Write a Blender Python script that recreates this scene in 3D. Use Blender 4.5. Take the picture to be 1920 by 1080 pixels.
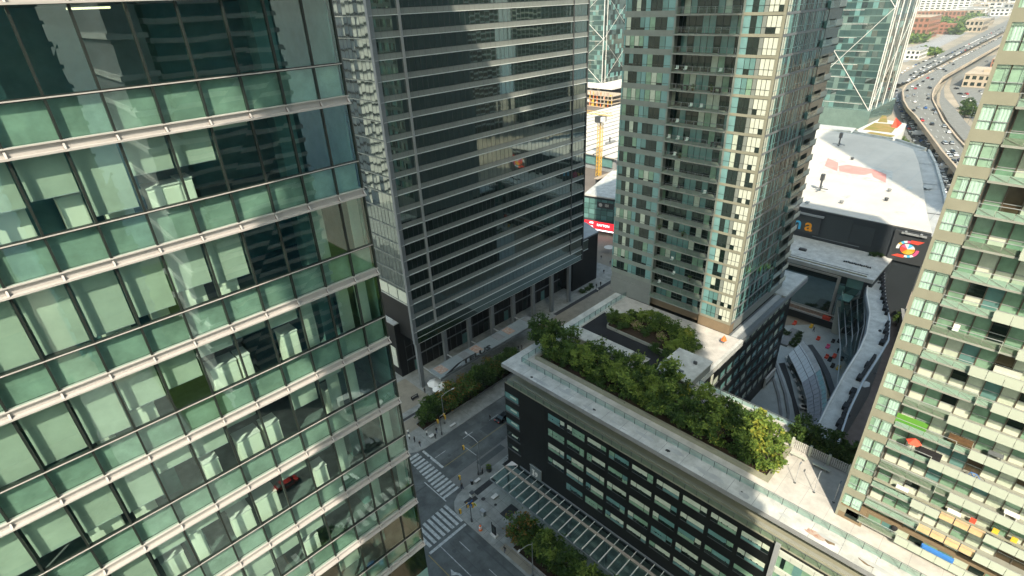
import bpy, bmesh, math, random
from mathutils import Vector, Matrix, noise

for o in list(bpy.data.objects):
    bpy.data.objects.remove(o)
S = bpy.context.scene
COL = S.collection

# ------------------------------------------------------------------ camera
CAMZ = 88.0
FPX = 1020.0
TILT, ROLL, AZ = math.radians(28.048), math.radians(2.371), math.radians(45.884)


def _cam_axes():
    f = Vector((0, math.cos(TILT), -math.sin(TILT)))
    r = Vector((1, 0, 0))
    d = f.cross(r)
    r2 = r * math.cos(ROLL) + d * math.sin(ROLL)
    d2 = d * math.cos(ROLL) - r * math.sin(ROLL)
    g = Matrix(((math.sin(AZ), math.cos(AZ), 0), (-math.cos(AZ), math.sin(AZ), 0), (0, 0, 1)))
    return g @ r2, g @ d2, g @ f


CR, CD, CF = _cam_axes()
CP = Vector((0, 0, CAMZ))
cam = bpy.data.cameras.new('camera')
cam.sensor_width = 36.0
cam.lens = 36.0 * FPX / 1920.0
cam.clip_start = 0.5
cam.clip_end = 20000
camo = bpy.data.objects.new('camera', cam)
COL.objects.link(camo)
camo.matrix_world = Matrix(((CR.x, -CD.x, -CF.x, CP.x), (CR.y, -CD.y, -CF.y, CP.y), (CR.z, -CD.z, -CF.z, CP.z), (0, 0, 0, 1)))
S.camera = camo


def at(px, py, z=None, x=None, y=None):
    """measured point of the photograph put back on a known real plane"""
    d = CR * ((px - 960) / FPX) + CD * ((py - 540) / FPX) + CF
    if z is not None:
        t = (z - CP.z) / d.z
    elif x is not None:
        t = (x - CP.x) / d.x
    else:
        t = (y - CP.y) / d.y
    return CP + d * t


# ------------------------------------------------------------------ light
SUN_EL = math.radians(44)
SUN_AZ = math.atan2(-0.78, -0.62)          # clockwise from +Y
w = bpy.data.worlds.new("World")
S.world = w
w.use_nodes = True
nt = w.node_tree
sky = nt.nodes.new('ShaderNodeTexSky')
sky.sky_type = 'NISHITA'
sky.sun_disc = False
sky.sun_elevation = SUN_EL
sky.sun_rotation = SUN_AZ
sky.altitude = 100
sky.air_density = 1.0
sky.dust_density = 3.5
sky.ozone_density = 0.4
bg = nt.nodes['Background']
tint = nt.nodes.new('ShaderNodeMix')
tint.data_type = 'RGBA'
tint.blend_type = 'MULTIPLY'
tint.inputs['Factor'].default_value = 1.0
tint.inputs['B'].default_value = (0.90, 1.0, 0.90, 1)
nt.links.new(sky.outputs[0], tint.inputs['A'])
nt.links.new(tint.outputs['Result'], bg.inputs[0])
bg.inputs[1].default_value = 0.15
sl = bpy.data.lights.new('sun', 'SUN')
sl.energy = 3.5
sl.angle = math.radians(0.55)
sl.color = (1.0, 0.88, 0.70)
so = bpy.data.objects.new('sun', sl)
COL.objects.link(so)
sdir = Vector((-0.783 * math.cos(SUN_EL), -0.622 * math.cos(SUN_EL), math.sin(SUN_EL)))
so.rotation_euler = sdir.to_track_quat('Z', 'Y').to_euler()
so.location = sdir * 400
S.view_settings.view_transform = 'Standard'
S.view_settings.look = 'None'
S.view_settings.gamma = 1.0
S.view_settings.exposure = 1.18
S.view_settings.use_curve_mapping = False
S.cycles.max_bounces = 8
S.cycles.diffuse_bounces = 3
S.cycles.glossy_bounces = 4
S.cycles.transparent_max_bounces = 12
S.cycles.transmission_bounces = 4
S.cycles.sample_clamp_indirect = 4
S.cycles.caustics_reflective = False
S.cycles.caustics_refractive = False

# ------------------------------------------------------------------ helpers
MATS = {}


def mat(name, col, rough=0.65, spec=0.5, metal=0.0, var=0.0, vs=0.5, bump=0.0, bs=3.0, ior=None, col2=None, streak=0.0, emit=None):
    """plain principled surface; var mixes towards col2 (or a darker tone) with two scales of noise"""
    m = bpy.data.materials.new(name)
    m.use_nodes = True
    t = m.node_tree
    b = t.nodes['Principled BSDF']
    b.inputs['Roughness'].default_value = rough
    b.inputs['Specular IOR Level'].default_value = spec
    b.inputs['Metallic'].default_value = metal
    if metal == 0 and ior:
        b.inputs['Specular Tint'].default_value = (0.84, 1.0, 0.95, 1)
    if ior:
        b.inputs['IOR'].default_value = ior
    c = (*col, 1)
    b.inputs['Base Color'].default_value = c
    if emit:
        b.inputs['Emission Color'].default_value = (*col, 1)
        b.inputs['Emission Strength'].default_value = emit
    if var or bump or streak:
        g = t.nodes.new('ShaderNodeNewGeometry')
    if var:
        n1 = t.nodes.new('ShaderNodeTexNoise')
        n1.inputs['Scale'].default_value = vs
        n1.inputs['Detail'].default_value = 6
        n1.inputs['Roughness'].default_value = 0.65
        t.links.new(g.outputs['Position'], n1.inputs['Vector'])
        r = t.nodes.new('ShaderNodeValToRGB')
        r.color_ramp.elements[0].position = 0.36
        r.color_ramp.elements[1].position = 0.66
        t.links.new(n1.outputs['Fac'], r.inputs['Fac'])
        mx = t.nodes.new('ShaderNodeMix')
        mx.data_type = 'RGBA'
        c2 = col2 if col2 else tuple(v * (1 - var) for v in col)
        mx.inputs['A'].default_value = (*c2, 1)
        mx.inputs['B'].default_value = c
        t.links.new(r.outputs['Color'], mx.inputs['Factor'])
        t.links.new(mx.outputs['Result'], b.inputs['Base Color'])
    if bump:
        n2 = t.nodes.new('ShaderNodeTexNoise')
        n2.inputs['Scale'].default_value = bs
        n2.inputs['Detail'].default_value = 3
        t.links.new(g.outputs['Position'], n2.inputs['Vector'])
        bp = t.nodes.new('ShaderNodeBump')
        bp.inputs['Strength'].default_value = bump
        bp.inputs['Distance'].default_value = 0.1
        t.links.new(n2.outputs['Fac'], bp.inputs['Height'])
        t.links.new(bp.outputs['Normal'], b.inputs['Normal'])
    MATS[name] = m
    return m


def glass(name, tint, ior=1.9, rough=0.0, wav=0.0, ws=0.5, gcol=(0.9, 0.97, 0.95)):
    """see-through pane: tinted transmission and a mirror share that grows at grazing angles"""
    m = bpy.data.materials.new(name)
    m.use_nodes = True
    t = m.node_tree
    t.nodes.clear()
    out = t.nodes.new('ShaderNodeOutputMaterial')
    tr = t.nodes.new('ShaderNodeBsdfTransparent')
    tr.inputs[0].default_value = (*tint, 1)
    gl = t.nodes.new('ShaderNodeBsdfGlossy')
    gl.inputs['Color'].default_value = (*gcol, 1)
    gl.inputs['Roughness'].default_value = rough
    lw = t.nodes.new('ShaderNodeLayerWeight')        # Schlick share, the same from both sides of the pane
    lw.inputs['Blend'].default_value = .5
    pw = t.nodes.new('ShaderNodeMath'); pw.operation = 'POWER'; pw.inputs[1].default_value = 4.0
    t.links.new(lw.outputs['Facing'], pw.inputs[0])
    f0 = ((ior - 1) / (ior + 1)) ** 2
    ma = t.nodes.new('ShaderNodeMath'); ma.operation = 'MULTIPLY_ADD'
    ma.inputs[1].default_value = 1 - f0; ma.inputs[2].default_value = f0
    t.links.new(pw.outputs[0], ma.inputs[0])
    mx = t.nodes.new('ShaderNodeMixShader')
    t.links.new(ma.outputs[0], mx.inputs[0])
    t.links.new(tr.outputs[0], mx.inputs[1])
    t.links.new(gl.outputs[0], mx.inputs[2])
    t.links.new(mx.outputs[0], out.inputs[0])
    if wav:
        g = t.nodes.new('ShaderNodeNewGeometry')
        n2 = t.nodes.new('ShaderNodeTexNoise')
        n2.inputs['Scale'].default_value = ws
        n2.inputs['Detail'].default_value = 1
        t.links.new(g.outputs['Position'], n2.inputs['Vector'])
        bp = t.nodes.new('ShaderNodeBump')
        bp.inputs['Strength'].default_value = wav
        bp.inputs['Distance'].default_value = 0.05
        t.links.new(n2.outputs['Fac'], bp.inputs['Height'])
        t.links.new(bp.outputs['Normal'], gl.inputs['Normal'])
    MATS[name] = m
    return m


class MB:
    """collects faces with named materials; build() links them as ONE mesh object"""

    def __init__(s):
        s.v, s.f, s.m, s.names = [], [], [], []

    def mi(s, name):
        if name not in s.names:
            s.names.append(name)
        return s.names.index(name)

    def face(s, pts, m):
        b = len(s.v)
        s.v.extend([tuple(p) for p in pts])
        s.f.append(tuple(range(b, b + len(pts))))
        s.m.append(s.mi(m))

    def para(s, o, a, b, c, m, skip=()):
        """solid spanned by three edge vectors from corner o"""
        o, a, b, c = Vector(o), Vector(a), Vector(b), Vector(c)
        if a.cross(b).dot(c) < 0:
            a, b = b, a
        k = len(s.v)
        for p in (o, o + a, o + a + b, o + b, o + c, o + a + c, o + a + b + c, o + b + c):
            s.v.append(tuple(p))
        for i, q in enumerate(((0, 3, 2, 1), (4, 5, 6, 7), (0, 1, 5, 4), (1, 2, 6, 5), (2, 3, 7, 6), (3, 0, 4, 7))):
            if i in skip:
                continue
            s.f.append(tuple(k + j for j in q))
            s.m.append(s.mi(m))

    def box(s, x0, x1, y0, y1, z0, z1, m, skip=()):
        s.para((min(x0, x1), min(y0, y1), min(z0, z1)), (abs(x1 - x0), 0, 0), (0, abs(y1 - y0), 0), (0, 0, abs(z1 - z0)), m, skip)

    def quad(s, o, u, v, n, m):
        o, u, v = Vector(o), Vector(u), Vector(v)
        if u.cross(v).dot(Vector(n)) < 0:
            s.face([o, o + v, o + v + u, o + u], m)
        else:
            s.face([o, o + u, o + u + v, o + v], m)

    def prism(s, poly, z0, z1, m, mt=None):
        ar = sum(poly[i][0] * poly[(i + 1) % len(poly)][1] - poly[(i + 1) % len(poly)][0] * poly[i][1] for i in range(len(poly)))
        if ar < 0:
            poly = poly[::-1]
        s.face([(p[0], p[1], z1) for p in poly], mt or m)
        s.face([(p[0], p[1], z0) for p in poly[::-1]], m)
        for i in range(len(poly)):
            a, b = poly[i], poly[(i + 1) % len(poly)]
            s.face([(a[0], a[1], z0), (b[0], b[1], z0), (b[0], b[1], z1), (a[0], a[1], z1)], m)

    def tube(s, p, q, r0, r1, m, n=8, caps=True):
        p, q = Vector(p), Vector(q)
        d = (q - p)
        if d.length < 1e-6:
            return
        d.normalize()
        a = d.cross(Vector((0, 0, 1)) if abs(d.z) < .9 else Vector((1, 0, 0))).normalized()
        b = d.cross(a)
        k = len(s.v)
        for c, r in ((p, r0), (q, r1)):
            for i in range(n):
                t = 2 * math.pi * i / n
                s.v.append(tuple(c + a * (r * math.cos(t)) + b * (r * math.sin(t))))
        for i in range(n):
            j = (i + 1) % n
            s.f.append((k + i, k + j, k + n + j, k + n + i))
            s.m.append(s.mi(m))
        if caps:
            s.f.append(tuple(k + i for i in range(n))[::-1])
            s.m.append(s.mi(m))
            s.f.append(tuple(k + n + i for i in range(n)))
            s.m.append(s.mi(m))

    def path(s, pts, r, m, n=6):
        for a, b in zip(pts, pts[1:]):
            s.tube(a, b, r, r, m, n)

    def lathe(s, prof, c, m, n=14):
        c = Vector(c)
        k = len(s.v)
        for r, z in prof:
            for i in range(n):
                t = 2 * math.pi * i / n
                s.v.append((c.x + r * math.cos(t), c.y + r * math.sin(t), c.z + z))
        for a in range(len(prof) - 1):
            for i in range(n):
                j = (i + 1) % n
                s.f.append((k + a * n + i, k + a * n + j, k + (a + 1) * n + j, k + (a + 1) * n + i))
                s.m.append(s.mi(m))
        s.f.append(tuple(k + i for i in range(n))[::-1])
        s.m.append(s.mi(m))
        e = k + (len(prof) - 1) * n
        s.f.append(tuple(e + i for i in range(n)))
        s.m.append(s.mi(m))

    def build(s, name, parent=None, smooth=False, org=None):
        if not s.f:
            return None
        if org is None:
            org = ORG.get(parent.name, Vector((0, 0, 0))) if parent else Vector((0, 0, 0))
        me = bpy.data.meshes.new(name)
        me.from_pydata([(v[0] - org[0], v[1] - org[1], v[2] - org[2]) for v in s.v], [], s.f)
        for n in s.names:
            me.materials.append(MATS[n])
        me.polygons.foreach_set('material_index', s.m)
        if smooth:
            me.polygons.foreach_set('use_smooth', [True] * len(s.f))
        me.update()
        o = bpy.data.objects.new(name, me)
        COL.objects.link(o)
        if parent:
            o.parent = parent
            ORG[o.name] = Vector(org)
        return o


ORG = {}      # world origin that a root's child meshes are measured from


def thing(name, label, cat, loc=(0, 0, 0), group=None, rz=0.0):
    o = bpy.data.objects.new(name, None)
    COL.objects.link(o)
    o.location = loc
    o.rotation_euler = (0, 0, rz)
    o.empty_display_size = 0.5
    o['label'] = label
    o['category'] = cat
    if group:
        o['group'] = group
    ORG[o.name] = Vector(loc)
    return o


def tag(o, label=None, cat=None, group=None, kind=None):
    if label:
        o['label'] = label
    if cat:
        o['category'] = cat
    if group:
        o['group'] = group
    if kind:
        o['kind'] = kind
    return o


def setting(o):
    o['kind'] = 'structure'
    return o


def recenter(o):
    """move a one-mesh thing's origin to the base of its mesh"""
    me = o.data
    xs = [v.co.x for v in me.vertices]
    ys = [v.co.y for v in me.vertices]
    zs = [v.co.z for v in me.vertices]
    c = Vector(((min(xs) + max(xs)) / 2, (min(ys) + max(ys)) / 2, min(zs)))
    me.transform(Matrix.Translation(-c))
    o.location = c
    return o


def dup(o, loc, rz=0.0, label=None, sc=None, group=None):
    r = o.copy()
    COL.objects.link(r)
    r.location = loc
    r.rotation_euler = (0, 0, rz)
    if sc:
        r.scale = (sc, sc, sc)
    if label:
        r['label'] = label
    if group:
        r['group'] = group

    def rec(src, dst):
        for ch in list(src.children):
            c = ch.copy()
            COL.objects.link(c)
            c.parent = dst
            c.matrix_parent_inverse = ch.matrix_parent_inverse.copy()
            rec(ch, c)
    rec(o, r)
    return r


_ORD = 'first second third fourth fifth sixth seventh eighth ninth tenth eleventh twelfth thirteenth fourteenth fifteenth sixteenth seventeenth eighteenth nineteenth twentieth'.split()


def ordn(i):
    if i < 20:
        return _ORD[i]
    n = i + 1
    return str(n) + {1: 'st', 2: 'nd', 3: 'rd'}.get(n % 10 if n % 100 not in (11, 12, 13) else 0, 'th')


def text_mesh(name, s, size, depth, material, parent=None, M4=None, bold=0.0):
    c = bpy.data.curves.new(name, 'FONT')
    c.body = s
    c.size = size
    c.extrude = depth
    c.offset = bold
    c.resolution_u = 3
    o = bpy.data.objects.new(name, c)
    COL.objects.link(o)
    dg = bpy.context.evaluated_depsgraph_get()
    me = bpy.data.meshes.new_from_object(o.evaluated_get(dg))
    bpy.data.objects.remove(o)
    me.materials.clear()
    me.materials.append(MATS[material])
    if M4 is not None:
        me.transform(M4)
    ob = bpy.data.objects.new(name, me)
    COL.objects.link(ob)
    if parent:
        me.transform(Matrix.Translation(-ORG.get(parent.name, Vector((0, 0, 0)))))
        ob.parent = parent
        ORG[ob.name] = ORG.get(parent.name, Vector((0, 0, 0)))
    return ob


def frame_matrix(o, u, v):
    """text plane: origin o, writing direction u, up v"""
    u, v = Vector(u).normalized(), Vector(v).normalized()
    n = u.cross(v)
    return Matrix(((u.x, v.x, n.x, o[0]), (u.y, v.y, n.y, o[1]), (u.z, v.z, n.z, o[2]), (0, 0, 0, 1)))


# ------------------------------------------------------------------ materials
mat('asphalt', (0.13, 0.145, 0.143), .85, .3, var=.5, vs=.3, bump=.25, bs=8)
mat('asphalt_patch', (0.08, 0.092, 0.093), .85, .3, var=.2, vs=.6)
mat('asphalt_pale', (0.19, 0.195, 0.185), .85, .3, var=.25, vs=.3)
mat('concrete_walk', (0.32, 0.335, 0.315), .8, .3, var=.38, vs=.45, bump=.1)
mat('kerb_stone', (0.33, 0.33, 0.32), .8, .3, var=.15, vs=1)
mat('paver_warm', (0.29, 0.265, 0.21), .85, .3, var=.25, vs=.4)
mat('mirror_paving', (0.36, 0.27, 0.20), .85, .3, var=.3, vs=.25)
mat('far_teal', (0.016, 0.048, 0.05), .08, .5, ior=1.8, var=.4, vs=.06, col2=(0.045, 0.085, 0.08))
mat('plaza_pave', (0.42, 0.46, 0.455), .8, .3, var=.2, vs=.3)
mat('lane_brown', (0.17, 0.14, 0.13), .85, .3, var=.25, vs=.6)
mat('pavilion_pale', (0.52, 0.57, 0.59), .45, .4, var=.1, vs=.6)
mat('pavilion_mauve', (0.30, 0.315, 0.345), .5, .4, var=.15, vs=.8)
mat('far_teal_pale', (0.13, 0.20, 0.18), .1, .5, ior=1.7, var=.2, vs=.3)
mat('paver_dark', (0.04, 0.042, 0.045), .8, .3, var=.3, vs=2)
mat('city_ground', (0.36, 0.31, 0.25), .95, .2, var=.55, vs=.018, col2=(0.18, 0.175, 0.145))
mat('road_paint', (0.54, 0.57, 0.56), .7, .3, var=.5, vs=1.6)
mat('road_yellow', (0.30, 0.24, 0.09), .7, .3, var=.2, vs=2)
mat('lake_water', (0.02, 0.06, 0.09), .12, .5, bump=.15, bs=.2)
mat('rail_ballast', (0.17, 0.15, 0.135), .95, .2, var=.35, vs=.05)
mat('grass_green', (0.07, 0.12, 0.03), .95, .1, var=.5, vs=.12)
mat('sedum_green', (0.16, 0.17, 0.045), .95, .1, var=.5, vs=.15, col2=(0.30, 0.20, 0.09))
mat('soil_brown', (0.05, 0.035, 0.025), .95, .1, var=.4, vs=1.5)
mat('roof_white', (0.56, 0.575, 0.55), .75, .3, var=.34, vs=.5)
mat('roof_pale', (0.44, 0.46, 0.46), .8, .3, var=.22, vs=.35)
mat('arena_white', (0.60, 0.57, 0.515), .7, .3, var=.16, vs=.09)
mat('roof_grey', (0.25, 0.26, 0.265), .85, .3, var=.25, vs=.3)
mat('roof_black', (0.022, 0.024, 0.028), .85, .3, var=.35, vs=.4)
mat('terrace_paver', (0.52, 0.50, 0.465), .8, .3, var=.25, vs=.6)
mat('stain_rust', (0.33, 0.17, 0.12), .85, .2, var=.45, vs=2.0, col2=(0.42, 0.38, 0.33))
mat('stain_brown', (0.20, 0.15, 0.10), .85, .2, var=.4, vs=1.6)
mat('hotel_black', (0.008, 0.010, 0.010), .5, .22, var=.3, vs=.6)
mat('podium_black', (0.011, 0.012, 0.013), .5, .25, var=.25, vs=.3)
mat('arena_dark', (0.034, 0.042, 0.05), .45, .4, var=.15, vs=.15)
mat('arena_dark_2', (0.045, 0.055, 0.062), .4, .4, var=.15, vs=.15)
mat('steel_grey', (0.20, 0.22, 0.235), .45, .5, metal=.3, var=.12, vs=1)
mat('steel_light', (0.42, 0.44, 0.45), .4, .5, metal=.4)
mat('steel_dark', (0.05, 0.055, 0.06), .45, .5)
mat('white_paint', (0.72, 0.70, 0.67), .55, .4, var=.06, vs=2)
mat('fin_white', (0.45, 0.43, 0.415), .55, .4, var=.08, vs=1.5)
mat('fin_edge', (0.22, 0.19, 0.18), .6, .3)
mat('mullion_dark', (0.016, 0.022, 0.02), .4, .5)
mat('mullion_bronze', (0.10, 0.085, 0.065), .4, .5)
mat('blind_pale', (0.50, 0.535, 0.465), .9, .1, var=.22, vs=.55)
mat('desk_white', (0.80, 0.80, 0.70), .6, .3)
mat('office_carpet', (0.12, 0.15, 0.15), .9, .1, var=.3, vs=2)
mat('office_wall', (0.16, 0.29, 0.29), .9, .1, var=.35, vs=.6)
mat('spandrel_panel', (0.36, 0.44, 0.385), .8, .2, var=.38, vs=.8)
mat('cardboard', (0.55, 0.34, 0.12), .8, .2)
mat('plant_green', (0.10, 0.16, 0.04), .8, .2)
mat('tower_glass', (0.010, 0.020, 0.018), .03, .5, ior=3.0, bump=.02, bs=.35)
mat('tower_mirror', (0.03, 0.035, 0.04), .03, .5, ior=3.4, bump=.05, bs=.5)
mat('tower_spandrel', (0.21, 0.225, 0.21), .2, .5, ior=2.1, var=.12, vs=.3)
mat('tower_fin', (0.52, 0.55, 0.535), .4, .5)
mat('window_dark', (0.008, 0.016, 0.014), .05, .5, ior=1.6)
mat('window_curtain', (0.52, 0.58, 0.47), .12, .5, ior=1.55, var=.18, vs=1.6)
mat('window_pale', (0.60, 0.63, 0.53), .12, .5, ior=1.55, var=.1, vs=1.2)
mat('window_teal', (0.12, 0.25, 0.24), .08, .5, ior=1.7, var=.2, vs=.6)
mat('window_green', (0.22, 0.37, 0.26), .08, .5, ior=1.65, var=.3, vs=.8)
mat('window_brown', (0.085, 0.06, 0.035), .12, .5, ior=1.6, var=.3, vs=1)
mat('teal_panel', (0.17, 0.33, 0.325), .2, .5, ior=1.6, var=.1, vs=.6)
mat('condo_band', (0.225, 0.25, 0.225), .75, .3, var=.12, vs=.7)
mat('condo_tan', (0.265, 0.262, 0.20), .7, .3, var=.1, vs=.8)
mat('condo_wall_grey', (0.20, 0.215, 0.205), .75, .3, var=.12, vs=.5)
mat('condo_wall_brown', (0.22, 0.165, 0.105), .7, .3, var=.15, vs=.5)
mat('balcony_slab', (0.29, 0.30, 0.265), .8, .3, var=.15, vs=1)
mat('rail_panel_white', (0.50, 0.525, 0.46), .4, .4, var=.06, vs=.7)
mat('rail_panel_wood', (0.70, 0.49, 0.27), .7, .3, var=.22, vs=1.1)
mat('wood_brown', (0.14, 0.085, 0.045), .7, .3, var=.3, vs=2)
mat('fabric_red', (0.72, 0.10, 0.06), .8, .2)
mat('fabric_blue', (0.05, 0.20, 0.55), .7, .3)
mat('fabric_yellow', (0.72, 0.46, 0.06), .8, .2)
mat('fabric_green', (0.12, 0.30, 0.05), .8, .2)
mat('fabric_white', (0.75, 0.75, 0.72), .8, .2)
mat('fabric_dark', (0.025, 0.025, 0.028), .8, .2)
mat('fabric_denim', (0.05, 0.07, 0.12), .85, .2)
mat('skin', (0.45, 0.29, 0.21), .6, .3)
mat('hair_dark', (0.03, 0.02, 0.015), .6, .3)
mat('signal_yellow', (0.68, 0.42, 0.05), .5, .4)
mat('barrel_orange', (0.75, 0.17, 0.04), .5, .4)
mat('sign_blue', (0.03, 0.13, 0.42), .5, .4)
mat('sign_lime', (0.52, 0.60, 0.12), .5, .4)
mat('sign_silver', (0.17, 0.20, 0.20), .4, .5, metal=.3)
mat('lamp_red', (0.8, 0.05, 0.02), .4, .5, emit=2.0)
mat('led_red', (0.75, 0.02, 0.03), .4, .4, emit=1.0)
mat('led_white', (1.0, 0.8, 0.78), .4, .4, emit=1.2)
mat('crane_yellow', (0.62, 0.38, 0.06), .6, .4)
mat('brick_red', (0.33, 0.15, 0.10), .85, .2, var=.25, vs=.2)
mat('far_white', (0.66, 0.65, 0.62), .8, .2, var=.15, vs=.05)
mat('far_beige', (0.42, 0.35, 0.27), .8, .2, var=.25, vs=.05)
mat('far_grey', (0.30, 0.31, 0.32), .8, .2, var=.25, vs=.05)
mat('bark', (0.07, 0.055, 0.042), .9, .1, var=.3, vs=6)
mat('car_white', (0.75, 0.75, 0.75), .25, .5)
mat('car_black', (0.012, 0.012, 0.014), .2, .5)
mat('car_silver', (0.36, 0.38, 0.40), .25, .5, metal=.5)
mat('car_red', (0.45, 0.03, 0.03), .25, .5)
mat('car_blue', (0.03, 0.10, 0.30), .25, .5)
mat('car_glass', (0.01, 0.012, 0.014), .05, .5, ior=1.6)
mat('tyre', (0.012, 0.012, 0.012), .9, .2)
mat('logo_orange', (0.95, 0.38, 0.03), .5, .3)
mat('logo_cyan', (0.10, 0.52, 0.85), .5, .3)
mat('logo_red', (0.80, 0.09, 0.06), .5, .3)
mat('logo_pink', (0.80, 0.12, 0.26), .5, .3)
mat('logo_yellow', (0.85, 0.50, 0.08), .5, .3)
mat('logo_pale', (0.75, 0.80, 0.82), .5, .3)
mat('roof_paint_red', (0.62, 0.29, 0.26), .75, .3, var=.18, vs=.35)
mat('canopy_metal', (0.25, 0.29, 0.30), .5, .4, var=.14, vs=.6)
mat('truss_pink', (0.36, 0.31, 0.26), .6, .3, var=.2, vs=2)
glass('office_glass', (0.78, 0.94, 0.88), 2.2, 0.0, .05, .6, (0.78, 0.97, 0.97))
glass('spandrel_glass', (0.72, 0.90, 0.83), 2.2, 0.0, .05, .6, (0.78, 0.97, 0.97))
glass('rail_glass', (0.74, 0.88, 0.84), 1.5)
glass('canopy_glass', (0.46, 0.64, 0.62), 2.1, 0.02)
glass('plaza_glass', (0.42, 0.55, 0.58), 1.6, 0.05)
m = glass('frost_glass', (0.55, 0.66, 0.58), 1.5)
t = m.node_tree
df = t.nodes.new('ShaderNodeBsdfDiffuse'); df.inputs[0].default_value = (0.60, 0.645, 0.55, 1)
mxx = t.nodes.new('ShaderNodeMixShader'); mxx.inputs[0].default_value = .66
outn = [n for n in t.nodes if n.type == 'OUTPUT_MATERIAL'][0]
t.links.new(outn.inputs[0].links[0].from_socket, mxx.inputs[1]); t.links.new(df.outputs[0], mxx.inputs[2]); t.links.new(mxx.outputs[0], outn.inputs[0])
mat('lamp_warm', (1.0, 0.9, 0.55), .5, .2, emit=.9)
mat('mirror_blue', (0.03, 0.17, 0.23), .1, .5, ior=1.8, var=.5, vs=.15)
for nm, c in (('leaf_dark', (0.036, 0.076, 0.016)), ('leaf_mid', (0.080, 0.140, 0.026)), ('leaf_light', (0.165, 0.235, 0.042)), ('leaf_yellow', (0.30, 0.31, 0.05)),
              ('leaf_rust', (0.22, 0.13, 0.03)), ('leaf_pink', (0.34, 0.25, 0.17))):
    m = mat(nm, c, .65, .3)
    t = m.node_tree
    b = t.nodes['Principled BSDF']
    tl = t.nodes.new('ShaderNodeBsdfTranslucent')
    tl.inputs[0].default_value = (*[min(1, v * 1.3) for v in c], 1)
    mx = t.nodes.new('ShaderNodeMixShader')
    mx.inputs[0].default_value = .3
    t.links.new(b.outputs[0], mx.inputs[1])
    t.links.new(tl.outputs[0], mx.inputs[2])
    t.links.new(mx.outputs[0], t.nodes['Material Output'].inputs[0])
HAZE = 0.00018
X, Y, Z = Vector((1, 0, 0)), Vector((0, 1, 0)), Vector((0, 0, 1))
# ================================================================== ground, roads
mb = MB(); mb.face([(-5000, -210, -.12), (9000, -210, -.12), (9000, 9000, -.12), (-5000, 9000, -.12)], 'city_ground')
setting(mb.build('ground'))
mb = MB(); mb.face([(-5000, -6000, -.3), (9000, -6000, -.3), (9000, -210, -.3), (-5000, -210, -.3)], 'lake_water')
setting(mb.build('water'))
mb = MB()
for x0, x1, y0, y1 in ((14, 44.4, -208, 300), (-200, 14, 64, 80), (44.4, 96, 60, 82), (96, 150, 79.4, 82)):
    mb.face([(x0, y0, 0), (x1, y0, 0), (x1, y1, 0), (x0, y1, 0)], 'asphalt')
setting(mb.build('road'))
mb = MB()
for kk, (x0, x1, y0, y1, m) in enumerate(((46.2, 62.8, 64.75, 68.7, 'asphalt_pale'), (53.2, 60.5, 66.6, 68.2, 'asphalt_patch'), (60.6, 66, 72.6, 75.2, 'asphalt_patch'), (49.0, 51.2, 70.2, 71.2, 'asphalt_patch'),
                            (55.6, 58.0, 71.9, 73.6, 'asphalt_patch'), (30, 41, 60.0, 64.0, 'asphalt_patch'), (62.8, 70, 66, 69, 'asphalt_pale'), (47.5, 60, 77.5, 79.4, 'asphalt_patch'))):
    zz = .003 + .0007 * kk
    mb.face([(x0, y0, zz), (x1, y0, zz), (x1, y1, zz), (x0, y1, zz)], m)
setting(mb.build('road_patch'))
mb = MB()
def stripe(x0, x1, y0, y1, m='road_paint', z=.009):
    mb.face([(x0, y0, z), (x1, y0, z), (x1, y1, z), (x0, y1, z)], m)
for k in range(13):
    y = 65.6 + k * 1.13
    stripe(42.3 + k * .11, 46.2, y, y + .62)
stripe(42.1, 42.3, 64.9, 72)
for k in range(8):
    x = 33.5 + k * 1.08
    stripe(x, x + .62, 59.0, 63.9 + k * .06)
stripe(32.8, 41.4, 57.75, 58.3)
stripe(47.1, 47.65, 72.3, 79.4)
for x in (48, 56, 64.2, 72.4):
    stripe(x, x + 2.9, 75.7, 75.84)
stripe(47.6, 96, 72.2, 72.32, 'road_yellow')
stripe(35.0, 35.14, 20, 57.7)
for y in (53, 45, 37, 29):
    stripe(38.05, 38.19, y, y + 3)
for y in (55.6, 49.6, 43.6):
    stripe(32.4, 32.54, y - 3.6, y + 2.3, 'road_yellow')
# left-turn arrow
mb.face([(33.7, 48.5, .009), (34.05, 48.5, .009), (34.05, 51.2, .009), (33.7, 51.2, .009)], 'road_paint')
mb.face([(34.05, 51.2, .009), (33.4, 52.3, .009), (33.1, 51.9, .009), (33.7, 51.0, .009)], 'road_paint')
mb.face([(33.5, 52.9, .0095), (32.75, 51.9, .0095), (33.6, 51.3, .0095)], 'road_paint')
setting(mb.build('road_marking'))

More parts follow.
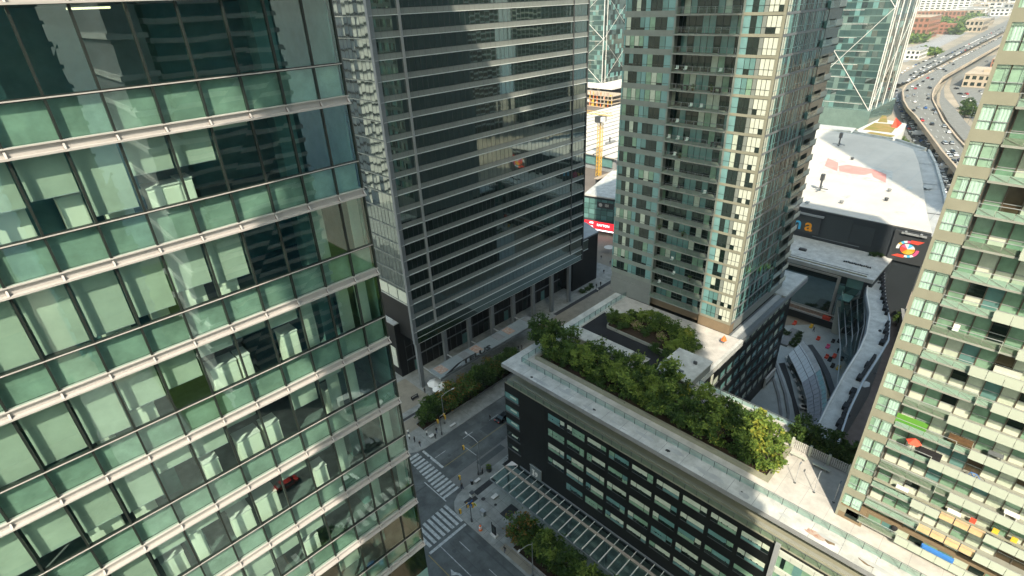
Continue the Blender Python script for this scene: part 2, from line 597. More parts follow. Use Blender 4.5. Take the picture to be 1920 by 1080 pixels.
mb = MB()
hot = [(41.6, -120), (41.6, 60.2), (42.0, 62.0), (43.2, 63.6), (44.8, 64.4), (46.6, 64.7), (96, 64.7), (96, 40), (60, 40), (60, -120)]
mb.prism(hot, -.1, .13, 'kerb_stone', 'concrete_walk')
tel = [(44.4, 290), (44.4, 82.0), (45.0, 81.0), (46.3, 80.1), (48.4, 79.6), (150, 79.5), (150, 112), (60, 112), (60, 290)]
mb.prism(tel, -.1, .13, 'kerb_stone', 'concrete_walk')
mb.prism([(-190, 80), (14, 80), (14, 290), (-190, 290)], -.1, .13, 'kerb_stone', 'concrete_walk')
mb.prism([(-190, -120), (13.6, -120), (13.6, 63.8), (-190, 63.8)], -.1, .13, 'kerb_stone', 'concrete_walk')
setting(mb.build('pavement'))
mb = MB()
for x0, x1, y0, y1, z, m in ((44.5, 100, 86.2, 90.2, .134, 'paver_warm'), (100, 150, 80.2, 95, .134, 'paver_warm'), (46, 60, 93, 104, .134, 'paver_warm'), (46, 60.5, 90.4, 91.2, .138, 'paver_dark'),
                             (111, 150, 95.0, 96.4, .138, 'paver_dark'), (47.4, 52.6, 61.3, 62.6, .134, 'paver_dark'), (44.4, 47.0, 60.6, 62.1, .134, 'paver_dark'),
                             (47.4, 50.6, 52.9, 54.9, .134, 'paver_dark'), (56.5, 59.5, 62.4, 63.6, .134, 'paver_dark'), (42.1, 43.6, 42, 49.5, .134, 'paver_warm')):
    mb.face([(x0, y0, z), (x1, y0, z), (x1, y1, z), (x0, y1, z)], m)
for x, y, r in ((47.6, 59.8, .45), (44.9, 50.3, .35), (48.3, 57.0, .3)):
    mb.face([(x + r * math.cos(a * .5236), y + r * math.sin(a * .5236), .139) for a in range(12)], 'paver_dark')
setting(mb.build('pavement_inlay'))
mb = MB()
mb.prism([(72, -40), (158, -40), (158, 34), (132, 60), (96, 60), (96, 64), (150, 64), (150, 79.4), (96, 79.4), (96, 64.1), (72, 60)], -.1, .1, 'kerb_stone', 'plaza_pave')
setting(mb.build('plaza_paving'))

# ================================================================== left office tower
YF = 21.3
PIT = 3.91
ZT = [84.75 - PIT * k for k in range(-21, 22)]          # tops of the white ledges, top to bottom
BX = [11.7, 10.5, 9.1, 7.7, 6.3, 4.9, 3.5, 2.1, .7, -.7, -2.1, -3.5, -4.9, -6.3, -7.7, -9.1, -10.5]
root = thing('office_tower', 'green glass office tower with white ledges filling the left side', 'building', (0, 40, 0))
rs = random.Random(11)
BL = {0: {}, 1: {10: 1, 9: .9, 8: .62, 7: .56, 6: .93, 5: .5, 4: .5, 3: .08}, 2: {10: 1, 9: 1, 8: .98, 7: .97, 6: .9, 5: .72, 4: .8, 3: .04},
      3: {11: 1, 10: 1, 9: .98, 8: .97, 7: .7, 6: .62, 5: .3, 4: .22, 3: .3}, 4: {11: .9, 10: .8, 9: .8, 8: .86, 7: .42, 6: .5, 5: .2, 4: .05, 3: .55, 2: .2},
      5: {12: 1, 11: .95, 10: .9, 9: .9, 8: .4, 7: .35, 6: .25, 5: .1, 4: .35, 3: .2}, 6: {12: 1, 11: 1, 10: .95, 9: .97, 8: .92, 7: .5, 6: .75, 5: .55, 4: .5, 3: .3},
      7: {12: 1, 11: 1, 10: 1, 9: .9, 8: .95, 7: .9, 6: .7, 5: .8, 4: .2, 3: .6}}
for k, zt in enumerate(ZT):
    if zt < 1:
        break
    inview = 54 < zt < 90
    z0, z1, zn = zt, zt + 1.2, zt + PIT - .35       # spandrel, transom, underside of the ledge above
    xs = BX if inview else [11.7, -45]
    # ledge
    mb = MB()
    mb.box(-45, 11.75, YF - .10, YF + .1, zt - .04, zt, 'fin_white')
    mb.box(-45, 11.75, YF - .01, YF + .1, zt - .27, zt - .04, 'fin_white')
    mb.box(-45, 11.75, YF - .20, YF + .1, zt - .33, zt - .27, 'fin_white')
    if inview:
        for x in BX:
            a = [(x - .03, YF - .02, zt - .055), (x - .03, YF - .19, zt - .265), (x - .03, YF - .02, zt - .265)]
            b = [(p[0] + .06, p[1], p[2]) for p in a]
            mb.face(a, 'fin_edge'); mb.face(b[::-1], 'fin_white')
            mb.face([a[0], b[0], b[1], a[1]], 'fin_white')
    mb.build('ledge', root)
    if not inview:
        mb = MB()
        mb.quad((-45, YF, z0), (56.7, 0, 0), (0, 0, 1.2), (0, -1, 0), 'teal_panel')
        mb.quad((-45, YF, z1), (56.7, 0, 0), (0, 0, zn - z1), (0, -1, 0), 'window_dark')
        mb.quad((11.7, YF, z0), (0, 30, 0), (0, 0, PIT - .3), (1, 0, 0), 'window_dark')
        mb.build('window_band', root)
        continue
    s = round((84.75 - zt) / PIT)
    mb = MB()
    for x in BX:
        mb.box(x - .035, x + .035, YF - .06, YF + .10, z0, zn, 'mullion_dark')
    mb.box(-10.5, 11.7, YF - .05, YF + .1, z1 - .05, z1 + .05, 'mullion_dark')
    mb.box(-10.5, 11.7, YF - .075, YF - .05, z1 - .018, z1 + .018, 'fin_white')
    mb.build('mullion', root)
    mb = MB()
    mb.box(-45, 11.6, YF + .14, YF + .2, z0, z1 - .06, 'spandrel_panel')
    mb.build('spandrel_panel', root)
    # floor plate, side wall, back wall of the storey
    mb = MB()
    mb.box(-45, 11.55, YF + .22, YF + 9, zt - .33, zt + .25, 'office_carpet')
    mb.box(-45, 11.55, YF + 5.2, YF + 5.4, zt + .25, zn, 'office_wall')
    mb.quad((11.7, YF, z0), (0, 30, 0), (0, 0, PIT - .3), (1, 0, 0), 'window_dark')
    mb.box(11.6, 11.66, YF + .3, YF + 7, zt, zt + PIT - .4, 'office_wall')
    for cx in (9.6, 1.0, -7.4):
        mb.box(cx - .4, cx + .4, YF + 1.6, YF + 2.4, zt + .25, zn, 'office_wall')
    mb.build('floor_plate', root)
    for b in range(len(BX) - 1):
        xa, xb = BX[b + 1] + .035, BX[b] - .035
        for (za, zb, nm, gm) in ((z0, z1 - .05, 'spandrel_glass', 'spandrel_glass'), (z1 + .05, zn, 'window_pane', 'office_glass')):
            if b > 11:
                continue
            mb = MB()
            j = [rs.uniform(-.0035, .0035) for _ in range(4)]
            mb.face([(xa, YF + j[0], za), (xb, YF + j[1], za), (xb, YF + j[2], zb), (xa, YF + j[3], zb)], gm)
            mb.build(nm, root)
        dr = BL.get(s, {}).get(b, 0)
        if b > 11:
            dr = 1
        if s == 0 and b in (5, 7, 8):
            mb = MB(); mb.box(xa + .1, xb - .1, YF + 1.2, YF + 1.35, zn - .14, zn - .08, 'lamp_warm'); mb.build('ceiling_light', root)
        if dr < .3 and b < 3 and 1 < s < 7 and (s * 3 + b) % 4 != 0:      # pale curtain panel drawn part of the way
            mb = MB(); u0 = xa + (.1 if (s + b) % 2 else .55)
            mb.box(u0, u0 + .62, YF + .5, YF + .53, z0, zn, 'blind_pale'); mb.build('curtain', root)
        if dr > .03:
            mb = MB()
            zb = zn - (zn - z1) * dr + .03
            mb.box(xa + .06, xb - .03, YF + .26, YF + .28, zb, zn, 'blind_pale')
            mb.box(xa + .06, xb - .03, YF + .25, YF + .29, zb - .03, zb, 'steel_light')
            mb.build('blind', root)
mb = MB(); mb.box(-45, 11.4, YF + 9.1, YF + 30, .1, ZT[0] + 2, 'window_dark'); mb.build('core', root)
mb = MB(); mb.box(-45, 11.7, YF, YF + 30, ZT[0] + 3.6, ZT[0] + 5, 'roof_grey'); mb.build('roof', root)

# office furniture behind the panes (storey counted from the top of the view, bay from the tower's right-hand corner)
CAB = [(1, 8, .1, 1.3, 1.15, 'w'), (1, 7, .7, 1.36, .95, 'c'), (1, 5, .35, 1.4, .62, 'w'), (1, 4, 0, .45, .7, 'w'), (1, 6, .4, 1.2, .32, 'w'), (1, 9, .1, 1.3, 1.2, 'w'),
       (2, 6, .5, 1.1, .55, 'w'), (2, 5, .3, 1.1, .75, 'w'), (2, 4, .2, .9, .4, 'w'), (2, 7, .3, 1.2, .35, 'w'), (3, 8, .2, .8, .5, 'w'), (3, 7, .1, .9, .5, 'w'), (3, 5, .3, 1.36, .7, 'w'),
       (3, 4, .05, .5, .75, 'w'), (3, 3, .6, 1.3, .9, 'w'), (4, 9, .1, 1.2, .55, 'w'), (4, 8, .2, 1.0, .5, 'w'), (4, 6, .2, .8, .55, 'w'), (4, 5, .3, 1.3, .75, 'w'), (4, 4, .1, .8, .8, 'w'), (4, 2, .5, 1.2, .9, 'w'),
       (5, 8, .2, 1.1, .6, 'w'), (5, 7, .1, .6, 1.6, 'w'), (5, 6, .4, 1.3, .75, 'w'), (5, 5, .2, 1.2, .8, 'w'), (5, 3, .4, 1.0, .6, 'w'), (6, 7, .1, .9, .3, 'w'), (6, 6, .3, 1.2, .4, 'w'), (6, 4, .2, 1.0, .6, 'w'), (7, 6, .3, 1.0, .4, 'w')]
for s, b, u0, u1, h, kind in CAB:
    zt = 84.75 - s * PIT
    x1 = BX[b]
    z1 = zt + 1.2
    xa, xb = x1 - 1.4 + u0, x1 - 1.4 + u1
    dep = .75 if h < 1.5 else .12
    y0 = YF + .5 + rs.uniform(0, .25)
    cnt = 'top row' if s == 0 else '%s office floor below the top ledge' % ordn(s - 1)
    if kind == 'c':
        t = thing('storage_cabinet', 'pale cabinet with an orange box on top behind the upper left glass', 'cabinet', ((xa + xb) / 2, y0, zt + .25))
    else:
        t = thing('storage_cabinet', 'white office cabinet behind glass, %s floor from top, %s bay from corner' % (ordn(s), ordn(b)), 'cabinet', ((xa + xb) / 2, y0, zt + .25))
    mb = MB(); mb.box(xa, xb, y0, y0 + dep, zt + .25, z1 + h - .05, 'desk_white'); mb.box(xa + .03, xb - .03, y0 - .012, y0, zt + .4, z1 + h - .15, 'desk_white'); mb.build('body', t)
    mb = MB(); mb.box(xa - .02, xb + .02, y0 - .03, y0 + dep + .02, z1 + h - .05, z1 + h, 'white_paint'); mb.build('top_board', t)
    if kind == 'c':
        mb = MB(); mb.box(xa + .1, xb - .1, y0 + .1, y0 + .5, z1 + h + .002, z1 + h + .45, 'cardboard'); mb.box(xa + .08, xb - .08, y0 + .28, y0 + .32, z1 + h + .44, z1 + h + .47, 'cardboard')
        bx = mb.build('cardboard_box'); tag(bx, 'orange cardboard box on a pale cabinet behind the upper left glass', 'box'); recenter(bx)

# ================================================================== dark tower across the street
TY, TX0, TX1, TXL = 97.3, 60.7, 126.0, 67.2
root = thing('office_tower', 'dark glass office tower on grey columns across the street', 'building', (93, 120, 0))
rs = random.Random(5)
SH = 3.83
NS = 27
for k in range(NS):
    zf = 17.0 + SH * k
    # panes: from above the spandrel to the next ledge
    mb = MB()
    x = TX0 + .6
    n = 46
    wd = (TX1 - x) / n
    for i in range(n):
        xa, xb = x + i * wd + .03, x + (i + 1) * wd - .03
        j = [rs.gauss(0, .0035) for _ in range(3)]
        mb.face([(xa, TY + j[0], zf + 1.25), (xb, TY + j[1], zf + 1.25), (xb, TY + j[1] + j[2], zf + SH), (xa, TY + j[0] + j[2], zf + SH)], 'tower_glass')
        mb.box(xb, xb + .06, TY - .03, TY + .02, zf + 1.25, zf + SH - .02, 'steel_dark')
    mb.build('window_band', root)
    mb = MB()
    for i in range(n):
        xa, xb = x + i * wd + .015, x + (i + 1) * wd - .015
        j = rs.gauss(0, .004)
        mb.face([(xa, TY + j, zf + .16), (xb, TY - j, zf + .16), (xb, TY - j, zf + 1.2), (xa, TY + j, zf + 1.2)], 'tower_spandrel')
    mb.box(TX0, TX1, TY - .05, TY + .1, zf + 1.2, zf + 1.25, 'steel_dark')
    mb.build('spandrel_band', root)
    mb = MB()
    mb.box(TX0 + .9, TX1, TY - .26, TY + .05, zf + .02, zf + .14, 'tower_fin')
    mb.box(TX0 - .2, TX0 + .9, TY - .3, TY - .2, zf + .05, zf + .12, 'tower_fin')
    mb.build('ledge', root)
    if zf < 23:
        continue
    mb = MB()
    n2 = 34
    for i in range(n2):
        ya, yb = TY + .8 + i * 1.45 + .03, TY + .8 + (i + 1) * 1.45 - .03
        for za, zb in ((zf + .16, zf + SH),):
            j = [rs.gauss(0, .008) for _ in range(3)]
            mb.face([(TX0 + j[0], yb, za), (TX0 + j[1], ya, za), (TX0 + j[1] + j[2], ya, zb), (TX0 + j[0] + j[2], yb, zb)], 'tower_mirror')
        mb.box(TX0 - .03, TX0 + .02, yb, yb + .06, zf + .16, zf + SH, 'steel_dark')
    mb.build('side_window_band', root)
    mb = MB(); mb.box(TX0 - .3, TX0 + .02, TY + .8, 147, zf, zf + .14, 'tower_spandrel'); mb.build('side_ledge', root)
zt = 17 + SH * NS
mb = MB(); mb.box(TX0 - .35, TX0 + .6, TY - .12, TY + .75, 13.6, zt, 'steel_grey'); mb.build('corner_column', root)
mb = MB(); mb.box(TXL - .22, TXL - .08, TY - .42, TY, 17.2, zt, 'steel_light'); mb.box(TXL + .04, TXL + .18, TY - .42, TY, 17.2, zt, 'steel_light'); mb.build('vertical_fin', root)
mb = MB(); mb.box(119.9, 120.05, TY - .34, TY, 17.2, zt, 'steel_dark'); mb.box(125.9, 126.1, TY - .34, TY + .3, 13.6, zt, 'steel_dark'); mb.build('edge_fin', root)
mb = MB(); mb.box(TX0 + .05, TX1 - .05, TY + .12, 148, 17.1, zt, 'podium_black'); mb.build('body', root)
mb = MB(); mb.box(TX0, TX1, TY, 148, zt, zt + 1, 'roof_grey'); mb.build('roof', root)
mb = MB()
mb.box(TX0 + .6, TX1, TY, 105, 13.45, 17.0, 'podium_black')
mb.box(TX0 + .6, TX1, TY - .06, TY, 13.5, 16.8, 'tower_glass')
mb.box(TX0 + .6, TX1, TY - .12, TY, 15.1, 15.2, 'tower_fin'); mb.box(TX0 + .6, TX1, TY - .1, TY, 13.42, 13.5, 'tower_fin')
mb.build('fascia', root)
mb = MB()
mb.box(60.0, TX1 + 2, 105, 146, .1, 16.4, 'podium_black')
mb.build('base_wall', root)
mb = MB()
for i in range(30):
    xa = 62 + i * 2.1
    mb.box(xa, xa + .09, 104.85, 105, .2, 11, 'steel_dark')
    if i % 4 == 1:
        mb.box(xa + .2, xa + 1.9, 104.9, 105, .2, 3.4, 'window_teal' if i % 8 == 1 else 'window_dark')
mb.box(62, 124, 104.8, 105, 4.4, 4.7, 'steel_grey'); mb.box(62, 124, 104.85, 105, 8.5, 8.7, 'steel_dark')
mb.build('lobby_front', root)
for i in range(8):
    xc = 61.3 + i * 8.42
    mb = MB(); mb.box(xc - .55, xc + .55, TY + .1, TY + 1.0, .12, 13.5, 'steel_grey'); mb.box(xc - .12, xc + .12, TY + .0, TY + .1, .12, 13.5, 'steel_grey'); mb.build('column', root)
mb = MB()
mb.box(59.7, 63.2, 104.9, 146, 2.9, 16.4, 'podium_black'); mb.build('annex', root)
mb = MB(); mb.box(59.6, 63.2, 104.8, 146, 16.4, 16.7, 'roof_pale'); mb.box(60.6, 63.2, 106.6, 146, 16.7, 17.0, 'roof_pale'); mb.build('annex_roof', root)
mb = MB(); mb.box(59.55, 59.7, 105.6, 109.4, 6.2, 9.2, 'window_pale'); mb.box(59.55, 59.7, 105.6, 109.4, 3.2, 6.0, 'rail_panel_white'); mb.build('annex_window', root)
mb = MB(); mb.box(62.6, 63.2, TY + 1, 146, 17, 24.2, 'podium_black'); mb.box(TX0, 63.2, TY + .8, 146, 24.0, 24.3, 'roof_pale')
for i in range(12):
    mb.box(60.6, 60.7, TY + 1 + i * 4, TY + 4.6 + i * 4, 24.3, 27.6, 'window_pale')
mb.build('side_base', root)
# canopy with standing letters
can = MB(); can.box(61.9, 97.6, 90.3, 95.2, 5.75, 6.15, 'canopy_metal'); can.box(61.9, 97.6, 90.2, 90.35, 5.6, 6.2, 'steel_grey'); cano = can.build('entrance_canopy', root)
mb = MB()
for i in range(5):
    xc = 61.3 + i * 8.42
    mb.tube((xc + (.8 if i == 0 else 0), 97.5, 5.9), (xc + (.8 if i == 0 else 0), 95.0, 5.9), .16, .16, 'steel_light')
for i in range(9):
    mb.box(63 + i * 4, 65.5 + i * 4, 91.6, 94.8, 6.15, 6.2, ('stain_rust', 'canopy_metal', 'roof_grey')[i % 3])
mb.build('canopy_arm', cano)
p0, p1 = at(866, 694, y=90.5), at(903, 668, y=90.5)
tx = text_mesh('canopy_lettering', 'TELUS', 1.9, .12, 'steel_dark', cano, frame_matrix((69.3, 90.5, 6.2), X, Z), .04)
sx = 9.6 / max(.1, max(v.co.x for v in tx.data.vertices) - min(v.co.x for v in tx.data.vertices))
xm = min(v.co.x for v in tx.data.vertices)
for v in tx.data.vertices:
    v.co.x = xm + (v.co.x - xm) * sx
mb = MB()
for dz, x0 in ((0, 63.6), (.35, 64.4)):
    mb.para((x0, 90.4, 6.2 + dz * .2), (1.0, 0, 0), (3.9, 0, 1.25), (0, .16, 0), 'steel_dark')
mb.box(63.4, 68.8, 90.4, 90.5, 6.2, 6.32, 'steel_dark')
mb.build('canopy_emblem', cano)
# low black annex right of the tower
r2 = thing('podium_block', 'windowless black podium block with a grey roof beside the dark tower', 'building', (133, 108, 0))
mb = MB(); mb.prism([(126.3, 101.2), (139.5, 101.2), (143.5, 109.5), (143.5, 122), (126.3, 122)], .1, 17.2, 'podium_black'); mb.build('wall', r2)
mb = MB(); mb.prism([(126.3, 101.0), (139.6, 101.0), (143.7, 109.4), (143.7, 122), (126.3, 122)], 17.2, 17.7, 'steel_grey', 'roof_pale'); mb.box(136, 138.2, 112, 113.4, 17.7, 18.1, 'roof_grey'); mb.build('roof', r2)
mb = MB(); mb.box(126.6, 134, 101.05, 101.2, 13.4, 16.6, 'tower_glass'); mb.box(126.6, 134, 100.95, 101.2, 16.6, 16.8, 'tower_fin'); mb.box(126.6, 134, 100.95, 101.2, 13.2, 13.4, 'tower_fin'); mb.build('window', r2)
# street surface details: covers, tar seams, wheel tracks
mb = MB()
rq = random.Random(8)
for i, (x, y) in enumerate(((38.6, 67.5), (50.5, 74.0), (36.2, 55.2), (55.0, 70.2), (39.8, 52.4), (47.0, 76.8), (62.0, 77.0), (37.0, 72.0))):
    mb.face([(x + .4 * math.cos(a * .5236), y + .4 * math.sin(a * .5236), .0095) for a in range(12)], 'asphalt_patch')
setting(mb.build('manhole_cover'))
mb = MB()
for (x0, y0, x1, y1) in ((46, 68.72, 96, 68.72), (44, 71.0, 20, 71.4), (36.7, 57, 36.5, 30), (40.2, 57, 40.0, 30), (47.6, 77.4, 90, 77.3), (47.8, 74.1, 90, 74.0), (30, 66, 41, 62), (33, 78, 44, 70)):
    d = Vector((x1 - x0, y1 - y0, 0)); o_ = Vector((-d.y, d.x, 0)).normalized() * (.05 if rq.random() < .5 else .16)
    a, b = Vector((x0, y0, .0085)), Vector((x1, y1, .0085))
    mb.face([a - o_, b - o_, b + o_, a + o_], 'asphalt_patch')
setting(mb.build('tar_seam'))
mb = MB()
for i in range(30):
    mb.box(41.95, 60, 60.0 - i * 3.1, 60.03 - i * 3.1, .128, .1345, 'paver_dark')
for i in range(6):
    mb.box(43.2 + i * 2.2, 43.23 + i * 2.2, -10, 60, .128, .1348, 'paver_dark')
for i in range(14):
    mb.box(46 + i * 4, 46.03 + i * 4, 80.3, 84, .128, .1345, 'paver_dark')
setting(mb.build('pavement_joint'))
# ================================================================== hotel podium
HX, HZ = 54.6, 29.5
root = thing('hotel', 'black hotel block with ribbon windows and a white roof rim', 'building', (66, 25, 0))
mb = MB()
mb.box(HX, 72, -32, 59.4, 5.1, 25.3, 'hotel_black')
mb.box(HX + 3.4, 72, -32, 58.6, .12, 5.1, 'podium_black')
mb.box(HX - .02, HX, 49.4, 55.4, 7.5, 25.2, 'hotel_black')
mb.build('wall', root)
mb = MB(); mb.box(HX + 3.9, 72, -32, 58.4, 25.3, 28.9, 'condo_wall_grey')
for i in range(38):
    y = 57.4 - i * 2.3
    mb.box(HX + 3.84, HX + 3.9, y - 2.0, y, 25.5, 28.6, 'window_teal' if i % 3 else 'window_curtain')
mb.build('setback_storey', root)
mb = MB(); mb.box(HX + .05, HX + 3.9, -32, 59.3, 25.3, 25.42, 'condo_tan'); mb.box(HX + 1.4, HX + 1.9, -32, 58.6, 25.42, 25.55, 'balcony_slab'); mb.build('ledge_floor', root)
# roof rim: white slab with drains and stains
mb = MB(); mb.box(HX - .1, HX + 3.0, -32, 59.8, 28.85, 29.55, 'roof_white'); mb.box(HX + 3.0, 90, 56.9, 59.8, 28.85, 29.55, 'roof_white')
mb.box(HX - .14, HX - .1, -32, 59.8, 28.8, 29.57, 'roof_grey'); mb.build('roof_rim', root)
def blob(mb, c, rx, ry, z, m, seed, n=22):
    q = random.Random(seed)
    mb.face([(c[0] + rx * math.cos(6.283 * i / n) * q.uniform(.65, 1.1), c[1] + ry * math.sin(6.283 * i / n) * q.uniform(.7, 1.1), z) for i in range(n)], m)
mb = MB()
for i, (px, py, rx, ry, m) in enumerate(((997, 707, .25, .3, 'roof_black'), (1114, 768, .22, .4, 'roof_black'), (1252, 845, .3, .4, 'roof_black'), (1391, 922, .12, .15, 'roof_black'), (1532, 1003, .55, 1.5, 'stain_rust'),
                                         (1555, 1016, .35, .6, 'stain_brown'), (1628, 1056, .4, 1.1, 'stain_brown'), (1170, 805, .1, .9, 'roof_pale'), (1330, 890, .5, 2.4, 'roof_pale'), (1060, 735, .4, 2, 'roof_pale'))):
    p = at(px, py, z=29.56)
    blob(mb, p, rx, ry, 29.556 + i * .0006, m, i)
mb.build('roof_stain', root)
# terrace deck behind the rim
mb = MB(); mb.box(HX + 3.0, 72.6, -32, 56.9, 28.8, 29.45, 'terrace_paver'); mb.box(72.6, 90, 31, 56.9, 28.8, 29.45, 'terrace_paver'); mb.build('terrace_deck', root)
mb = MB()
for i in range(16):
    mb.box(HX + 3.0, 72.6, 12.5 - i * 3.0, 12.53 - i * 3.0, 29.45, 29.453, 'roof_grey')
mb.box(62.4, 62.43, -32, 12.5, 29.45, 29.454, 'roof_grey')
mb.build('deck_joint', root)
for i in range(26):
    mb = MB(); y = 58 - i * 3.4
    mb.box(HX - .1, HX + 2.5, y, y + .05, 29.55, 29.553, 'roof_grey'); mb.build('coping_joint', root)
for i in range(14):
    q = random.Random(i); y = 56 - i * 5.1
    mb = MB(); blob(mb, (HX + q.uniform(.4, 2.0), y), q.uniform(.15, .5), q.uniform(.6, 2.2), 29.5565 + i * .0003, 'roof_pale', i + 50); mb.build('water_stain', root)
mb = MB()
mb.prism([(73.3, 56.6), (81.5, 56.6), (76.4, 40.2), (76.4, 37.2), (70.2, 37.2), (70.2, 40.6), (73.3, 40.6)], 29.45, 29.52, 'roof_black')
mb.prism([(80.2, 56.8), (84, 56.8), (84, 53), (80.2, 53)], 29.45, 29.50, 'roof_white')
mb.box(71.6, 73.3, 42, 56.6, 29.45, 29.48, 'roof_grey')
mb.box(73.25, 73.4, 40.6, 56.6, 29.5, 29.62, 'roof_pale')
mb.build('roof_membrane', root)
mb = MB(); mb.box(68.0, 71.0, 42.8, 55.0, 29.45, 31.3, 'roof_white'); mb.box(67.9, 71.1, 42.7, 55.1, 31.3, 31.5, 'roof_white'); mb.build('service_hut', root)
mb = MB(); mb.box(69.2, 77.0, 31.0, 37.0, 29.45, 31.4, 'condo_wall_grey'); mb.box(69.0, 77.2, 30.8, 37.2, 31.4, 31.65, 'roof_white'); mb.box(71, 71.3, 33, 36, 31.65, 31.9, 'steel_grey'); mb.box(74.4, 74.7, 32.4, 33, 31.65, 32.2, 'steel_dark'); mb.build('stair_hut', root)
# facade windows
for c in range(9):
    y1 = 48.6 - 4.3 * c
    for r in range(5):
        zt_ = 24.35 - 3.4 * r
        if r == 4 and c == 0:
            continue
        mb = MB()
        y0 = y1 - 3.65
        z0 = zt_ - 1.5
        mb.box(HX - .05, HX, y0, y1, z0 - .12, z0, 'steel_dark')
        q = random.Random(c * 7 + r)
        spl = .27 if (c + r) % 2 else .73
        ys = [(y1, y1 - 3.65 * spl), (y1 - 3.65 * spl - .08, y0)]
        for ya, yb in ys:
            g = q.choice(['window_curtain', 'window_green', 'window_curtain', 'window_teal'])
            mb.quad((HX - .02, yb, z0 + .62), (0, ya - yb, 0), (0, 0, .88), (-1, 0, 0), g)
            mb.quad((HX - .02, yb, z0), (0, ya - yb, 0), (0, 0, .58), (-1, 0, 0), q.choice(['window_green', 'window_dark', 'window_dark', 'window_teal']))
            yy = yb
            while yy < ya - .3:                              # things on the sill behind the glass
                if q.random() < .5:
                    hh = q.uniform(.05, .22)
                    mb.quad((HX - .028, yy, z0 + .55), (0, q.uniform(.1, .35), 0), (0, 0, hh), (-1, 0, 0), 'window_dark')
                yy += .4
        mb.box(HX - .045, HX, y1 - 3.65 * spl - .08, y1 - 3.65 * spl, z0, zt_, 'hotel_black')
        mb.build('window', root)
for r in range(5):
    zt_ = 23.4 - 3.15 * r
    mb = MB()
    mb.quad((HX - .02, 55.9, zt_ - 1.3), (0, 3.4, 0), (0, 0, 1.3), (-1, 0, 0), 'window_teal' if r < 3 else 'window_dark')
    mb.quad((HX - .026, 56.4, zt_ - .7), (0, 1.6, 0), (0, 0, .4), (-1, 0, 0), 'window_curtain')
    mb.quad((HX, 59.42, zt_ - 1.3), (3, 0, 0), (0, 0, 1.3), (0, 1, 0), 'window_teal')
    mb.box(HX - .14, HX, 55.7, 59.4, zt_ - 1.6, zt_ - 1.3, 'steel_dark')
    mb.build('corner_window', root)
mb = MB()
mb.box(HX - .35, HX, 9.4, 10.0, 2, 25.9, 'steel_light'); mb.build('pier', root)
for r in range(7):
    zt_ = 25.0 - 3.2 * r
    mb = MB(); mb.box(HX - .3, HX, -32, 9.4, zt_ - .9, zt_ - .05, 'rail_panel_white')
    for i in range(30):
        mb.box(HX - .33, HX - .3, 9.3 - i * 1.4, 9.33 - i * 1.4, zt_ - .9, zt_, 'steel_grey')
    mb.build('balcony_rail', root)
    mb = MB(); mb.quad((HX - .04, -32, zt_ - 3.2), (0, 41.4, 0), (0, 0, 2.3), (-1, 0, 0), 'window_green')
    for i in range(20):
        mb.quad((HX - .06, 8.4 - i * 2, zt_ - 3.1), (0, .5 + (i * 37 % 10) / 14, 0), (0, 0, 2.1), (-1, 0, 0), ('window_dark', 'window_teal', 'window_curtain')[(i + r) % 3])
    mb.build('window_band', root)
# railings (glass with posts)
def rail(name, p, q, h, n, z, root):
    p, q = Vector((*p, z)), Vector((*q, z))
    d = q - p
    mb = MB(); mb.face([p + Z * .08, q + Z * .08, q + Z * h, p + Z * h], 'rail_glass'); g = mb.build(name, root)
    mb = MB()
    for i in range(n + 1):
        c = p + d * (i / n)
        mb.box(c.x - .03, c.x + .03, c.y - .03, c.y + .03, z, z + h, 'steel_dark')
    mb.build('rail_post', g)
    mb = MB(); e = d.normalized(); s_ = e.cross(Z) * .03
    mb.para(p + Z * h - s_, d, s_ * 2, Z * .04, 'steel_grey'); mb.build('handrail', g)
    return g
rail('railing', (HX + 2.6, 57.2), (HX + 2.6, -24), 1.1, 44, 29.55, root)
rail('railing', (HX + 2.6, 57.2), (90, 57.2), 1.1, 18, 29.55, root)
rail('railing', (HX + .15, 58.9), (HX + .15, -24), 1.0, 46, 25.4, root)
rail('railing', (72.3, 30.5), (72.3, -10), 1.2, 22, 29.45, root)
mb = MB(); mb.box(72.0, 73.2, -10, 31, 28.4, 29.75, 'roof_white'); mb.box(72.0, 90, 30.9, 31.5, 28.4, 29.6, 'roof_white'); mb.build('parapet', root)
# sign
mb = MB(); mb.box(HX - .28, HX, 50.3, 53.1, 6.55, 9.25, 'sign_silver'); mb.box(HX - .33, HX - .26, 50.2, 53.2, 9.2, 9.32, 'steel_light'); sg = mb.build('wall_sign', root)
a = text_mesh('sign_lettering', 'I', 1.9, .03, 'far_white', sg, frame_matrix((HX - .31, 52.45, 7.0), (0, -1, 0), Z), .07)
b = text_mesh('sign_lettering', '9', 1.5, .03, 'far_white', sg, frame_matrix((HX - .31, 51.85, 7.05), (0, -1, 0), Z), .05)
mb = MB(); mb.box(HX - .34, HX - .28, 51.95, 52.6, 8.3, 8.42, 'far_white'); mb.box(HX - .34, HX - .28, 51.95, 52.6, 6.98, 7.1, 'far_white'); mb.build('sign_serif', sg)
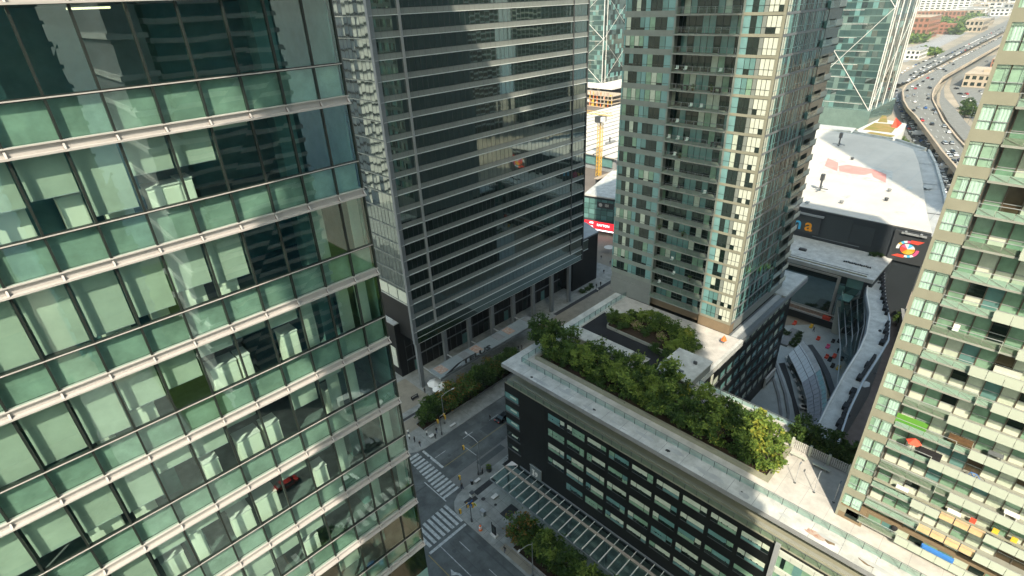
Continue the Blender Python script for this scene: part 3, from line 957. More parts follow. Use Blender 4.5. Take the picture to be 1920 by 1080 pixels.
# glass canopy over the pavement
mb = MB(); mb.face([(48.5, 58.4, 6.05), (48.5, -20, 6.05), (54.5, -20, 6.25), (54.5, 58.4, 6.25)], 'canopy_glass'); cg = mb.build('glass_canopy', root)
for i in range(40):
    y = 58.3 - i * 1.72
    mb = MB(); mb.box(48.55, 52.4, y - .05, y + .05, 6.1, 6.32, 'white_paint'); mb.box(52.9, 54.4, y - .04, y + .04, 6.15, 6.3, 'white_paint'); mb.build('canopy_beam', cg)
mb = MB(); mb.box(52.4, 52.9, -20, 58.4, 5.95, 6.3, 'truss_pink'); mb.box(48.42, 48.55, -20, 58.4, 5.85, 6.1, 'steel_grey'); mb.box(54.45, 54.58, -20, 56, 6.2, 6.6, 'steel_grey')
for i in range(10):
    mb.box(52.5, 52.8, 57.5 - i * 8, 57.8 - i * 8, .1, 6, 'steel_grey')
mb.build('canopy_truss', cg)
mb = MB(); mb.prism([(52.9, 58.2), (54.5, 58.2), (54.5, 56.6)], 6.3, 6.36, 'white_paint'); mb.build('canopy_plate', cg)
# rear wing along the square: black wall of tilted window boxes
mb = MB(); mb.box(84.5, 124.6, 33.9, 59.4, .1, 29.0, 'hotel_black'); mb.box(77, 84.5, 33.9, 57, .1, 29.0, 'hotel_black'); mb.build('wing_wall', root)
mb = MB(); mb.box(90, 124.8, 31.4, 34.0, 28.2, 29.2, 'steel_grey'); mb.box(77.2, 90, 31.5, 34.0, 28.6, 29.3, 'roof_pale'); mb.box(112, 124.6, 31.6, 59, 29.2, 29.6, 'roof_white'); mb.box(90.2, 124, 32.4, 33.4, 29.2, 29.5, 'roof_pale'); mb.build('wing_roof_edge', root)
mb = MB(); mb.box(84, 90, 33.0, 33.86, 27.4, 28.6, 'condo_tan'); mb.build('wing_soffit', root)
for r in range(6):
    for c in range(13):
        x = 86.6 + c * 3.0 + (r % 2) * 1.1
        z = 4.4 + r * 3.7
        if x > 122.4:
            continue
        mb = MB()
        mb.face([(x, 33.84, z), (x + 1.9, 33.84, z + .25), (x + 1.9, 33.84, z + 1.7), (x, 33.84, z + 1.45)], 'window_teal' if (r * c) % 5 else 'window_curtain')
        mb.para((x - .1, 33.6, z - .12), (2.1, 0, .26), (0, .26, 0), (0, 0, .1), 'steel_dark')
        mb.build('box_window', root)
mb = MB(); mb.box(118, 124, 33.4, 33.8, .2, 3.2, 'far_white'); mb.box(118.6, 123.4, 33.3, 33.4, .9, 1.4, 'steel_dark'); mb.build('wing_entrance', root)
mb = MB(); mb.box(85.2, 86.0, 33.75, 33.86, 18, 22.5, 'window_pale'); mb.box(85.2, 86.0, 33.75, 33.86, 11, 15, 'condo_tan'); mb.build('stair_window', root)

# ================================================================== condo tower on the podium
CX, CY0, CY1, CZ, CH = 90.1, 33.9, 61.4, 29.5, 2.93
root = thing('apartment_tower', 'grey green apartment tower with balconies standing on the podium roof', 'building', (104, 48, 29.5))
rs = random.Random(21)
TOPN = 33
mb = MB(); mb.box(CX + 1.7, 116, CY0 + .12, CY1 - .1, CZ, CZ + 2.4 + TOPN * CH, 'condo_wall_grey'); mb.box(CX + .15, CX + 1.7, 51.7, CY1 - .1, CZ, CZ + 2.4 + TOPN * CH, 'condo_wall_grey'); mb.box(CX + .15, CX + 1.7, CY0 + .12, 40.3, CZ, CZ + 2.4 + TOPN * CH, 'condo_wall_grey'); mb.build('wall', root)
mb = MB(); mb.box(CX, CX + .15, 51.5, CY1, CZ, CZ + 3.6, 'condo_wall_grey'); mb.box(CX - .02, CX + 1.7, CY0 - .02, 40.3, CZ, CZ + 2.35, 'condo_wall_brown'); mb.box(CX + .9, CX + 1.72, 40.3, 51.5, CZ, CZ + 2.35, 'condo_wall_brown'); mb.build('base_wall', root)
mb = MB(); mb.box(CX - .06, CX + .16, 51.35, 51.7, CZ, CZ + 2.4 + TOPN * CH, 'condo_band'); mb.box(CX - .06, CX + 1.7, 39.95, 40.3, CZ + 2.3, CZ + 2.4 + TOPN * CH, 'condo_band'); mb.build('pier', root)
mb = MB(); mb.box(CX, 116, CY0, CY1, CZ + 2.4 + TOPN * CH, CZ + 4.4 + TOPN * CH, 'condo_band'); mb.build('roof', root)
WST = MB()           # windows beyond the hundred that show largest
nwin = 0
def win(mb, y0, y1, z0, z1, cols, split, kinds, off=0.0):
    """window in the x = CX face: frame bars, panes, curtains"""
    x = CX - .03 + off
    w_ = (y1 - y0) / cols
    for c in range(cols):
        kd = kinds[c % len(kinds)]
        ya, yb = y0 + c * w_ + .035, y0 + (c + 1) * w_ - .035
        mb.quad((x, ya, z0 + split + .03), (0, yb - ya, 0), (0, 0, z1 - z0 - split - .03), (-1, 0, 0), kd)
        mb.quad((x, ya, z0), (0, yb - ya, 0), (0, 0, split - .03), (-1, 0, 0), kd if rs.random() < .75 else 'window_dark')
    for c in range(cols + 1):
        mb.box(x - .03, x + .05, y0 + c * w_ - .03, y0 + c * w_ + .03, z0, z1, 'mullion_dark')
    mb.box(x - .03, x + .05, y0, y1, z0 + split - .03, z0 + split + .03, 'mullion_dark')
KD = ['window_dark', 'window_curtain', 'window_green', 'window_teal', 'window_pale']
for k in range(TOPN):
    zs = CZ + 2.35 + k * CH
    show = zs < 91
    def putw(mb, nm='window'):
        global nwin
        if show and nwin < 100:
            mb.build(nm, root)
            nwin += 1
        else:
            b = len(WST.v)
            WST.v.extend(mb.v)
            WST.f.extend([tuple(i + b for i in f) for f in mb.f])
            WST.m.extend([WST.mi(mb.names[i]) for i in mb.m])
    # left bays: masonry band, two windows, teal panels
    if k > 0:
        mb = MB(); mb.box(CX - .02, CX + .15, 51.7, CY1, zs - .35, zs + .62, 'condo_band'); mb.build('spandrel_band', root)
        zb, zt_ = zs + .62, zs + CH - .35
        for ya, yb in ((61.0, 61.4), (56.3, 57.3), (51.7, 53.0)):
            mb = MB()
            mb.quad((CX - .01, ya, zb), (0, yb - ya, 0), (0, 0, zt_ - zb), (-1, 0, 0), 'teal_panel')
            mb.box(CX - .03, CX + .0, ya, yb, zb + .3, zb + .36, 'mullion_dark')
            mb.build('teal_panel', root)
        for ya, yb, c in ((57.3, 61.0, 4), (53.0, 56.3, 3)):
            mb = MB()
            base = rs.choice([['window_dark', 'window_dark', 'window_teal'], ['window_dark', 'window_curtain', 'window_dark', 'window_teal'], ['window_curtain', 'window_green'], ['window_dark', 'window_dark', 'window_green'], ['window_green', 'window_curtain'], ['window_teal', 'window_dark', 'window_dark', 'window_curtain'], ['window_green', 'window_dark', 'window_dark', 'window_green']])
            win(mb, ya, yb, zb, zt_, c, .35, base)
            putw(mb)
    # middle: balcony with glass rail and recessed windows
    mb = MB(); mb.box(CX - .45, CX + 1.7, 40.3, 51.4, zs - .14, zs + .06, 'balcony_slab'); bal = mb.build('balcony', root)
    if show:
        mb = MB(); mb.quad((CX - .42, 40.35, zs + .1), (0, 11.0, 0), (0, 0, 1.0), (-1, 0, 0), 'rail_glass'); mb.box(CX - .44, CX - .40, 40.3, 51.4, zs + 1.1, zs + 1.14, 'steel_grey')
        for i in range(9):
            y = 40.35 + i * 1.38
            mb.box(CX - .47, CX - .43, y - .03, y + .03, zs - .1, zs + 1.1, 'steel_grey')
        mb.build('railing', bal)
    mb = MB()
    y = 40.4
    i = 0
    q = random.Random(k)
    while y < 51.2:
        w_ = 1.18
        kd = 'window_teal' if i in (4, 5) and k % 3 else q.choice(['window_dark', 'window_dark', 'window_dark', 'window_teal', 'window_green', 'window_curtain', 'window_dark'])
        mb.quad((CX + 1.66, y + .04, zs + .75), (0, w_ - .08, 0), (0, 0, CH - 1.0), (-1, 0, 0), kd)
        mb.quad((CX + 1.66, y + .04, zs + .1), (0, w_ - .08, 0), (0, 0, .6), (-1, 0, 0), kd)
        mb.box(CX + 1.6, CX + 1.7, y - .03, y + .03, zs + .06, zs + CH - .14, 'mullion_dark')
        y += w_
        i += 1
    putw(mb, 'balcony_window')
    # right bay
    mb = MB(); mb.box(CX - .1, CX + .2, CY0 - .06, 40.1, zs - .22, zs + .22, 'condo_tan'); mb.box(CX + .2, 116, CY0 - .07, CY0 + .15, zs - .2, zs + .16, 'steel_grey'); mb.build('floor_band', root)
    zb, zt_ = zs + .22, zs + CH - .22
    for ya, yb in ((38.85, 39.95), (36.4, 37.1)):
        mb = MB()
        mb.quad((CX - .02, ya, zb), (0, yb - ya, 0), (0, 0, zt_ - zb), (-1, 0, 0), 'teal_panel' if ya > 38 else 'condo_band')
        mb.box(CX - .05, CX, ya, yb, zb + .85, zb + .9, 'mullion_dark')
        mb.build('bay_panel', root)
    mb = MB(); mb.box(CX - .08, CX + .12, CY0 - .08, CY0 + .35, zb, zt_, 'condo_tan'); mb.build('corner_panel', root)
    mb = MB(); win(mb, 37.1, 38.85, zb, zt_, 2, .85, rs.choice([['window_dark', 'window_curtain'], ['window_teal'], ['window_dark'], ['window_green', 'window_teal'], ['window_teal', 'window_dark']])); putw(mb)
    mb = MB(); win(mb, 34.25, 36.4, zb + .05, zt_ - .1, 3, .85, rs.choice([['window_pale']] * 6 + [['window_pale', 'window_dark', 'window_pale']])); putw(mb)
    # side face: ribbon of narrow panes, balconies at the far end
    mb = MB()
    n = 25
    for i in range(n):
        xa = CX + .5 + i * .72
        kd = 'window_pale' if i < 2 else q.choice(['window_dark', 'window_dark', 'tower_glass', 'window_teal', 'window_dark'])
        mb.quad((xa, CY0 - .02 + q.gauss(0, .004), zs + .18), (.64, q.gauss(0, .006), 0), (0, q.gauss(0, .006), CH - .4), (0, -1, 0), kd)
        mb.box(xa + .64, xa + .70, CY0 - .06, CY0 + .1, zs + .16, zs + CH - .2, 'teal_panel' if i % 3 else 'steel_dark')
    mb.box(CX + .4, 108.6, CY0 - .06, CY0 + .05, zs + .95, zs + 1.0, 'teal_panel')
    mb.quad((108.7, CY0 + .10, zs + .18), (7.2, 0, 0), (0, 0, CH - .4), (0, -1, 0), 'window_dark')
    mb.build('side_window_band', root)
    if show:
        mb = MB(); mb.box(107.4, 115.3, CY0 - .45, CY0 + .1, zs - .14, zs + .06, 'balcony_slab'); sb = mb.build('side_balcony', root)
        mb = MB(); mb.quad((107.4, CY0 - .45, zs + .06), (4.6, 0, 0), (0, 0, 1.05), (0, -1, 0), 'rail_glass'); mb.quad((112.0, CY0 - .45, zs - .1), (3.3, 0, 0), (0, 0, 1.2), (0, -1, 0), 'rail_panel_white'); mb.box(107.3, 107.4, CY0 - .45, CY0, zs, zs + 1.1, 'teal_panel')
        mb.build('railing', sb)
tag(WST.build('window_rest', root), kind='stuff')

# ================================================================== right-hand condo tower
RX, RY, RZ, RH = 60.4, 5.75, 30.3, 3.03
root = thing('apartment_tower', 'sunlit apartment tower with long pale balcony rails at the right edge', 'building', (72, -15, 29.5))
rs = random.Random(33)
RN = 38
mb = MB(); mb.box(RX + 1.5, 84, -46, RY - .05, 29.45, RZ + RN * RH, 'condo_wall_grey'); mb.box(RX + .14, RX + 1.5, 3.6, RY - .05, 29.45, RZ + RN * RH, 'condo_wall_grey'); mb.build('wall', root)
mb = MB(); mb.box(RX - .06, RX + .3, RY - .22, RY + .05, 29.45, RZ + RN * RH, 'condo_tan'); mb.build('corner_pier', root)
mb = MB(); mb.box(RX - .03, RX + 1.5, 2.9, RY, 29.45, 31.6, 'condo_wall_brown'); mb.box(RX + .8, RX + 1.5, -46, 2.9, 29.45, 31.6, 'condo_wall_brown')
for i in range(14):
    mb.quad((RX + .78, 2.7 - 1.4 * (i + 1), 29.75), (0, 1.28, 0), (0, 0, 1.5), (-1, 0, 0), ('window_green', 'window_teal', 'window_curtain', 'window_dark')[i * 5 % 4])
mb.quad((RX - .05, 3.2, 29.9), (0, 1.6, 0), (0, 0, 1.3), (-1, 0, 0), 'window_dark'); mb.build('base_wall', root)
mb = MB(); mb.box(RX, 84, -46, RY, RZ + RN * RH, RZ + RN * RH + 2, 'condo_tan'); mb.build('roof', root)
RW = MB()
nrw = 0
WOOD = {1: (-7.5, -2.2), 2: (-8.0, -3.0)}
for k in range(RN):
    zs = RZ + 1.1 + k * RH          # top of the tan band of this floor
    show = zs < 90.5
    q = random.Random(100 + k)
    mb = MB(); mb.box(RX - .05, RX + .2, 3.5, RY, zs - 1.0, zs, 'condo_tan'); mb.build('floor_band', root)
    zt_ = zs + RH - 1.0
    def put(mb, nm):
        global nrw
        if show and nrw < 98:
            nrw += 1
            return mb.build(nm, root)
        b = len(RW.v)
        RW.v.extend(mb.v); RW.f.extend([tuple(i + b for i in f) for f in mb.f]); RW.m.extend([RW.mi(mb.names[i]) for i in mb.m])
    # corner windows: curtain seen through clear panes
    mb = MB()
    for ya, yb in ((4.62, 5.55), (3.55, 4.55)):
        fl = q.choice([.55, .8, 1.0, 1.0, .35])
        mb.quad((RX + .02, ya, zs + .75), (0, yb - ya, 0), (0, 0, zt_ - zs - .75), (-1, 0, 0), 'office_glass')
        mb.quad((RX + .02, ya, zs), (0, yb - ya, 0), (0, 0, .7), (-1, 0, 0), 'office_glass')
        mb.quad((RX + .13, ya, zs), (0, yb - ya, 0), (0, 0, zt_ - zs), (-1, 0, 0), 'window_curtain')
        nst = 7
        for i in range(nst):
            a = ya + (yb - ya) * i / nst * fl
            mb.face([(RX + .07 + .03 * (i % 2), a, zs), (RX + .07 + .03 * ((i + 1) % 2), a + (yb - ya) / nst * fl, zs), (RX + .07 + .03 * ((i + 1) % 2), a + (yb - ya) / nst * fl, zt_), (RX + .07 + .03 * (i % 2), a, zt_)][::-1], 'fabric_white' if fl > .5 else 'blind_pale')
        mb.box(RX - .02, RX + .1, ya - .06, ya, zs, zt_, 'mullion_bronze'); mb.box(RX - .02, RX + .1, yb, yb + .05, zs, zt_, 'mullion_bronze')
        mb.box(RX - .02, RX + .08, ya, yb, zs + .7, zs + .75, 'steel_light')
        mb.box(RX + .02, RX + .07, ya, yb, zt_ - .25, zt_ - .1, 'blind_pale')
    put(mb, 'window')
    # balcony: slab, recessed windows, rail panels
    ye = -46 if not show else -17
    mb = MB(); mb.box(RX - .15, RX + 1.5, ye, 3.45, zs - 1.2, zs - 1.0, 'balcony_slab'); bal = mb.build('balcony', root)
    mb = MB()
    y = 3.3
    i = 0
    while y > ye:
        wd = 1.32
        kd = q.choice(['window_green', 'window_teal', 'window_green', 'window_curtain', 'window_dark', 'window_brown', 'window_curtain', 'window_green', 'window_green', 'window_curtain'])
        if i == 0:
            kd = 'window_green'
        mb.quad((RX + 1.45, y - wd + .05, zs - .1), (0, wd - .1, 0), (0, 0, 1.85), (-1, 0, 0), kd)
        mb.quad((RX + 1.45, y - wd + .05, zs - 1.0), (0, wd - .1, 0), (0, 0, .84), (-1, 0, 0), kd if q.random() < .6 else 'window_pale')
        mb.box(RX + 1.36, RX + 1.5, y - .05, y + .05, zs - 1.0, zs + 1.83, 'mullion_bronze')
        mb.box(RX + 1.38, RX + 1.46, y - wd, y, zs - .16, zs - .1, 'steel_light')
        y -= wd
        i += 1
    put(mb, 'balcony_window')
    if not show:
        mb = MB(); mb.box(RX - .2, RX - .1, -46, 3.45, zs - 1.2, zs - .02, 'rail_panel_white'); mb.build('railing', bal)
        continue
    sw = 3.4 - 1.32 * (3 + (k % 2))           # where the frosted guard gives way to solid panels
    mb = MB()
    y = 3.42
    i = 0
    while y > ye:
        yb = y - 1.3
        if k in WOOD and WOOD[k][0] < yb and y < WOOD[k][1] + .8:
            mb.box(RX - .24, RX - .18, yb + .05, y - .05, zs - 1.05, zs - .05, 'rail_panel_wood')
            mb.box(RX - .2, RX - .1, yb - .05, yb + .05, zs - 1.1, zs, 'steel_dark')
        elif y > sw + .1:
            mb.quad((RX - .12, yb + .02, zs - 1.05), (0, 1.26, 0), (0, 0, 1.05), (-1, 0, 0), 'rail_glass')
            mb.box(RX - .10, RX - .06, yb + .02, y - .02, zs - 1.15, zs - .42, 'condo_tan' if k % 3 == 0 else 'blind_pale')
            mb.tube((RX - .14, yb, zs - 1.0), (RX - .14, y, zs - .45), .015, .015, 'mullion_bronze', 4)
        else:
            mb.box(RX - .52, RX - .49, yb + .02, y - .02, zs - 1.12, zs + .02, 'frost_glass')
        y = yb
        i += 1
    mb.box(RX - .16, RX - .1, sw, 3.45, zs - .02, zs + .03, 'steel_light')
    mb.box(RX - .50, RX - .1, sw - .02, sw + .02, zs - 1.1, zs, 'frost_glass')
    mb.box(RX - .56, RX - .53, ye, sw, zs + .02, zs + .05, 'steel_light')
    if k == 2:
        mb.box(RX - .3, RX - .1, ye, 3.4, zs + .0, zs + .12, 'condo_tan')
    mb.build('railing', bal)
tag(RW.build('window_rest', root), kind='stuff')
# things kept on the balconies
def bthing(name, label, cat, k, y, fn):
    z = RZ + 1.1 + k * RH - 1.0
    t = thing(name, label, cat, (RX + .7, y, z))
    fn(t, RX + .7, y, z)
def chair_(m):
    def f(t, x, y, z):
        mb = MB(); mb.box(x - .25, x + .25, y - .25, y + .25, z + .4, z + .46, m); mb.build('seat', t)
        mb = MB(); mb.box(x + .2, x + .26, y - .25, y + .25, z + .46, z + .95, m); mb.build('backrest', t)
        for a in (-.2, .2):
            for b in (-.2, .2):
                mb = MB(); mb.tube((x + a, y + b, z), (x + a, y + b, z + .42), .03, .03, 'steel_grey', 5); mb.build('leg', t)
    return f
def table_(m):
    def f(t, x, y, z):
        mb = MB(); mb.box(x - .35, x + .35, y - .6, y + .6, z + .7, z + .76, m); mb.build('table_top', t)
        for b in (-.45, .45):
            mb = MB(); mb.box(x - .28, x + .28, y + b - .03, y + b + .03, z, z + .7, m); mb.build('leg', t)
    return f
def brolly(m):
    def f(t, x, y, z):
        mb = MB()
        prof = []
        n = 12
        for i in range(n):
            a, b = 6.283 * i / n, 6.283 * (i + 1) / n
            rr = .75 if i % 2 else .62
            r2_ = .62 if i % 2 else .75
            mb.face([(x - .2, y, z + 2.0), (x - .2 + rr * math.cos(a), y + rr * math.sin(a), z + 1.45), (x - .2 + r2_ * math.cos(b), y + r2_ * math.sin(b), z + 1.45)], m)
        mb.build('canopy', t)
        mb = MB(); mb.tube((x - .2, y, z), (x - .2, y, z + 2.0), .03, .03, 'steel_grey', 6); mb.build('pole', t)
    return f
def bike_(t, x, y, z):
    for d in (-.5, .5):
        mb = MB()
        for i in range(14):
            a, b = 6.283 * i / 14, 6.283 * (i + 1) / 14
            mb.tube((x - .3, y + d + .33 * math.cos(a), z + .34 + .33 * math.sin(a)), (x - .3, y + d + .33 * math.cos(b), z + .34 + .33 * math.sin(b)), .025, .025, 'tyre', 4)
        mb.build('wheel', t)
    mb = MB(); P = [(x - .3, y - .5, z + .34), (x - .3, y - .1, z + .8), (x - .3, y + .4, z + .8), (x - .3, y + .5, z + .34)]
    mb.path(P, .03, 'fabric_blue', 5); mb.tube(P[1], (x - .3, y + .05, z + .34), .03, .03, 'fabric_blue', 5); mb.tube(P[2], (x - .3, y + .05, z + .34), .03, .03, 'fabric_blue', 5); mb.build('frame', t)
    mb = MB(); mb.box(x - .5, x - .1, y + .38, y + .44, z + .95, z + 1.0, 'steel_dark'); mb.build('handlebar', t)
def sofa_(m):
    def f(t, x, y, z):
        mb = MB(); mb.box(x - .35, x + .35, y - 1.0, y + 1.0, z + .1, z + .5, m); mb.build('seat', t)
        mb = MB(); mb.box(x + .25, x + .42, y - 1.0, y + 1.0, z + .5, z + .9, m); mb.build('backrest', t)
    return f
def tarp_(m):
    def f(t, x, y, z):
        mb = MB(); mb.box(x - .72, x - .45, y - 1.5, y + 1.5, z + .55, z + 1.12, m); mb.box(x - .82, x - .72, y - 1.4, y + 1.4, z + .7, z + 1.15, m); mb.build('cover', t)
        mb = MB(); mb.box(x - .6, x - .5, y - 1.3, y + 1.3, z, z + .6, 'steel_dark'); mb.build('frame', t)
    return f
def balc(px, py):
    p = at(px, py, x=RX - .1)
    k = max(0, round((p.z - .9 - RZ - .1) / RH))
    return k, p.y
for px, py, nm, lb, ct, fn in (
        (1712, 832, 'parasol', 'red parasol open on a balcony of the right tower', 'parasol', brolly('fabric_red')),
        (1835, 880, 'parked_bicycle', 'dark bicycle with blue frame behind a pale balcony rail', 'bicycle', bike_),
        (1868, 1000, 'deck_chair', 'yellow chair on a low balcony near the right photo edge', 'chair', chair_('fabric_yellow')),
        (1905, 1015, 'deck_chair', 'yellow and dark chair nearest the right photo edge', 'chair', chair_('fabric_yellow')),
        (1760, 1032, 'covered_bench', 'bright blue covered bench on the lowest balcony', 'bench', tarp_('fabric_blue')),
        (1690, 920, 'patio_table', 'white table beside the dark corner windows of the right tower', 'table', table_('fabric_white')),
        (1900, 965, 'laundry_rack', 'white rack of laundry on a balcony at the right edge', 'rack', table_('fabric_white')),
        (1790, 962, 'patio_table', 'long white table behind wooden balcony panels', 'table', table_('fabric_white')),
        (1826, 978, 'deck_chair', 'red chair at the end of the upper wooden panels', 'chair', chair_('fabric_red')),
        (1740, 860, 'garden_sofa', 'dark sofa on a balcony right of the red parasol', 'sofa', sofa_('fabric_dark')),
        (1700, 800, 'artificial_lawn', 'strip of bright green turf on a balcony above the red parasol', 'turf', None),
        (1677, 990, 'barbecue', 'black barbecue on the lowest balcony beside frosted panels', 'barbecue', None),
        (1860, 870, 'patio_table', 'grey table on the balcony right of the bicycle', 'table', table_('steel_grey')),
        (1790, 620, 'deck_chair', 'white chair on a high balcony beside clear glass rail', 'chair', chair_('fabric_white')),
        (1880, 720, 'garden_sofa', 'pale sofa on a middle balcony behind solid panels', 'sofa', sofa_('rail_panel_white')),
        (1800, 830, 'garden_sofa', 'brown sofa two floors above the wooden panels', 'sofa', sofa_('wood_brown'))):
    k, y = balc(px, py)
    if fn is None and nm == 'artificial_lawn':
        def fn(t, x, y, z):
            mb = MB(); mb.box(x - .6, x + .6, y - 1.6, y + 1.6, z + .02, z + .06, 'fabric_green'); mb.build('turf', t)
            mb = MB(); mb.box(x + .55, x + .65, y - 1.6, y + 1.6, z + .06, z + .7, 'fabric_green'); mb.build('hedge_panel', t)
    if fn is None:
        def fn(t, x, y, z):
            mb = MB(); mb.lathe([(.1, .5), (.3, .6), (.34, .8), (.28, 1.0), (.06, 1.1)], (x, y, z), 'fabric_dark', 12); mb.build('bowl', t)
            for a in range(3):
                mb = MB(); mb.tube((x + .25 * math.cos(a * 2.1), y + .25 * math.sin(a * 2.1), z), (x, y, z + .6), .025, .025, 'steel_dark', 5); mb.build('leg', t)
    bthing(nm, lb, ct, k, y, fn)
# chairs and tables on the middle tower's balconies
rs = random.Random(9)
cnt = {}
KINDS = [('patio_chair', 'white'), ('patio_table', 'dark'), ('potted_plant', 'green'), ('patio_chair', 'dark')]
for (px, py, kd) in ((1270, 110, 0), (1286, 111, 0), (1352, 113, 0), (1285, 150, 1), (1300, 152, 2), (1346, 156, 1), (1296, 182, 0), (1315, 184, 0), (1332, 182, 2), (1270, 213, 0), (1254, 245, 0), (1271, 247, 0), (1288, 249, 0),
                     (1340, 258, 1), (1265, 277, 0), (1275, 277, 2), (1321, 352, 0), (1272, 340, 3), (1258, 495, 0), (1262, 512, 0), (1237, 418, 2), (1280, 433, 2), (1292, 520, 2), (1235, 530, 0)):
    p = at(px, py + 4, x=CX + .4)
    k = max(0, round((p.z - CZ - 2.35) / CH - .12))
    z = CZ + 2.41 + k * CH
    y = min(51.0, max(40.8, p.y))
    nm, cl = KINDS[kd]
    key = (nm, cl)
    i = cnt.get(key, 0)
    cnt[key] = i + 1
    lb = '%s %s on middle tower balcony, %s %s one from top' % (cl, nm.split('_')[1] if nm != 'potted_plant' else 'plant in pot', ordn(i), cl)
    t = thing(nm, lb, nm.split('_')[1] if nm != 'potted_plant' else 'plant', (CX + .4, y, z))
    if nm == 'patio_chair':
        chair_('fabric_white' if cl == 'white' else 'fabric_dark')(t, CX + .4, y, z)
    elif nm == 'patio_table':
        table_('fabric_dark')(t, CX + .4, y, z)
    else:
        mb = MB(); mb.lathe([(.16, 0), (.22, .35), (.24, .4)], (CX + .4, y, z), 'wood_brown', 10); mb.build('pot', t)
        mb = MB()
        for j in range(60):
            v = Vector((rs.gauss(0, .22), rs.gauss(0, .22), .75 + rs.gauss(0, .2)))
            a = Vector((rs.uniform(-1, 1), rs.uniform(-1, 1), rs.uniform(-.4, 1))).normalized() * .16
            b = a.cross(Vector((rs.uniform(-1, 1), rs.uniform(-1, 1), 1))).normalized() * .08
            c = Vector((CX + .4, y, z)) + v
            mb.face([c - a, c + b, c + a, c - b], 'leaf_mid')
        mb.build('leaves', t)

# ================================================================== towers round the camera that shade and mirror into the view
def slab_tower(label, x0, x1, y0, y1, h, wm, bm, step, loc=None):
    t = thing('apartment_tower', label, 'building', ((x0 + x1) / 2, (y0 + y1) / 2, 0))
    mb = MB(); mb.box(x0, x1, y0, y1, .1, h, wm); mb.build('wall', t)
    z = 6
    i = 0
    while z < h - 2:
        if i >= 95:
            break
        mb = MB(); mb.box(x0 - .5, x1 + .5, y0 - .5, y1 + .5, z, z + .9, bm); mb.build('balcony_band', t)
        z += step
        i += 1
    mb = MB(); mb.box(x0 + 2, x1 - 2, y0 + 2, y1 - 2, h, h + 4, 'roof_grey'); mb.build('roof', t)
slab_tower('slim dark tower behind the viewpoint, seen only in reflections', -15, -1.6, -32, 3, 215, 'mirror_blue', 'balcony_slab', 3)
slab_tower('dark tower with white balconies mirrored in the left glass', 32, 56, -110, -84, 150, 'mirror_blue', 'far_white', 3.2)
slab_tower('blue glass tower mirrored in the left glass', 3, 22, -150, -128, 170, 'mirror_blue', 'mirror_blue', 4.2)
slab_tower('very tall dark tower south of the right tower, outside the view', 100, 132, -104, -58.6, 240, 'window_teal', 'condo_band', 3.4)
slab_tower('slim pale concrete tower mirrored in the left glass', 24, 30, -104, -80, 170, 'far_grey', 'far_white', 6.5)
slab_tower('white tower with dark bands mirrored in the dark tower flank', -44, -12, 230, 262, 150, 'far_white', 'window_dark', 4.6)
slab_tower('grey tower with pale bands mirrored in the dark tower flank', -96, -60, 250, 290, 120, 'far_grey', 'far_white', 4.0)
slab_tower('cream tower mirrored in the dark tower across the street', 250, 292, -150, -112, 92, 'window_brown', 'far_white', 3.6)
slab_tower('grey slab tower mirrored beside the cream one', 316, 350, -120, -90, 130, 'window_dark', 'condo_band', 3.4)

# sunlit forecourt and crossing that the left tower's glass mirrors
mb = MB(); mb.prism([(14.2, -27.5), (34, -27.5), (41.4, -22), (41.4, -6), (14.2, -6)], -.1, .12, 'kerb_stone', 'mirror_paving'); setting(mb.build('forecourt_paving'))
mb = MB()
for i in range(14):
    mb.face([(14.8 + i * 1.9, -33.5, .01), (15.8 + i * 1.9, -33.5, .01), (15.8 + i * 1.9, -29.2, .01), (14.8 + i * 1.9, -29.2, .01)], 'road_paint')
for i in range(6):
    mb.face([(10 + i * 8, -45, .01), (14 + i * 8, -45, .01), (14 + i * 8, -44.7, .01), (10 + i * 8, -44.7, .01)], 'road_paint')
setting(mb.build('crossing_marking'))

mb = MB(); mb.face([(-60, -78, .006), (90, -78, .006), (90, -35, .006), (-60, -35, .006)], 'asphalt'); setting(mb.build('road_south'))
mb = MB(); mb.face([(14, -200, .02), (95, -200, .02), (95, -80, .02), (14, -80, .02)], 'grass_green'); o = mb.build('grass'); tag(o, kind='stuff')
# ================================================================== arena and its glass hall
AX, AZR = 176.0, 27.6
root = thing('arena', 'broad arena with a white roof and dark signed wall behind the square', 'arena', (225, 55, 0))
roofp = [at(p[0], p[1], z=AZR) for p in ((1480, 382), (1742, 436), (1737, 395), (1730, 340), (1722, 303), (1712, 279), (1660, 262), (1590, 250), (1527, 244), (1470, 236))]
roofp = [(p.x, p.y) for p in roofp]
roofp[0] = (AX, 56); roofp[1] = (AX, 17.2)
roofp[-1] = (roofp[-1][0], 104)
mb = MB(); mb.prism(roofp + [(AX, 104)], .1, AZR - .3, 'arena_dark', 'roof_grey'); mb.build('wall', root)
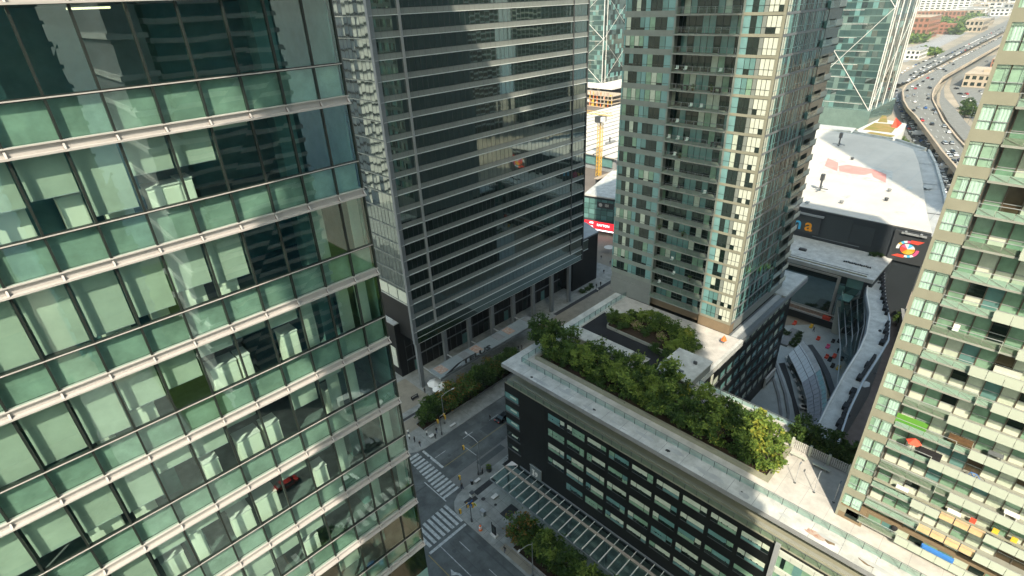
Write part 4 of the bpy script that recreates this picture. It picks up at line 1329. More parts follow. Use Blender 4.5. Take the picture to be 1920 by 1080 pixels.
# roof skin slightly crowned
cx = sum(p[0] for p in roofp) / len(roofp)
cy = 55
mb = MB()
ring = roofp + [(AX, 104)]
n = len(ring)
for i in range(n):
    a, b = Vector((*ring[i], AZR)), Vector((*ring[(i + 1) % n], AZR))
    c = Vector((cx, cy, AZR))
    a1, b1 = a.lerp(c, .3), b.lerp(c, .3)
    f = [a, b, b1, a1]
    g = [a1, b1, c]
    mb.face(f, 'arena_white'); mb.face(g, 'arena_white')
mb.build('roof', root)
mb = MB()
edge = [Vector((p[0], p[1], AZR)) for p in roofp[1:-1]]
for a, b in zip(edge, edge[1:]):
    d = (b - a).normalized()
    o_ = Vector((d.y, -d.x, 0))
    if o_.dot(Vector((cx, cy, AZR)) - a) > 0:
        o_ = -o_
    mb.para(a - Z * 1.6 - d * .3, (b - a) + d * .6, o_ * 5.0, Z * .9, 'roof_pale')
    mb.para(a - Z * 1.6 + o_ * 5.0 - d * .3, (b - a) + d * .9, o_ * .8, Z * 1.7, 'roof_white')
mb.build('roof_gutter', root)
def flat(pxs, z, m, mb):
    mb.face([at(px, py, z=z) for px, py in pxs], m)
# faded red ribbon painted on the roof
def roofz(p):
    return AZR + 1.25
mb = MB()
zr = AZR + .08
flat([(1538, 290), (1674, 321), (1672, 348), (1532, 318)], zr - .03, 'roof_white', mb)
flat([(1552, 296), (1572, 305), (1570, 321), (1546, 311)], zr, 'roof_paint_red', mb)
flat([(1572, 311), (1590, 309), (1618, 314), (1636, 321), (1632, 325), (1620, 328), (1596, 326), (1574, 321)], zr + .004, 'roof_paint_red', mb)
flat([(1618, 314), (1640, 318), (1662, 327), (1661, 343), (1638, 332), (1634, 324)], zr + .008, 'roof_paint_red', mb)
mb.build('roof_emblem', root)
mb = MB()
for i in range(9):
    t = i / 8
    a, b = Vector((AX, 17 + t * 39, AZR + .1)), Vector((cx + 20, 30 + t * 40, AZR + 1.5))
mb.box(AX + 2, AX + 3.6, 50, 51, AZR + .6, AZR + 1.0, 'roof_pale')
mb.build('roof_hatch', root)
for i in range(11):                     # welded membrane seams and small vents
    t0 = 19.5 + i * 6.6
    xe = 270 if t0 > 42 else AX + 36 + (t0 - 18) * 2.2
    mb = MB(); mb.box(AX + 1.5, min(xe, 262), t0, t0 + .14, AZR + .001, AZR + .012, 'roof_white'); mb.build('roof_seam', root)
q = random.Random(4)
for i in range(4):
    vx, vy = q.uniform(AX + 6, AX + 70), q.uniform(30, 62)
    mb = MB(); mb.lathe([(.5, 0), (.5, .5), (.7, .55), (.6, .8), (.1, .95)], (vx, vy, AZR + .2), 'roof_grey' if i % 3 else 'steel_dark', 8); mb.build('roof_vent', root)
for i in range(6):
    mb = MB(); blob(mb, (q.uniform(AX + 4, AX + 50), q.uniform(24, 56)), q.uniform(1, 4), q.uniform(.6, 1.6), AZR + .016 + i * .002, 'roof_white', i + 90); mb.build('roof_stain', root)
for px, py in ((1538, 352), (1573, 270)):
    p = at(px, py, z=AZR + 1.2)
    mb = MB(); mb.tube(p - Z * .8, p + Z * 4.2, .3, .3, 'steel_dark', 8); mb.box(p.x - .7, p.x + .7, p.y - .5, p.y + .5, p.z + 2.6, p.z + 4.6, 'steel_dark'); mb.box(p.x - 2.4, p.x + 2.4, p.y - .15, p.y + .15, p.z - .3, p.z, 'steel_grey'); mb.box(p.x - .15, p.x + .15, p.y - 2.4, p.y + 2.4, p.z - .3, p.z, 'steel_grey'); mb.build('roof_mast', root)
mb = MB(); mb.box(AX - .12, AX, 36.2, 43.6, 19.2, 26.6, 'arena_dark_2'); mb.box(AX - .2, AX, 33, 46, 19.0, 19.2, 'steel_grey'); mb.box(AX - .1, AX, 30.2, 36.0, 20, 25.5, 'arena_dark_2'); mb.build('wall_panel', root)
# signs
mb = MB(); mb.box(AX - .3, AX, 44.5, 60, 19.8, 25.4, 'steel_dark'); mb.box(AX - .8, AX - .1, 44.0, 60, 25.5, 26.0, 'steel_light'); sg = mb.build('wall_sign', root)
pn = at(1486, 430, x=AX - .35); pa = at(1525, 431, x=AX - .35)
def letter(ch, y, z, size, m):
    return text_mesh('sign_letter', ch, size, .08, m, sg, frame_matrix((AX - .36, y, z), (0, -1, 0), Z), .09)
yn, ya_ = at(1484, 430, x=AX - .36).y, at(1507, 432, x=AX - .36).y
letter('n', yn, 20.6, 5.4, 'logo_cyan'); letter('a', ya_, 20.6, 5.4, 'logo_orange')
letter('e', yn + 3.3, 20.6, 5.4, 'logo_pink'); letter('r', yn + 5.6, 20.6, 5.4, 'logo_yellow')
mb = MB(); mb.box(AX - .6, AX, 16.4, 25.4, 17.8, 26.8, 'steel_dark'); mb.box(AX - 1.2, AX - .4, 17.9, 23.8, 26.2, 26.6, 'steel_light'); mb.box(AX - 1.3, AX - .4, 19.0, 19.5, 26.3, 27.0, 'steel_light'); mb.box(AX - 1.3, AX - .4, 22.6, 23.1, 26.3, 27.0, 'steel_light'); sb = mb.build('emblem_board', root)
mb = MB()
xs_ = AX - .64
C0 = Vector((xs_, 21.3, 21.9))
def pt(u, v, dx=0):
    return (xs_ - dx, 21.3 - u, 21.9 + v)
cols = ['logo_cyan', 'logo_pale', 'logo_pink', 'logo_red', 'logo_red', 'logo_orange', 'logo_yellow', 'logo_yellow', 'logo_orange', 'logo_pale']
for i, m in enumerate(cols):
    a, b = .9 + 6.283 * i / 10, .9 + 6.283 * (i + 1) / 10
    mb.face([pt(0, 0), pt(1.75 * math.cos(a), 1.55 * math.sin(a)), pt(1.75 * math.cos((a + b) / 2), 1.55 * math.sin((a + b) / 2)), pt(1.75 * math.cos(b), 1.55 * math.sin(b))], m)
def arc(a0, a1, r0, r1, ms):
    n = len(ms)
    for i, m in enumerate(ms):
        a, b = a0 + (a1 - a0) * i / n, a0 + (a1 - a0) * (i + 1) / n
        mb.face([pt(r0 * math.cos(a), r0 * math.sin(a) * .9), pt(r1 * math.cos(a), r1 * math.sin(a) * .9), pt(r1 * math.cos(b), r1 * math.sin(b) * .9), pt(r0 * math.cos(b), r0 * math.sin(b) * .9)], m)
arc(3.3, 1.5, 2.0, 2.75, ['logo_pale', 'logo_pale', 'logo_yellow', 'logo_cyan', 'logo_pale', 'logo_pink'])
mb.face([pt(.2, 1.85), pt(.2, 2.75), pt(3.3, 2.9), pt(2.0, 1.8)], 'logo_red')
arc(.1, -1.7, 2.0, 2.75, ['logo_pink', 'logo_pink', 'logo_pink', 'logo_pale', 'logo_cyan', 'logo_pale'])
mb.face([pt(-.3, -1.85), pt(-.3, -2.75), pt(-3.3, -2.7), pt(-2.0, -1.9)], 'logo_red')
mb.build('emblem', sb)
# low roof and glass hall in front
mb = MB(); mb.box(157.4, AX, 24, 62, .1, 17.6, 'arena_dark'); mb.build('hall_wall', root)
mb = MB(); mb.box(157.0, AX, 24, 62, 17.6, 18.1, 'roof_white'); mb.box(156.6, 157.1, 24, 62, 17.4, 18.5, 'roof_pale'); mb.box(158.4, 158.7, 26, 62, 18.1, 18.4, 'condo_tan'); mb.build('hall_roof', root)
mb = MB()
for i in range(14):
    mb.box(164.6 + (i % 3) * .15, 165.0 + (i % 3) * .15, 33.2 - i * .5, 33.6 - i * .5, 18.1, 18.5, 'steel_dark')
mb.box(165, 166, 44, 46, 18.1, 18.7, 'steel_dark'); mb.box(160, 160.1, 26, 60, 18.1, 18.25, 'roof_grey'); mb.build('roof_vent', root)
mb = MB()
for i in range(9):
    for j in range(5):
        mb.quad((156.95 - (i * j % 3) * .002, 26 + i * 4, 3.4 + j * 2.8), (0, 3.9, 0), (0, 0, 2.7), (-1, 0, 0), 'tower_glass' if (i + j) % 4 else 'window_teal')
mb.build('hall_glass', root)
mb = MB(); mb.box(156.5, 156.9, 32.2, 46.5, 5.0, 5.5, 'steel_light'); mb.box(156.4, 156.9, 31.5, 32.2, 5.0, 17.0, 'kerb_stone'); mb.box(156.4, 156.9, 32.2, 46.5, 16.6, 17.1, 'kerb_stone'); mb.quad((156.6, 32.2, 5.5), (0, 14.3, 0), (0, 0, 11.2), (-1, 0, 0), 'tower_glass'); mb.build('video_screen', root)
mb = MB(); mb.box(156.2, 156.9, 26, 60, 3.0, 3.5, 'steel_light'); mb.box(156.6, 156.9, 32, 50, 3.5, 4.6, 'stain_rust'); mb.box(155.6, 156.6, 31.2, 33.2, 3.4, 4.3, 'fabric_red'); mb.box(156.4, 156.6, 26, 60, 4.7, 4.95, 'led_white' if False else 'far_white'); mb.build('door_canopy', root)
mb = MB(); mb.box(152.6, 156.8, 27.2, 30.0, 12.2, 12.5, 'window_teal'); mb.face([(156.7, 26.6, 4), (152, 27.4, 4), (152, 29.4, 14.5), (156.7, 30.4, 14.5)], 'window_teal'); mb.face([(155.4, 27.6, .2), (155.4, 30, .2), (155.4, 30.6, 10.5), (155.4, 27.0, 10.5)][::-1], 'rail_panel_white'); mb.build('entrance_glass', root)

# ================================================================== curved gallery along the square
G = [(88, 11.5, 15.2), (100, 13.0, 16.2), (112, 13.8, 17.0), (124, 13.9, 17.4), (132, 14.1, 18.2), (142, 16.3, 20.2), (152, 19.6, 23.6), (162, 22.4, 26.0), (172, 24.9, 28.2)]
root = thing('gallery_building', 'low gallery with a pale stained roof curving along the square', 'building', (126, 15, 0))
mb = MB()
for (xa, ya, yb), (xc, yc, yd) in zip(G, G[1:]):
    mb.para((xa, ya, .1), (xc - xa, yc - ya, 0), (0, yb - ya, 0), (0, 0, 15.5), 'arena_dark')
mb.build('wall', root)
mb = MB()
for (xa, ya, yb), (xc, yc, yd) in zip(G, G[1:]):
    mb.face([(xa, ya, 16), (xc, yc, 16), (xc, yd, 16), (xa, yb, 16)], 'roof_white')
    mb.para((xa, ya - .3, 15.7), (xc - xa, yc - ya, 0), (0, .3, 0), (0, 0, .7), 'steel_light')
    mb.para((xa, yb, 15.7), (xc - xa, yd - yb, 0), (0, .3, 0), (0, 0, .7), 'far_white')
    mb.para((xa, yb + .3, 14.2), (xc - xa, yd - yb, 0), (0, .25, 0), (0, 0, 1.6), 'steel_grey')
mb.build('roof', root)
for i in range(44):
    x = 89 + i * 1.9
    if i in (10, 11, 18, 19, 20, 27, 28):
        continue
    a = [g for g in G if g[0] <= x][-1]
    j = G.index(a)
    b = G[min(j + 1, len(G) - 1)]
    t = (x - a[0]) / max(1e-6, b[0] - a[0])
    y = a[1] + (b[1] - a[1]) * t + .25
    mb = MB(); mb.box(x, x + 1.75, y, y + .55 + .35 * (i % 3 == 0), 16.02, 16.9, 'roof_black'); mb.build('roof_plant', root)
for px, py, r in ((1590, 780, .45), (1650, 620, .4), (1648, 530, .4), (1640, 700, .35), (1650, 565, .9), (1622, 720, .9)):
    p = at(px, py, z=16.01)
    mb = MB(); blob(mb, p, r * 1.6, r, 16.012 if r < .6 else 16.008, 'roof_black' if r < .6 else 'roof_pale', int(px)); mb.build('roof_stain', root)
# sloping glass roof between gallery and square
mb = MB()
gp = [(150, 27.5), (157, 30.2), (157, 24.2), (140, 19.6), (126, 18.0), (112, 17.2), (116, 19.2), (128, 21.8)]
top = [at(1565, 548, z=9), at(1622, 520, z=14)]
mb.face([(156.5, 30.4, 8.5), (157, 25, 13), (142, 20.8, 13), (134, 22.8, 8.5)], 'plaza_glass')
mb.face([(134, 22.8, 8.5), (142, 20.8, 13), (124, 17.8, 13), (114, 17.6, 8.5)], 'plaza_glass')
gg = mb.build('atrium_glass', root)
mb = MB()
for t in (.0, .25, .5, .75, 1):
    def L(a, b):
        return Vector(a).lerp(Vector(b), t)
    mb.path([L((156.5, 30.4, 8.5), (157, 25, 13)), L((134, 22.8, 8.5), (142, 20.8, 13)), L((114, 17.6, 8.5), (124, 17.8, 13))], .13, 'steel_light', 5)
for t in (0, .2, .4, .6, .8, 1):
    mb.tube(Vector((156.5, 30.4, 8.5)).lerp(Vector((134, 22.8, 8.5)), t), Vector((157, 25, 13)).lerp(Vector((142, 20.8, 13)), t), .06, .06, 'steel_grey', 5)
mb.build('glass_rib', gg)

# planted strip with cars behind the gallery
mb = MB(); mb.face([(150, 8, .13), (176, 17, .13), (176, 24, .13), (150, 18, .13)], 'lane_brown'); mb.face([(88, -6, .125), (150, 8, .125), (150, 18, .125), (88, 13, .125)], 'lane_brown'); setting(mb.build('service_lane'))
t = thing('low_wall', 'pale wall with a dark slanting face between the gallery and the right tower', 'wall', (160, 12.5, 0))
mb = MB(); mb.para((140, 7.0, .1), (34, 9.5, 0), (0, 1.6, 0), (0, 0, 4.6), 'roof_grey'); mb.build('face', t)
mb = MB(); mb.para((140, 6.6, 4.7), (34, 9.5, 0), (0, .8, 0), (0, 0, .5), 'far_white'); mb.build('coping', t)
t = thing('green_roof', 'small bright green lawn roof beside the arena emblem', 'green roof', (162, 9.5, 0))
mb = MB(); mb.para((150, 4.0, .1), (22, 6.5, 0), (0, 5, 0), (0, 0, 7.5), 'far_grey'); mb.build('wall', t)
mb = MB(); mb.para((150.4, 4.6, 7.6), (21, 6.3, 0), (0, 4, 0), (0, 0, .2), 'fabric_green'); mb.build('lawn', t)

# ================================================================== square: curved glass roof, terrace, tables
root = thing('pavilion', 'curved pavilion roof of ribbed glass panels in the sunken square', 'pavilion', (124, 26, 0))
inn = [(132.4, 33.6), (127.5, 30.0), (122.5, 26.6), (117, 23.6), (112, 21.6), (106.5, 20.2), (100, 19.4)]
out = [(141.0, 33.0), (136.5, 29.2), (130.5, 25.2), (123.5, 21.6), (117, 19.2), (109.5, 17.0), (102, 15.6)]
mb = MB()
for i in range(6):
    for s_ in range(4):
        t0, t1 = s_ / 4, (s_ + 1) / 4
        a, b, c, d = Vector((*inn[i], 3)), Vector((*inn[i + 1], 3)), Vector((*out[i + 1], 3.4)), Vector((*out[i], 3.4))
        m = 'pavilion_pale' if i < 2 and s_ < 3 else ('roof_pale' if i < 2 else 'pavilion_mauve' if s_ < 3 else 'window_teal')
        mb.face([a.lerp(d, t0), b.lerp(c, t0), b.lerp(c, t1), a.lerp(d, t1)], m)
mb.build('roof', root)
mb = MB()
for t in (0, .34, .67, 1):
    mb.path([Vector((*inn[i], 3.03)).lerp(Vector((*out[i], 3.43)), t) for i in range(7)], .09, 'steel_light' if t in (0, 1) else 'steel_grey', 5)
for i in range(6):
    for u in (0, .25, .5, .75):
        a = Vector((*inn[i], 3.03)).lerp(Vector((*inn[i + 1], 3.03)), u)
        d = Vector((*out[i], 3.43)).lerp(Vector((*out[i + 1], 3.43)), u)
        mb.tube(a, d, .045, .045, 'steel_light', 4)
mb.build('rib', root)
mb = MB()
for (a, b) in zip(inn, inn[1:]):
    mb.face([(a[0], a[1], .1), (b[0], b[1], .1), (b[0], b[1], 3), (a[0], a[1], 3)], 'window_dark')
mb.build('glass_front', root)
mb = MB()
o2 = [(p[0] + 1.2, p[1] - 1.0) for p in out]
for i in range(6):
    mb.para((*o2[i], .1), (o2[i + 1][0] - o2[i][0], o2[i + 1][1] - o2[i][1], 0), (1.1, -.9, 0), (0, 0, 1.6), 'steel_dark')
mb.build('planter_wall', root)
t = thing('curved_bench', 'long pale curved bench in front of the pavilion in the square', 'bench', (126, 20, 0))
bench = [(140, 29.6), (135, 26.2), (129, 23.2), (123, 20.8)]
mb = MB()
for a, b in zip(bench, bench[1:]):
    mb.para((*a, .5), (b[0] - a[0], b[1] - a[1], 0), (1.2, -.9, 0), (0, 0, .15), 'condo_tan')
mb.build('seat', t)
mb = MB()
for a, b in zip(bench, bench[1:]):
    mb.para((a[0] + .1, a[1], .1), (b[0] - a[0], b[1] - a[1], 0), (.9, -.7, 0), (0, 0, .4), 'roof_grey')
mb.build('base', t)
t = thing('terrace_step', 'curved dark steps beside the round white tables in the square', 'steps', (112, 24, 0))
st = [(132, 36.4), (126, 32.6), (119.5, 28.6), (113, 25.4), (106, 23.2)]
for j in range(2):
    mb = MB()
    for a, b in zip(st, st[1:]):
        mb.para((a[0] - j * 1.4, a[1] + j * 1.1, .1), (b[0] - a[0], b[1] - a[1], 0), (-.5, .4, 0), (0, 0, .5 - .2 * j), 'roof_grey')
    mb.build('step', t)
for i, (px, py) in enumerate(((1482, 683), (1491, 698), (1497, 713), (1503, 729), (1506, 745), (1506, 762), (1480, 670))):
    p = at(px, py, z=.9)
    t = thing('patio_table', 'round white table beside the curved pavilion, %s from its pointed end' % ordn(i), 'table', (p.x, p.y, .1), 'round tables beside the pavilion')
    mb = MB(); mb.lathe([(1.0, .72), (1.05, .78), (1.0, .84)], (p.x, p.y, .1), 'arena_white', 14); mb.build('table_top', t)
    mb = MB(); mb.lathe([(.3, 0), (.28, .05), (.06, .1), (.06, .72)], (p.x, p.y, .1), 'steel_dark', 8); mb.build('pedestal', t)
    mb = MB(); mb.lathe([(.45, .845), (.5, .93), (.3, 1.0)], (p.x, p.y, .1), 'fabric_dark', 8); mb.build('bowl', t)
mb = MB()
mb.prism([(107, 21.9), (112.4, 23.9), (118.9, 27.2), (125.4, 31.2), (131.0, 35.0), (132.4, 34.0), (127, 30.6), (120, 26.8), (112, 22.2), (106, 20.8)], .1, .16, 'paver_dark')
setting(mb.build('terrace_floor'))
# seats and spots in the square
rs = random.Random(3)
for i, (px, py, m, cl) in enumerate(((1534, 635, 'fabric_red', 'red'), (1552, 650, 'logo_pink', 'pink'), (1550, 669, 'fabric_red', 'red'), (1556, 674, 'fabric_dark', 'black'), (1564, 668, 'fabric_red', 'red'), (1562, 640, 'fabric_dark', 'black'), (1573, 640, 'fabric_dark', 'black'),
                                     (1572, 690, 'fabric_yellow', 'yellow'), (1578, 673, 'fabric_dark', 'black'), (1584, 672, 'fabric_white', 'white'), (1580, 738, 'fabric_white', 'white'), (1521, 612, 'fabric_yellow', 'yellow'), (1490, 606, 'fabric_red', 'red'), (1561, 686, 'fabric_dark', 'black'))):
    p = at(px, py, z=.4)
    t = thing('lounge_seat', '%s lounge seat on the square, %s of the seats scattered from the pavilion' % (cl, ordn(i)), 'seat', (p.x, p.y, .1), 'seats scattered on the square')
    w_ = rs.uniform(.45, .85)
    mb = MB(); mb.box(p.x - w_, p.x + w_, p.y - .4, p.y + .4, .1, .5, m); mb.build('cushion', t)
    mb = MB(); mb.box(p.x + w_ - .3, p.x + w_, p.y - .4, p.y + .4, .5, .95, m); mb.build('backrest', t)
t = thing('flower_bed', 'planted bed of dark shrubs at the pavilion tip in the square', 'planter', (146, 38, 0))
mb = MB(); mb.box(140, 150, 36.4, 38.8, .1, .7, 'roof_grey'); mb.build('edge', t)

# ================================================================== low building with red screen, behind the black annex
root = thing('media_building', 'blue green glass hall with slanting white roof and a red screen', 'building', (196, 130, 0))
fz = 15.0
A_, B_ = at(1094, 366, z=fz), at(1175, 378, z=fz)
C_, D_ = at(1185, 322, z=fz), at(1147, 322, z=fz)
mb = MB(); mb.prism([(A_.x, A_.y), (B_.x, B_.y), (C_.x, C_.y), (D_.x, D_.y)], fz, fz + .5, 'far_white', 'roof_white'); mb.build('roof', root)
mb = MB(); mb.prism([(A_.x + .3, A_.y), (B_.x + .3, B_.y), (C_.x, C_.y), (D_.x, D_.y)], .1, fz, 'arena_dark'); mb.build('wall', root)
u = (B_ - A_); u.z = 0
L_ = u.length; un = u.normalized(); nn = Vector((un.y, -un.x, 0))
if nn.dot(CP - A_) < 0:
    nn = -nn
for j in range(4):
    mb = MB()
    for i in range(7):
        mb.quad(A_ + un * (L_ * i / 7 + .1) + nn * .05 - Z * (3.2 + j * 2.25 - .3), un * (L_ / 7 - .2), Z * 2.1, nn, 'window_teal' if (i + j) % 3 else 'teal_panel')
    mb.build('window_band', root)
sgn = MB(); sgn.para(A_ + un * L_ * .34 + nn * .06 - Z * 4.2, un * L_ * .38, Z * 2.4, nn * .3, 'steel_dark'); sgo = sgn.build('wall_sign', root)
text_mesh('sign_lettering', 'IBI', 1.6, .04, 'far_white', sgo, frame_matrix(A_ + un * L_ * .52 + nn * .42 - Z * 3.4, un, Z), .03)
mb = MB(); c0 = A_ + un * L_ * .42 + nn * .42 - Z * 2.9
mb.face([c0 + un * (.8 * math.cos(i * .5236)) + Z * (.8 * math.sin(i * .5236)) for i in range(12)], 'far_white'); mb.build('sign_emblem', sgo)
mb = MB(); mb.para(A_ - un * 2 + nn * .2 - Z * 12.6, un * (L_ + 4), Z * 3.2, nn * 2.2, 'steel_dark'); mb.build('canopy', root)
mb = MB(); mb.para(A_ + un * L_ * .10 + nn * 2.42 - Z * 12.5, un * L_ * .80, Z * 3.0, nn * .1, 'led_red'); scr = mb.build('screen', root)
text_mesh('screen_lettering', 'RAYTON', 1.35, .03, 'led_white', scr, frame_matrix(A_ + un * L_ * .40 + nn * 2.56 - Z * 11.3, un, Z), .03)
text_mesh('screen_lettering', 'ATS', 1.0, .03, 'led_white', scr, frame_matrix(A_ + un * L_ * .22 + nn * 2.56 - Z * 10.6, un, Z), .04)
text_mesh('screen_lettering', 'T5', .9, .03, 'led_white', scr, frame_matrix(A_ + un * L_ * .26 + nn * 2.56 - Z * 12.2, un, Z), .02)
mb = MB(); mb.para(A_ + un * L_ * .1 + nn * 2.3 - Z * 13.2, un * L_ * .8, Z * .35, nn * .5, 'led_white'); mb.build('light_strip', root)

# ================================================================== tower crane, train shed, braced towers
p = at(1122, 330, z=0)
cxr, cyr = p.x, p.y
root = thing('tower_crane', 'yellow lattice tower crane rising beside the white shed roofs', 'crane', (cxr, cyr, 0))
CT = at(1131, 222, x=cxr).z - 2
mb = MB()
for a in (-1, 1):
    for b in (-1, 1):
        mb.tube((cxr + a, cyr + b, 0), (cxr + a, cyr + b, CT), .17, .17, 'crane_yellow', 5)
z = 0
while z < CT - 2:
    for a, b, c, d in ((-1, -1, 1, -1), (1, -1, 1, 1), (1, 1, -1, 1), (-1, 1, -1, -1)):
        mb.tube((cxr + a, cyr + b, z), (cxr + c, cyr + d, z + 2), .1, .1, 'crane_yellow', 4)
        mb.tube((cxr + a, cyr + b, z + 2), (cxr + c, cyr + d, z + 2), .08, .08, 'crane_yellow', 4)
    z += 2
mb.build('mast', root)
mb = MB(); mb.box(cxr - 2.4, cxr + 2.4, cyr - 2.0, cyr + 2.0, CT, CT + 3, 'steel_dark'); mb.box(cxr - 2.6, cxr - .6, cyr - 3.6, cyr - 1.8, CT + .6, CT + 3, 'far_white'); mb.build('cab', root)
mb = MB()
jd = Vector((-.3, .95, 0))
for s_ in range(24):
    a = Vector((cxr, cyr, CT + 3.2)) + jd * (s_ * 1.8 - 6) + Z * (s_ * .12)
    b = a + jd * 1.8 + Z * .12
    for o_ in (Vector((.7, -.3, 0)), Vector((-.7, .3, 0)), Vector((0, 0, 1.5))):
        mb.tube(a + o_, b + o_, .1, .1, 'crane_yellow', 4)
    mb.tube(a + Vector((.7, -.3, 0)), b + Vector((0, 0, 1.5)), .07, .07, 'crane_yellow', 4); mb.tube(a + Vector((-.7, .3, 0)), b + Vector((.7, -.3, 0)), .07, .07, 'crane_yellow', 4)
mb.build('jib', root)
root = thing('train_shed', 'long white ribbed train shed roof behind the yellow crane', 'building', (300, 205, 0))
mb = MB(); mb.box(248, 400, 170, 262, .1, 8.5, 'far_grey'); mb.build('wall', root)
mb = MB()
for i in range(13):
    y = 170 + i * 7.1
    mb.box(246, 402, y, y + 6.1, 8.6, 9.2, 'arena_white'); mb.box(246, 402, y + 6.1, y + 7.1, 8.5, 9.25, 'steel_dark')
mb.build('roof', root)
mb = MB()
for i in range(8):
    mb.box(247.2, 247.9, 172 + i * 11, 181 + i * 11, 3, 7.8, 'window_teal')
mb.box(246.6, 247.4, 168, 262, 8.0, 8.5, 'steel_light'); mb.build('window_band', root)
for i, (dx, y0, zz) in enumerate(((0, 190, 9.3), (60, 200, 9.3))):
    mb = MB(); mb.box(268 + dx, 276 + dx, y0, y0 + 2, zz, zz + 1.2, 'roof_grey'); mb.box(270 + dx, 270.6 + dx, y0, y0 + .6, zz, zz + 4, 'steel_dark'); mb.build('roof_unit', root)
def strip_path(name, pts, w_, z, m, th=0):
    mb = MB()
    P = [Vector(p) for p in pts]
    Lf, Rt = [], []
    for i, q in enumerate(P):
        d = (P[min(i + 1, len(P) - 1)] - P[max(i - 1, 0)]).normalized()
        o_ = Vector((-d.y, d.x)) if len(d) == 2 else Vector((-d.y, d.x, 0))
        Lf.append((q[0] + o_[0] * w_ / 2, q[1] + o_[1] * w_ / 2, z)); Rt.append((q[0] - o_[0] * w_ / 2, q[1] - o_[1] * w_ / 2, z))
    for i in range(len(P) - 1):
        mb.face([Rt[i], Rt[i + 1], Lf[i + 1], Lf[i]], m)
        if th:
            for S_ in (Rt, Lf):
                a, b = S_[i], S_[i + 1]
                mb.face([(a[0], a[1], z - th), (b[0], b[1], z - th), b, a], 'far_beige')
    return mb, Lf, Rt
mb = MB(); mb.face([(200, 150, .02), (700, 150, .02), (900, 330, .02), (200, 330, .02)], 'rail_ballast'); setting(mb.build('rail_yard'))
for i in range(3):
    t = thing('rail_platform', 'pale platform canopy before the train shed, %s from the crane' % ordn(i), 'platform', (265, 160 + i * 4, 0))
    mb = MB(); mb.box(222, 400, 152 + i * 5.2, 154.6 + i * 5.2, 4.2, 4.6, ('far_white', 'far_grey', 'far_beige')[i]); mb.build('roof', t)
    mb = MB(); mb.box(222, 400, 153 + i * 5.2, 153.6 + i * 5.2, .1, 4.2, 'steel_dark'); mb.build('wall', t)
def braced(label, x0, x1, y0, y1, h, base, dx):
    t = thing('office_tower', label, 'building', ((x0 + x1) / 2, (y0 + y1) / 2, 0))
    mb = MB(); mb.box(x0 + .3, x1 - .3, y0 + .3, y1 - .3, .1, h, 'podium_black'); mb.build('core', t)
    k = 0
    z = base
    q = random.Random(int(x0))
    while z < h and k < 60:
        mb = MB()
        w_ = 3.2
        for i in range(int((y1 - y0) / w_)):
            mb.quad((x0 - q.random() * .02, y0 + i * w_, z), (0, w_ - .12, q.gauss(0, .0)), (0, 0, 4.0), (-1, 0, 0), q.choice(['far_teal', 'far_teal', 'far_teal', 'far_teal', 'far_teal', 'far_teal', 'far_teal_pale', 'window_teal', 'tower_glass']))
        for i in range(int((x1 - x0) / w_)):
            mb.quad((x0 + i * w_, y0 - q.random() * .02, z), (w_ - .12, 0, 0), (0, 0, 4.0), (0, -1, 0), q.choice(['tower_glass', 'window_dark', 'window_teal', 'tower_glass']))
        mb.box(x0 - .12, x0, y0, y1, z - .25, z + .25, 'far_teal_pale'); mb.build('window_band', t)
        if k % 2 == 0:
            mb = MB(); mb.box(x0 - .25, x0 - .02, y0 + 2 + q.random() * 16, y1 - 4, z + 3.4, z + 3.6, 'far_white')
            mb.build('light_band', t)
        z += 4.1
        k += 1
    step = dx
    z = base
    i = 0
    while z < h:
        for (s0, s1) in ((0, 1), (1, 0)):
            mb = MB()
            mb.tube((x0 - .3, y0 + (y1 - y0) * s0, z), (x0 - .3, y0 + (y1 - y0) * s1, z + step), .2, .2, 'far_white', 5)
            mb.build('brace', t)
            mb = MB(); mb.tube((x0 + (x1 - x0) * s0, y0 - .3, z), (x0 + (x1 - x0) * s1, y0 - .3, z + step), .12, .12, 'far_white', 5); mb.build('brace', t)
        z += step
    mb = MB(); mb.box(x0 - .35, x0 + .1, y0 - .35, y0 + .1, base, h, 'far_white'); mb.box(x0 + 4.4, x0 + 4.8, y0 - .5, y0 - .05, base, h, 'far_white'); mb.box(x1 - .5, x1 + .3, y0 - .5, y0 + .2, base, h, 'far_white'); mb.build('corner_rib', t)
    mb = MB(); mb.box(x0, x1, y0, y1, h, h + 2, 'roof_grey'); mb.build('roof', t)
    return t
t = braced('far glass tower with white braces above the yellow crane', 440, 486, 322, 372, 190, 14, 38)
for i in range(8):
    mb = MB(); mb.box(430, 432, 318 + i * 8, 320 + i * 8, .1, 14, 'far_white'); mb.build('column', t)
mb = MB(); mb.box(426, 500, 300, 380, 12, 14.5, 'far_white'); mb.build('podium_deck', t)
t = thing('construction_frame', 'tan and orange construction frame at the foot of the far braced tower', 'scaffold', (415, 305, 0))
qq = random.Random(6)
for lv in range(4):
    mb = MB(); mb.box(405, 425, 285, 345, lv * 3.2 + .2, lv * 3.2 + .7, 'far_beige'); mb.build('deck', t)
    mb = MB()
    for i in range(16):
        y = 285 + i * 3.9
        mb.box(405, 405.6, y, y + .5, lv * 3.2 + .7, lv * 3.2 + 3.4, ('crane_yellow', 'barrel_orange', 'far_beige')[qq.randrange(3)])
        if qq.random() < .6:
            mb.box(405.5, 406, y, y + qq.uniform(1, 3.4), lv * 3.2 + .8, lv * 3.2 + qq.uniform(1.6, 3), ('crane_yellow', 'stain_rust', 'far_beige', 'far_white')[qq.randrange(4)])
    mb.build('post', t)
t = braced('tall teal glass tower with white braces behind the arena', 440, 498, 99.5, 150, 190, 12, 62)
mb = MB(); mb.box(436, 499, 97, 152, .1, 12, 'far_teal_pale'); mb.build('podium', t)
mb = MB()
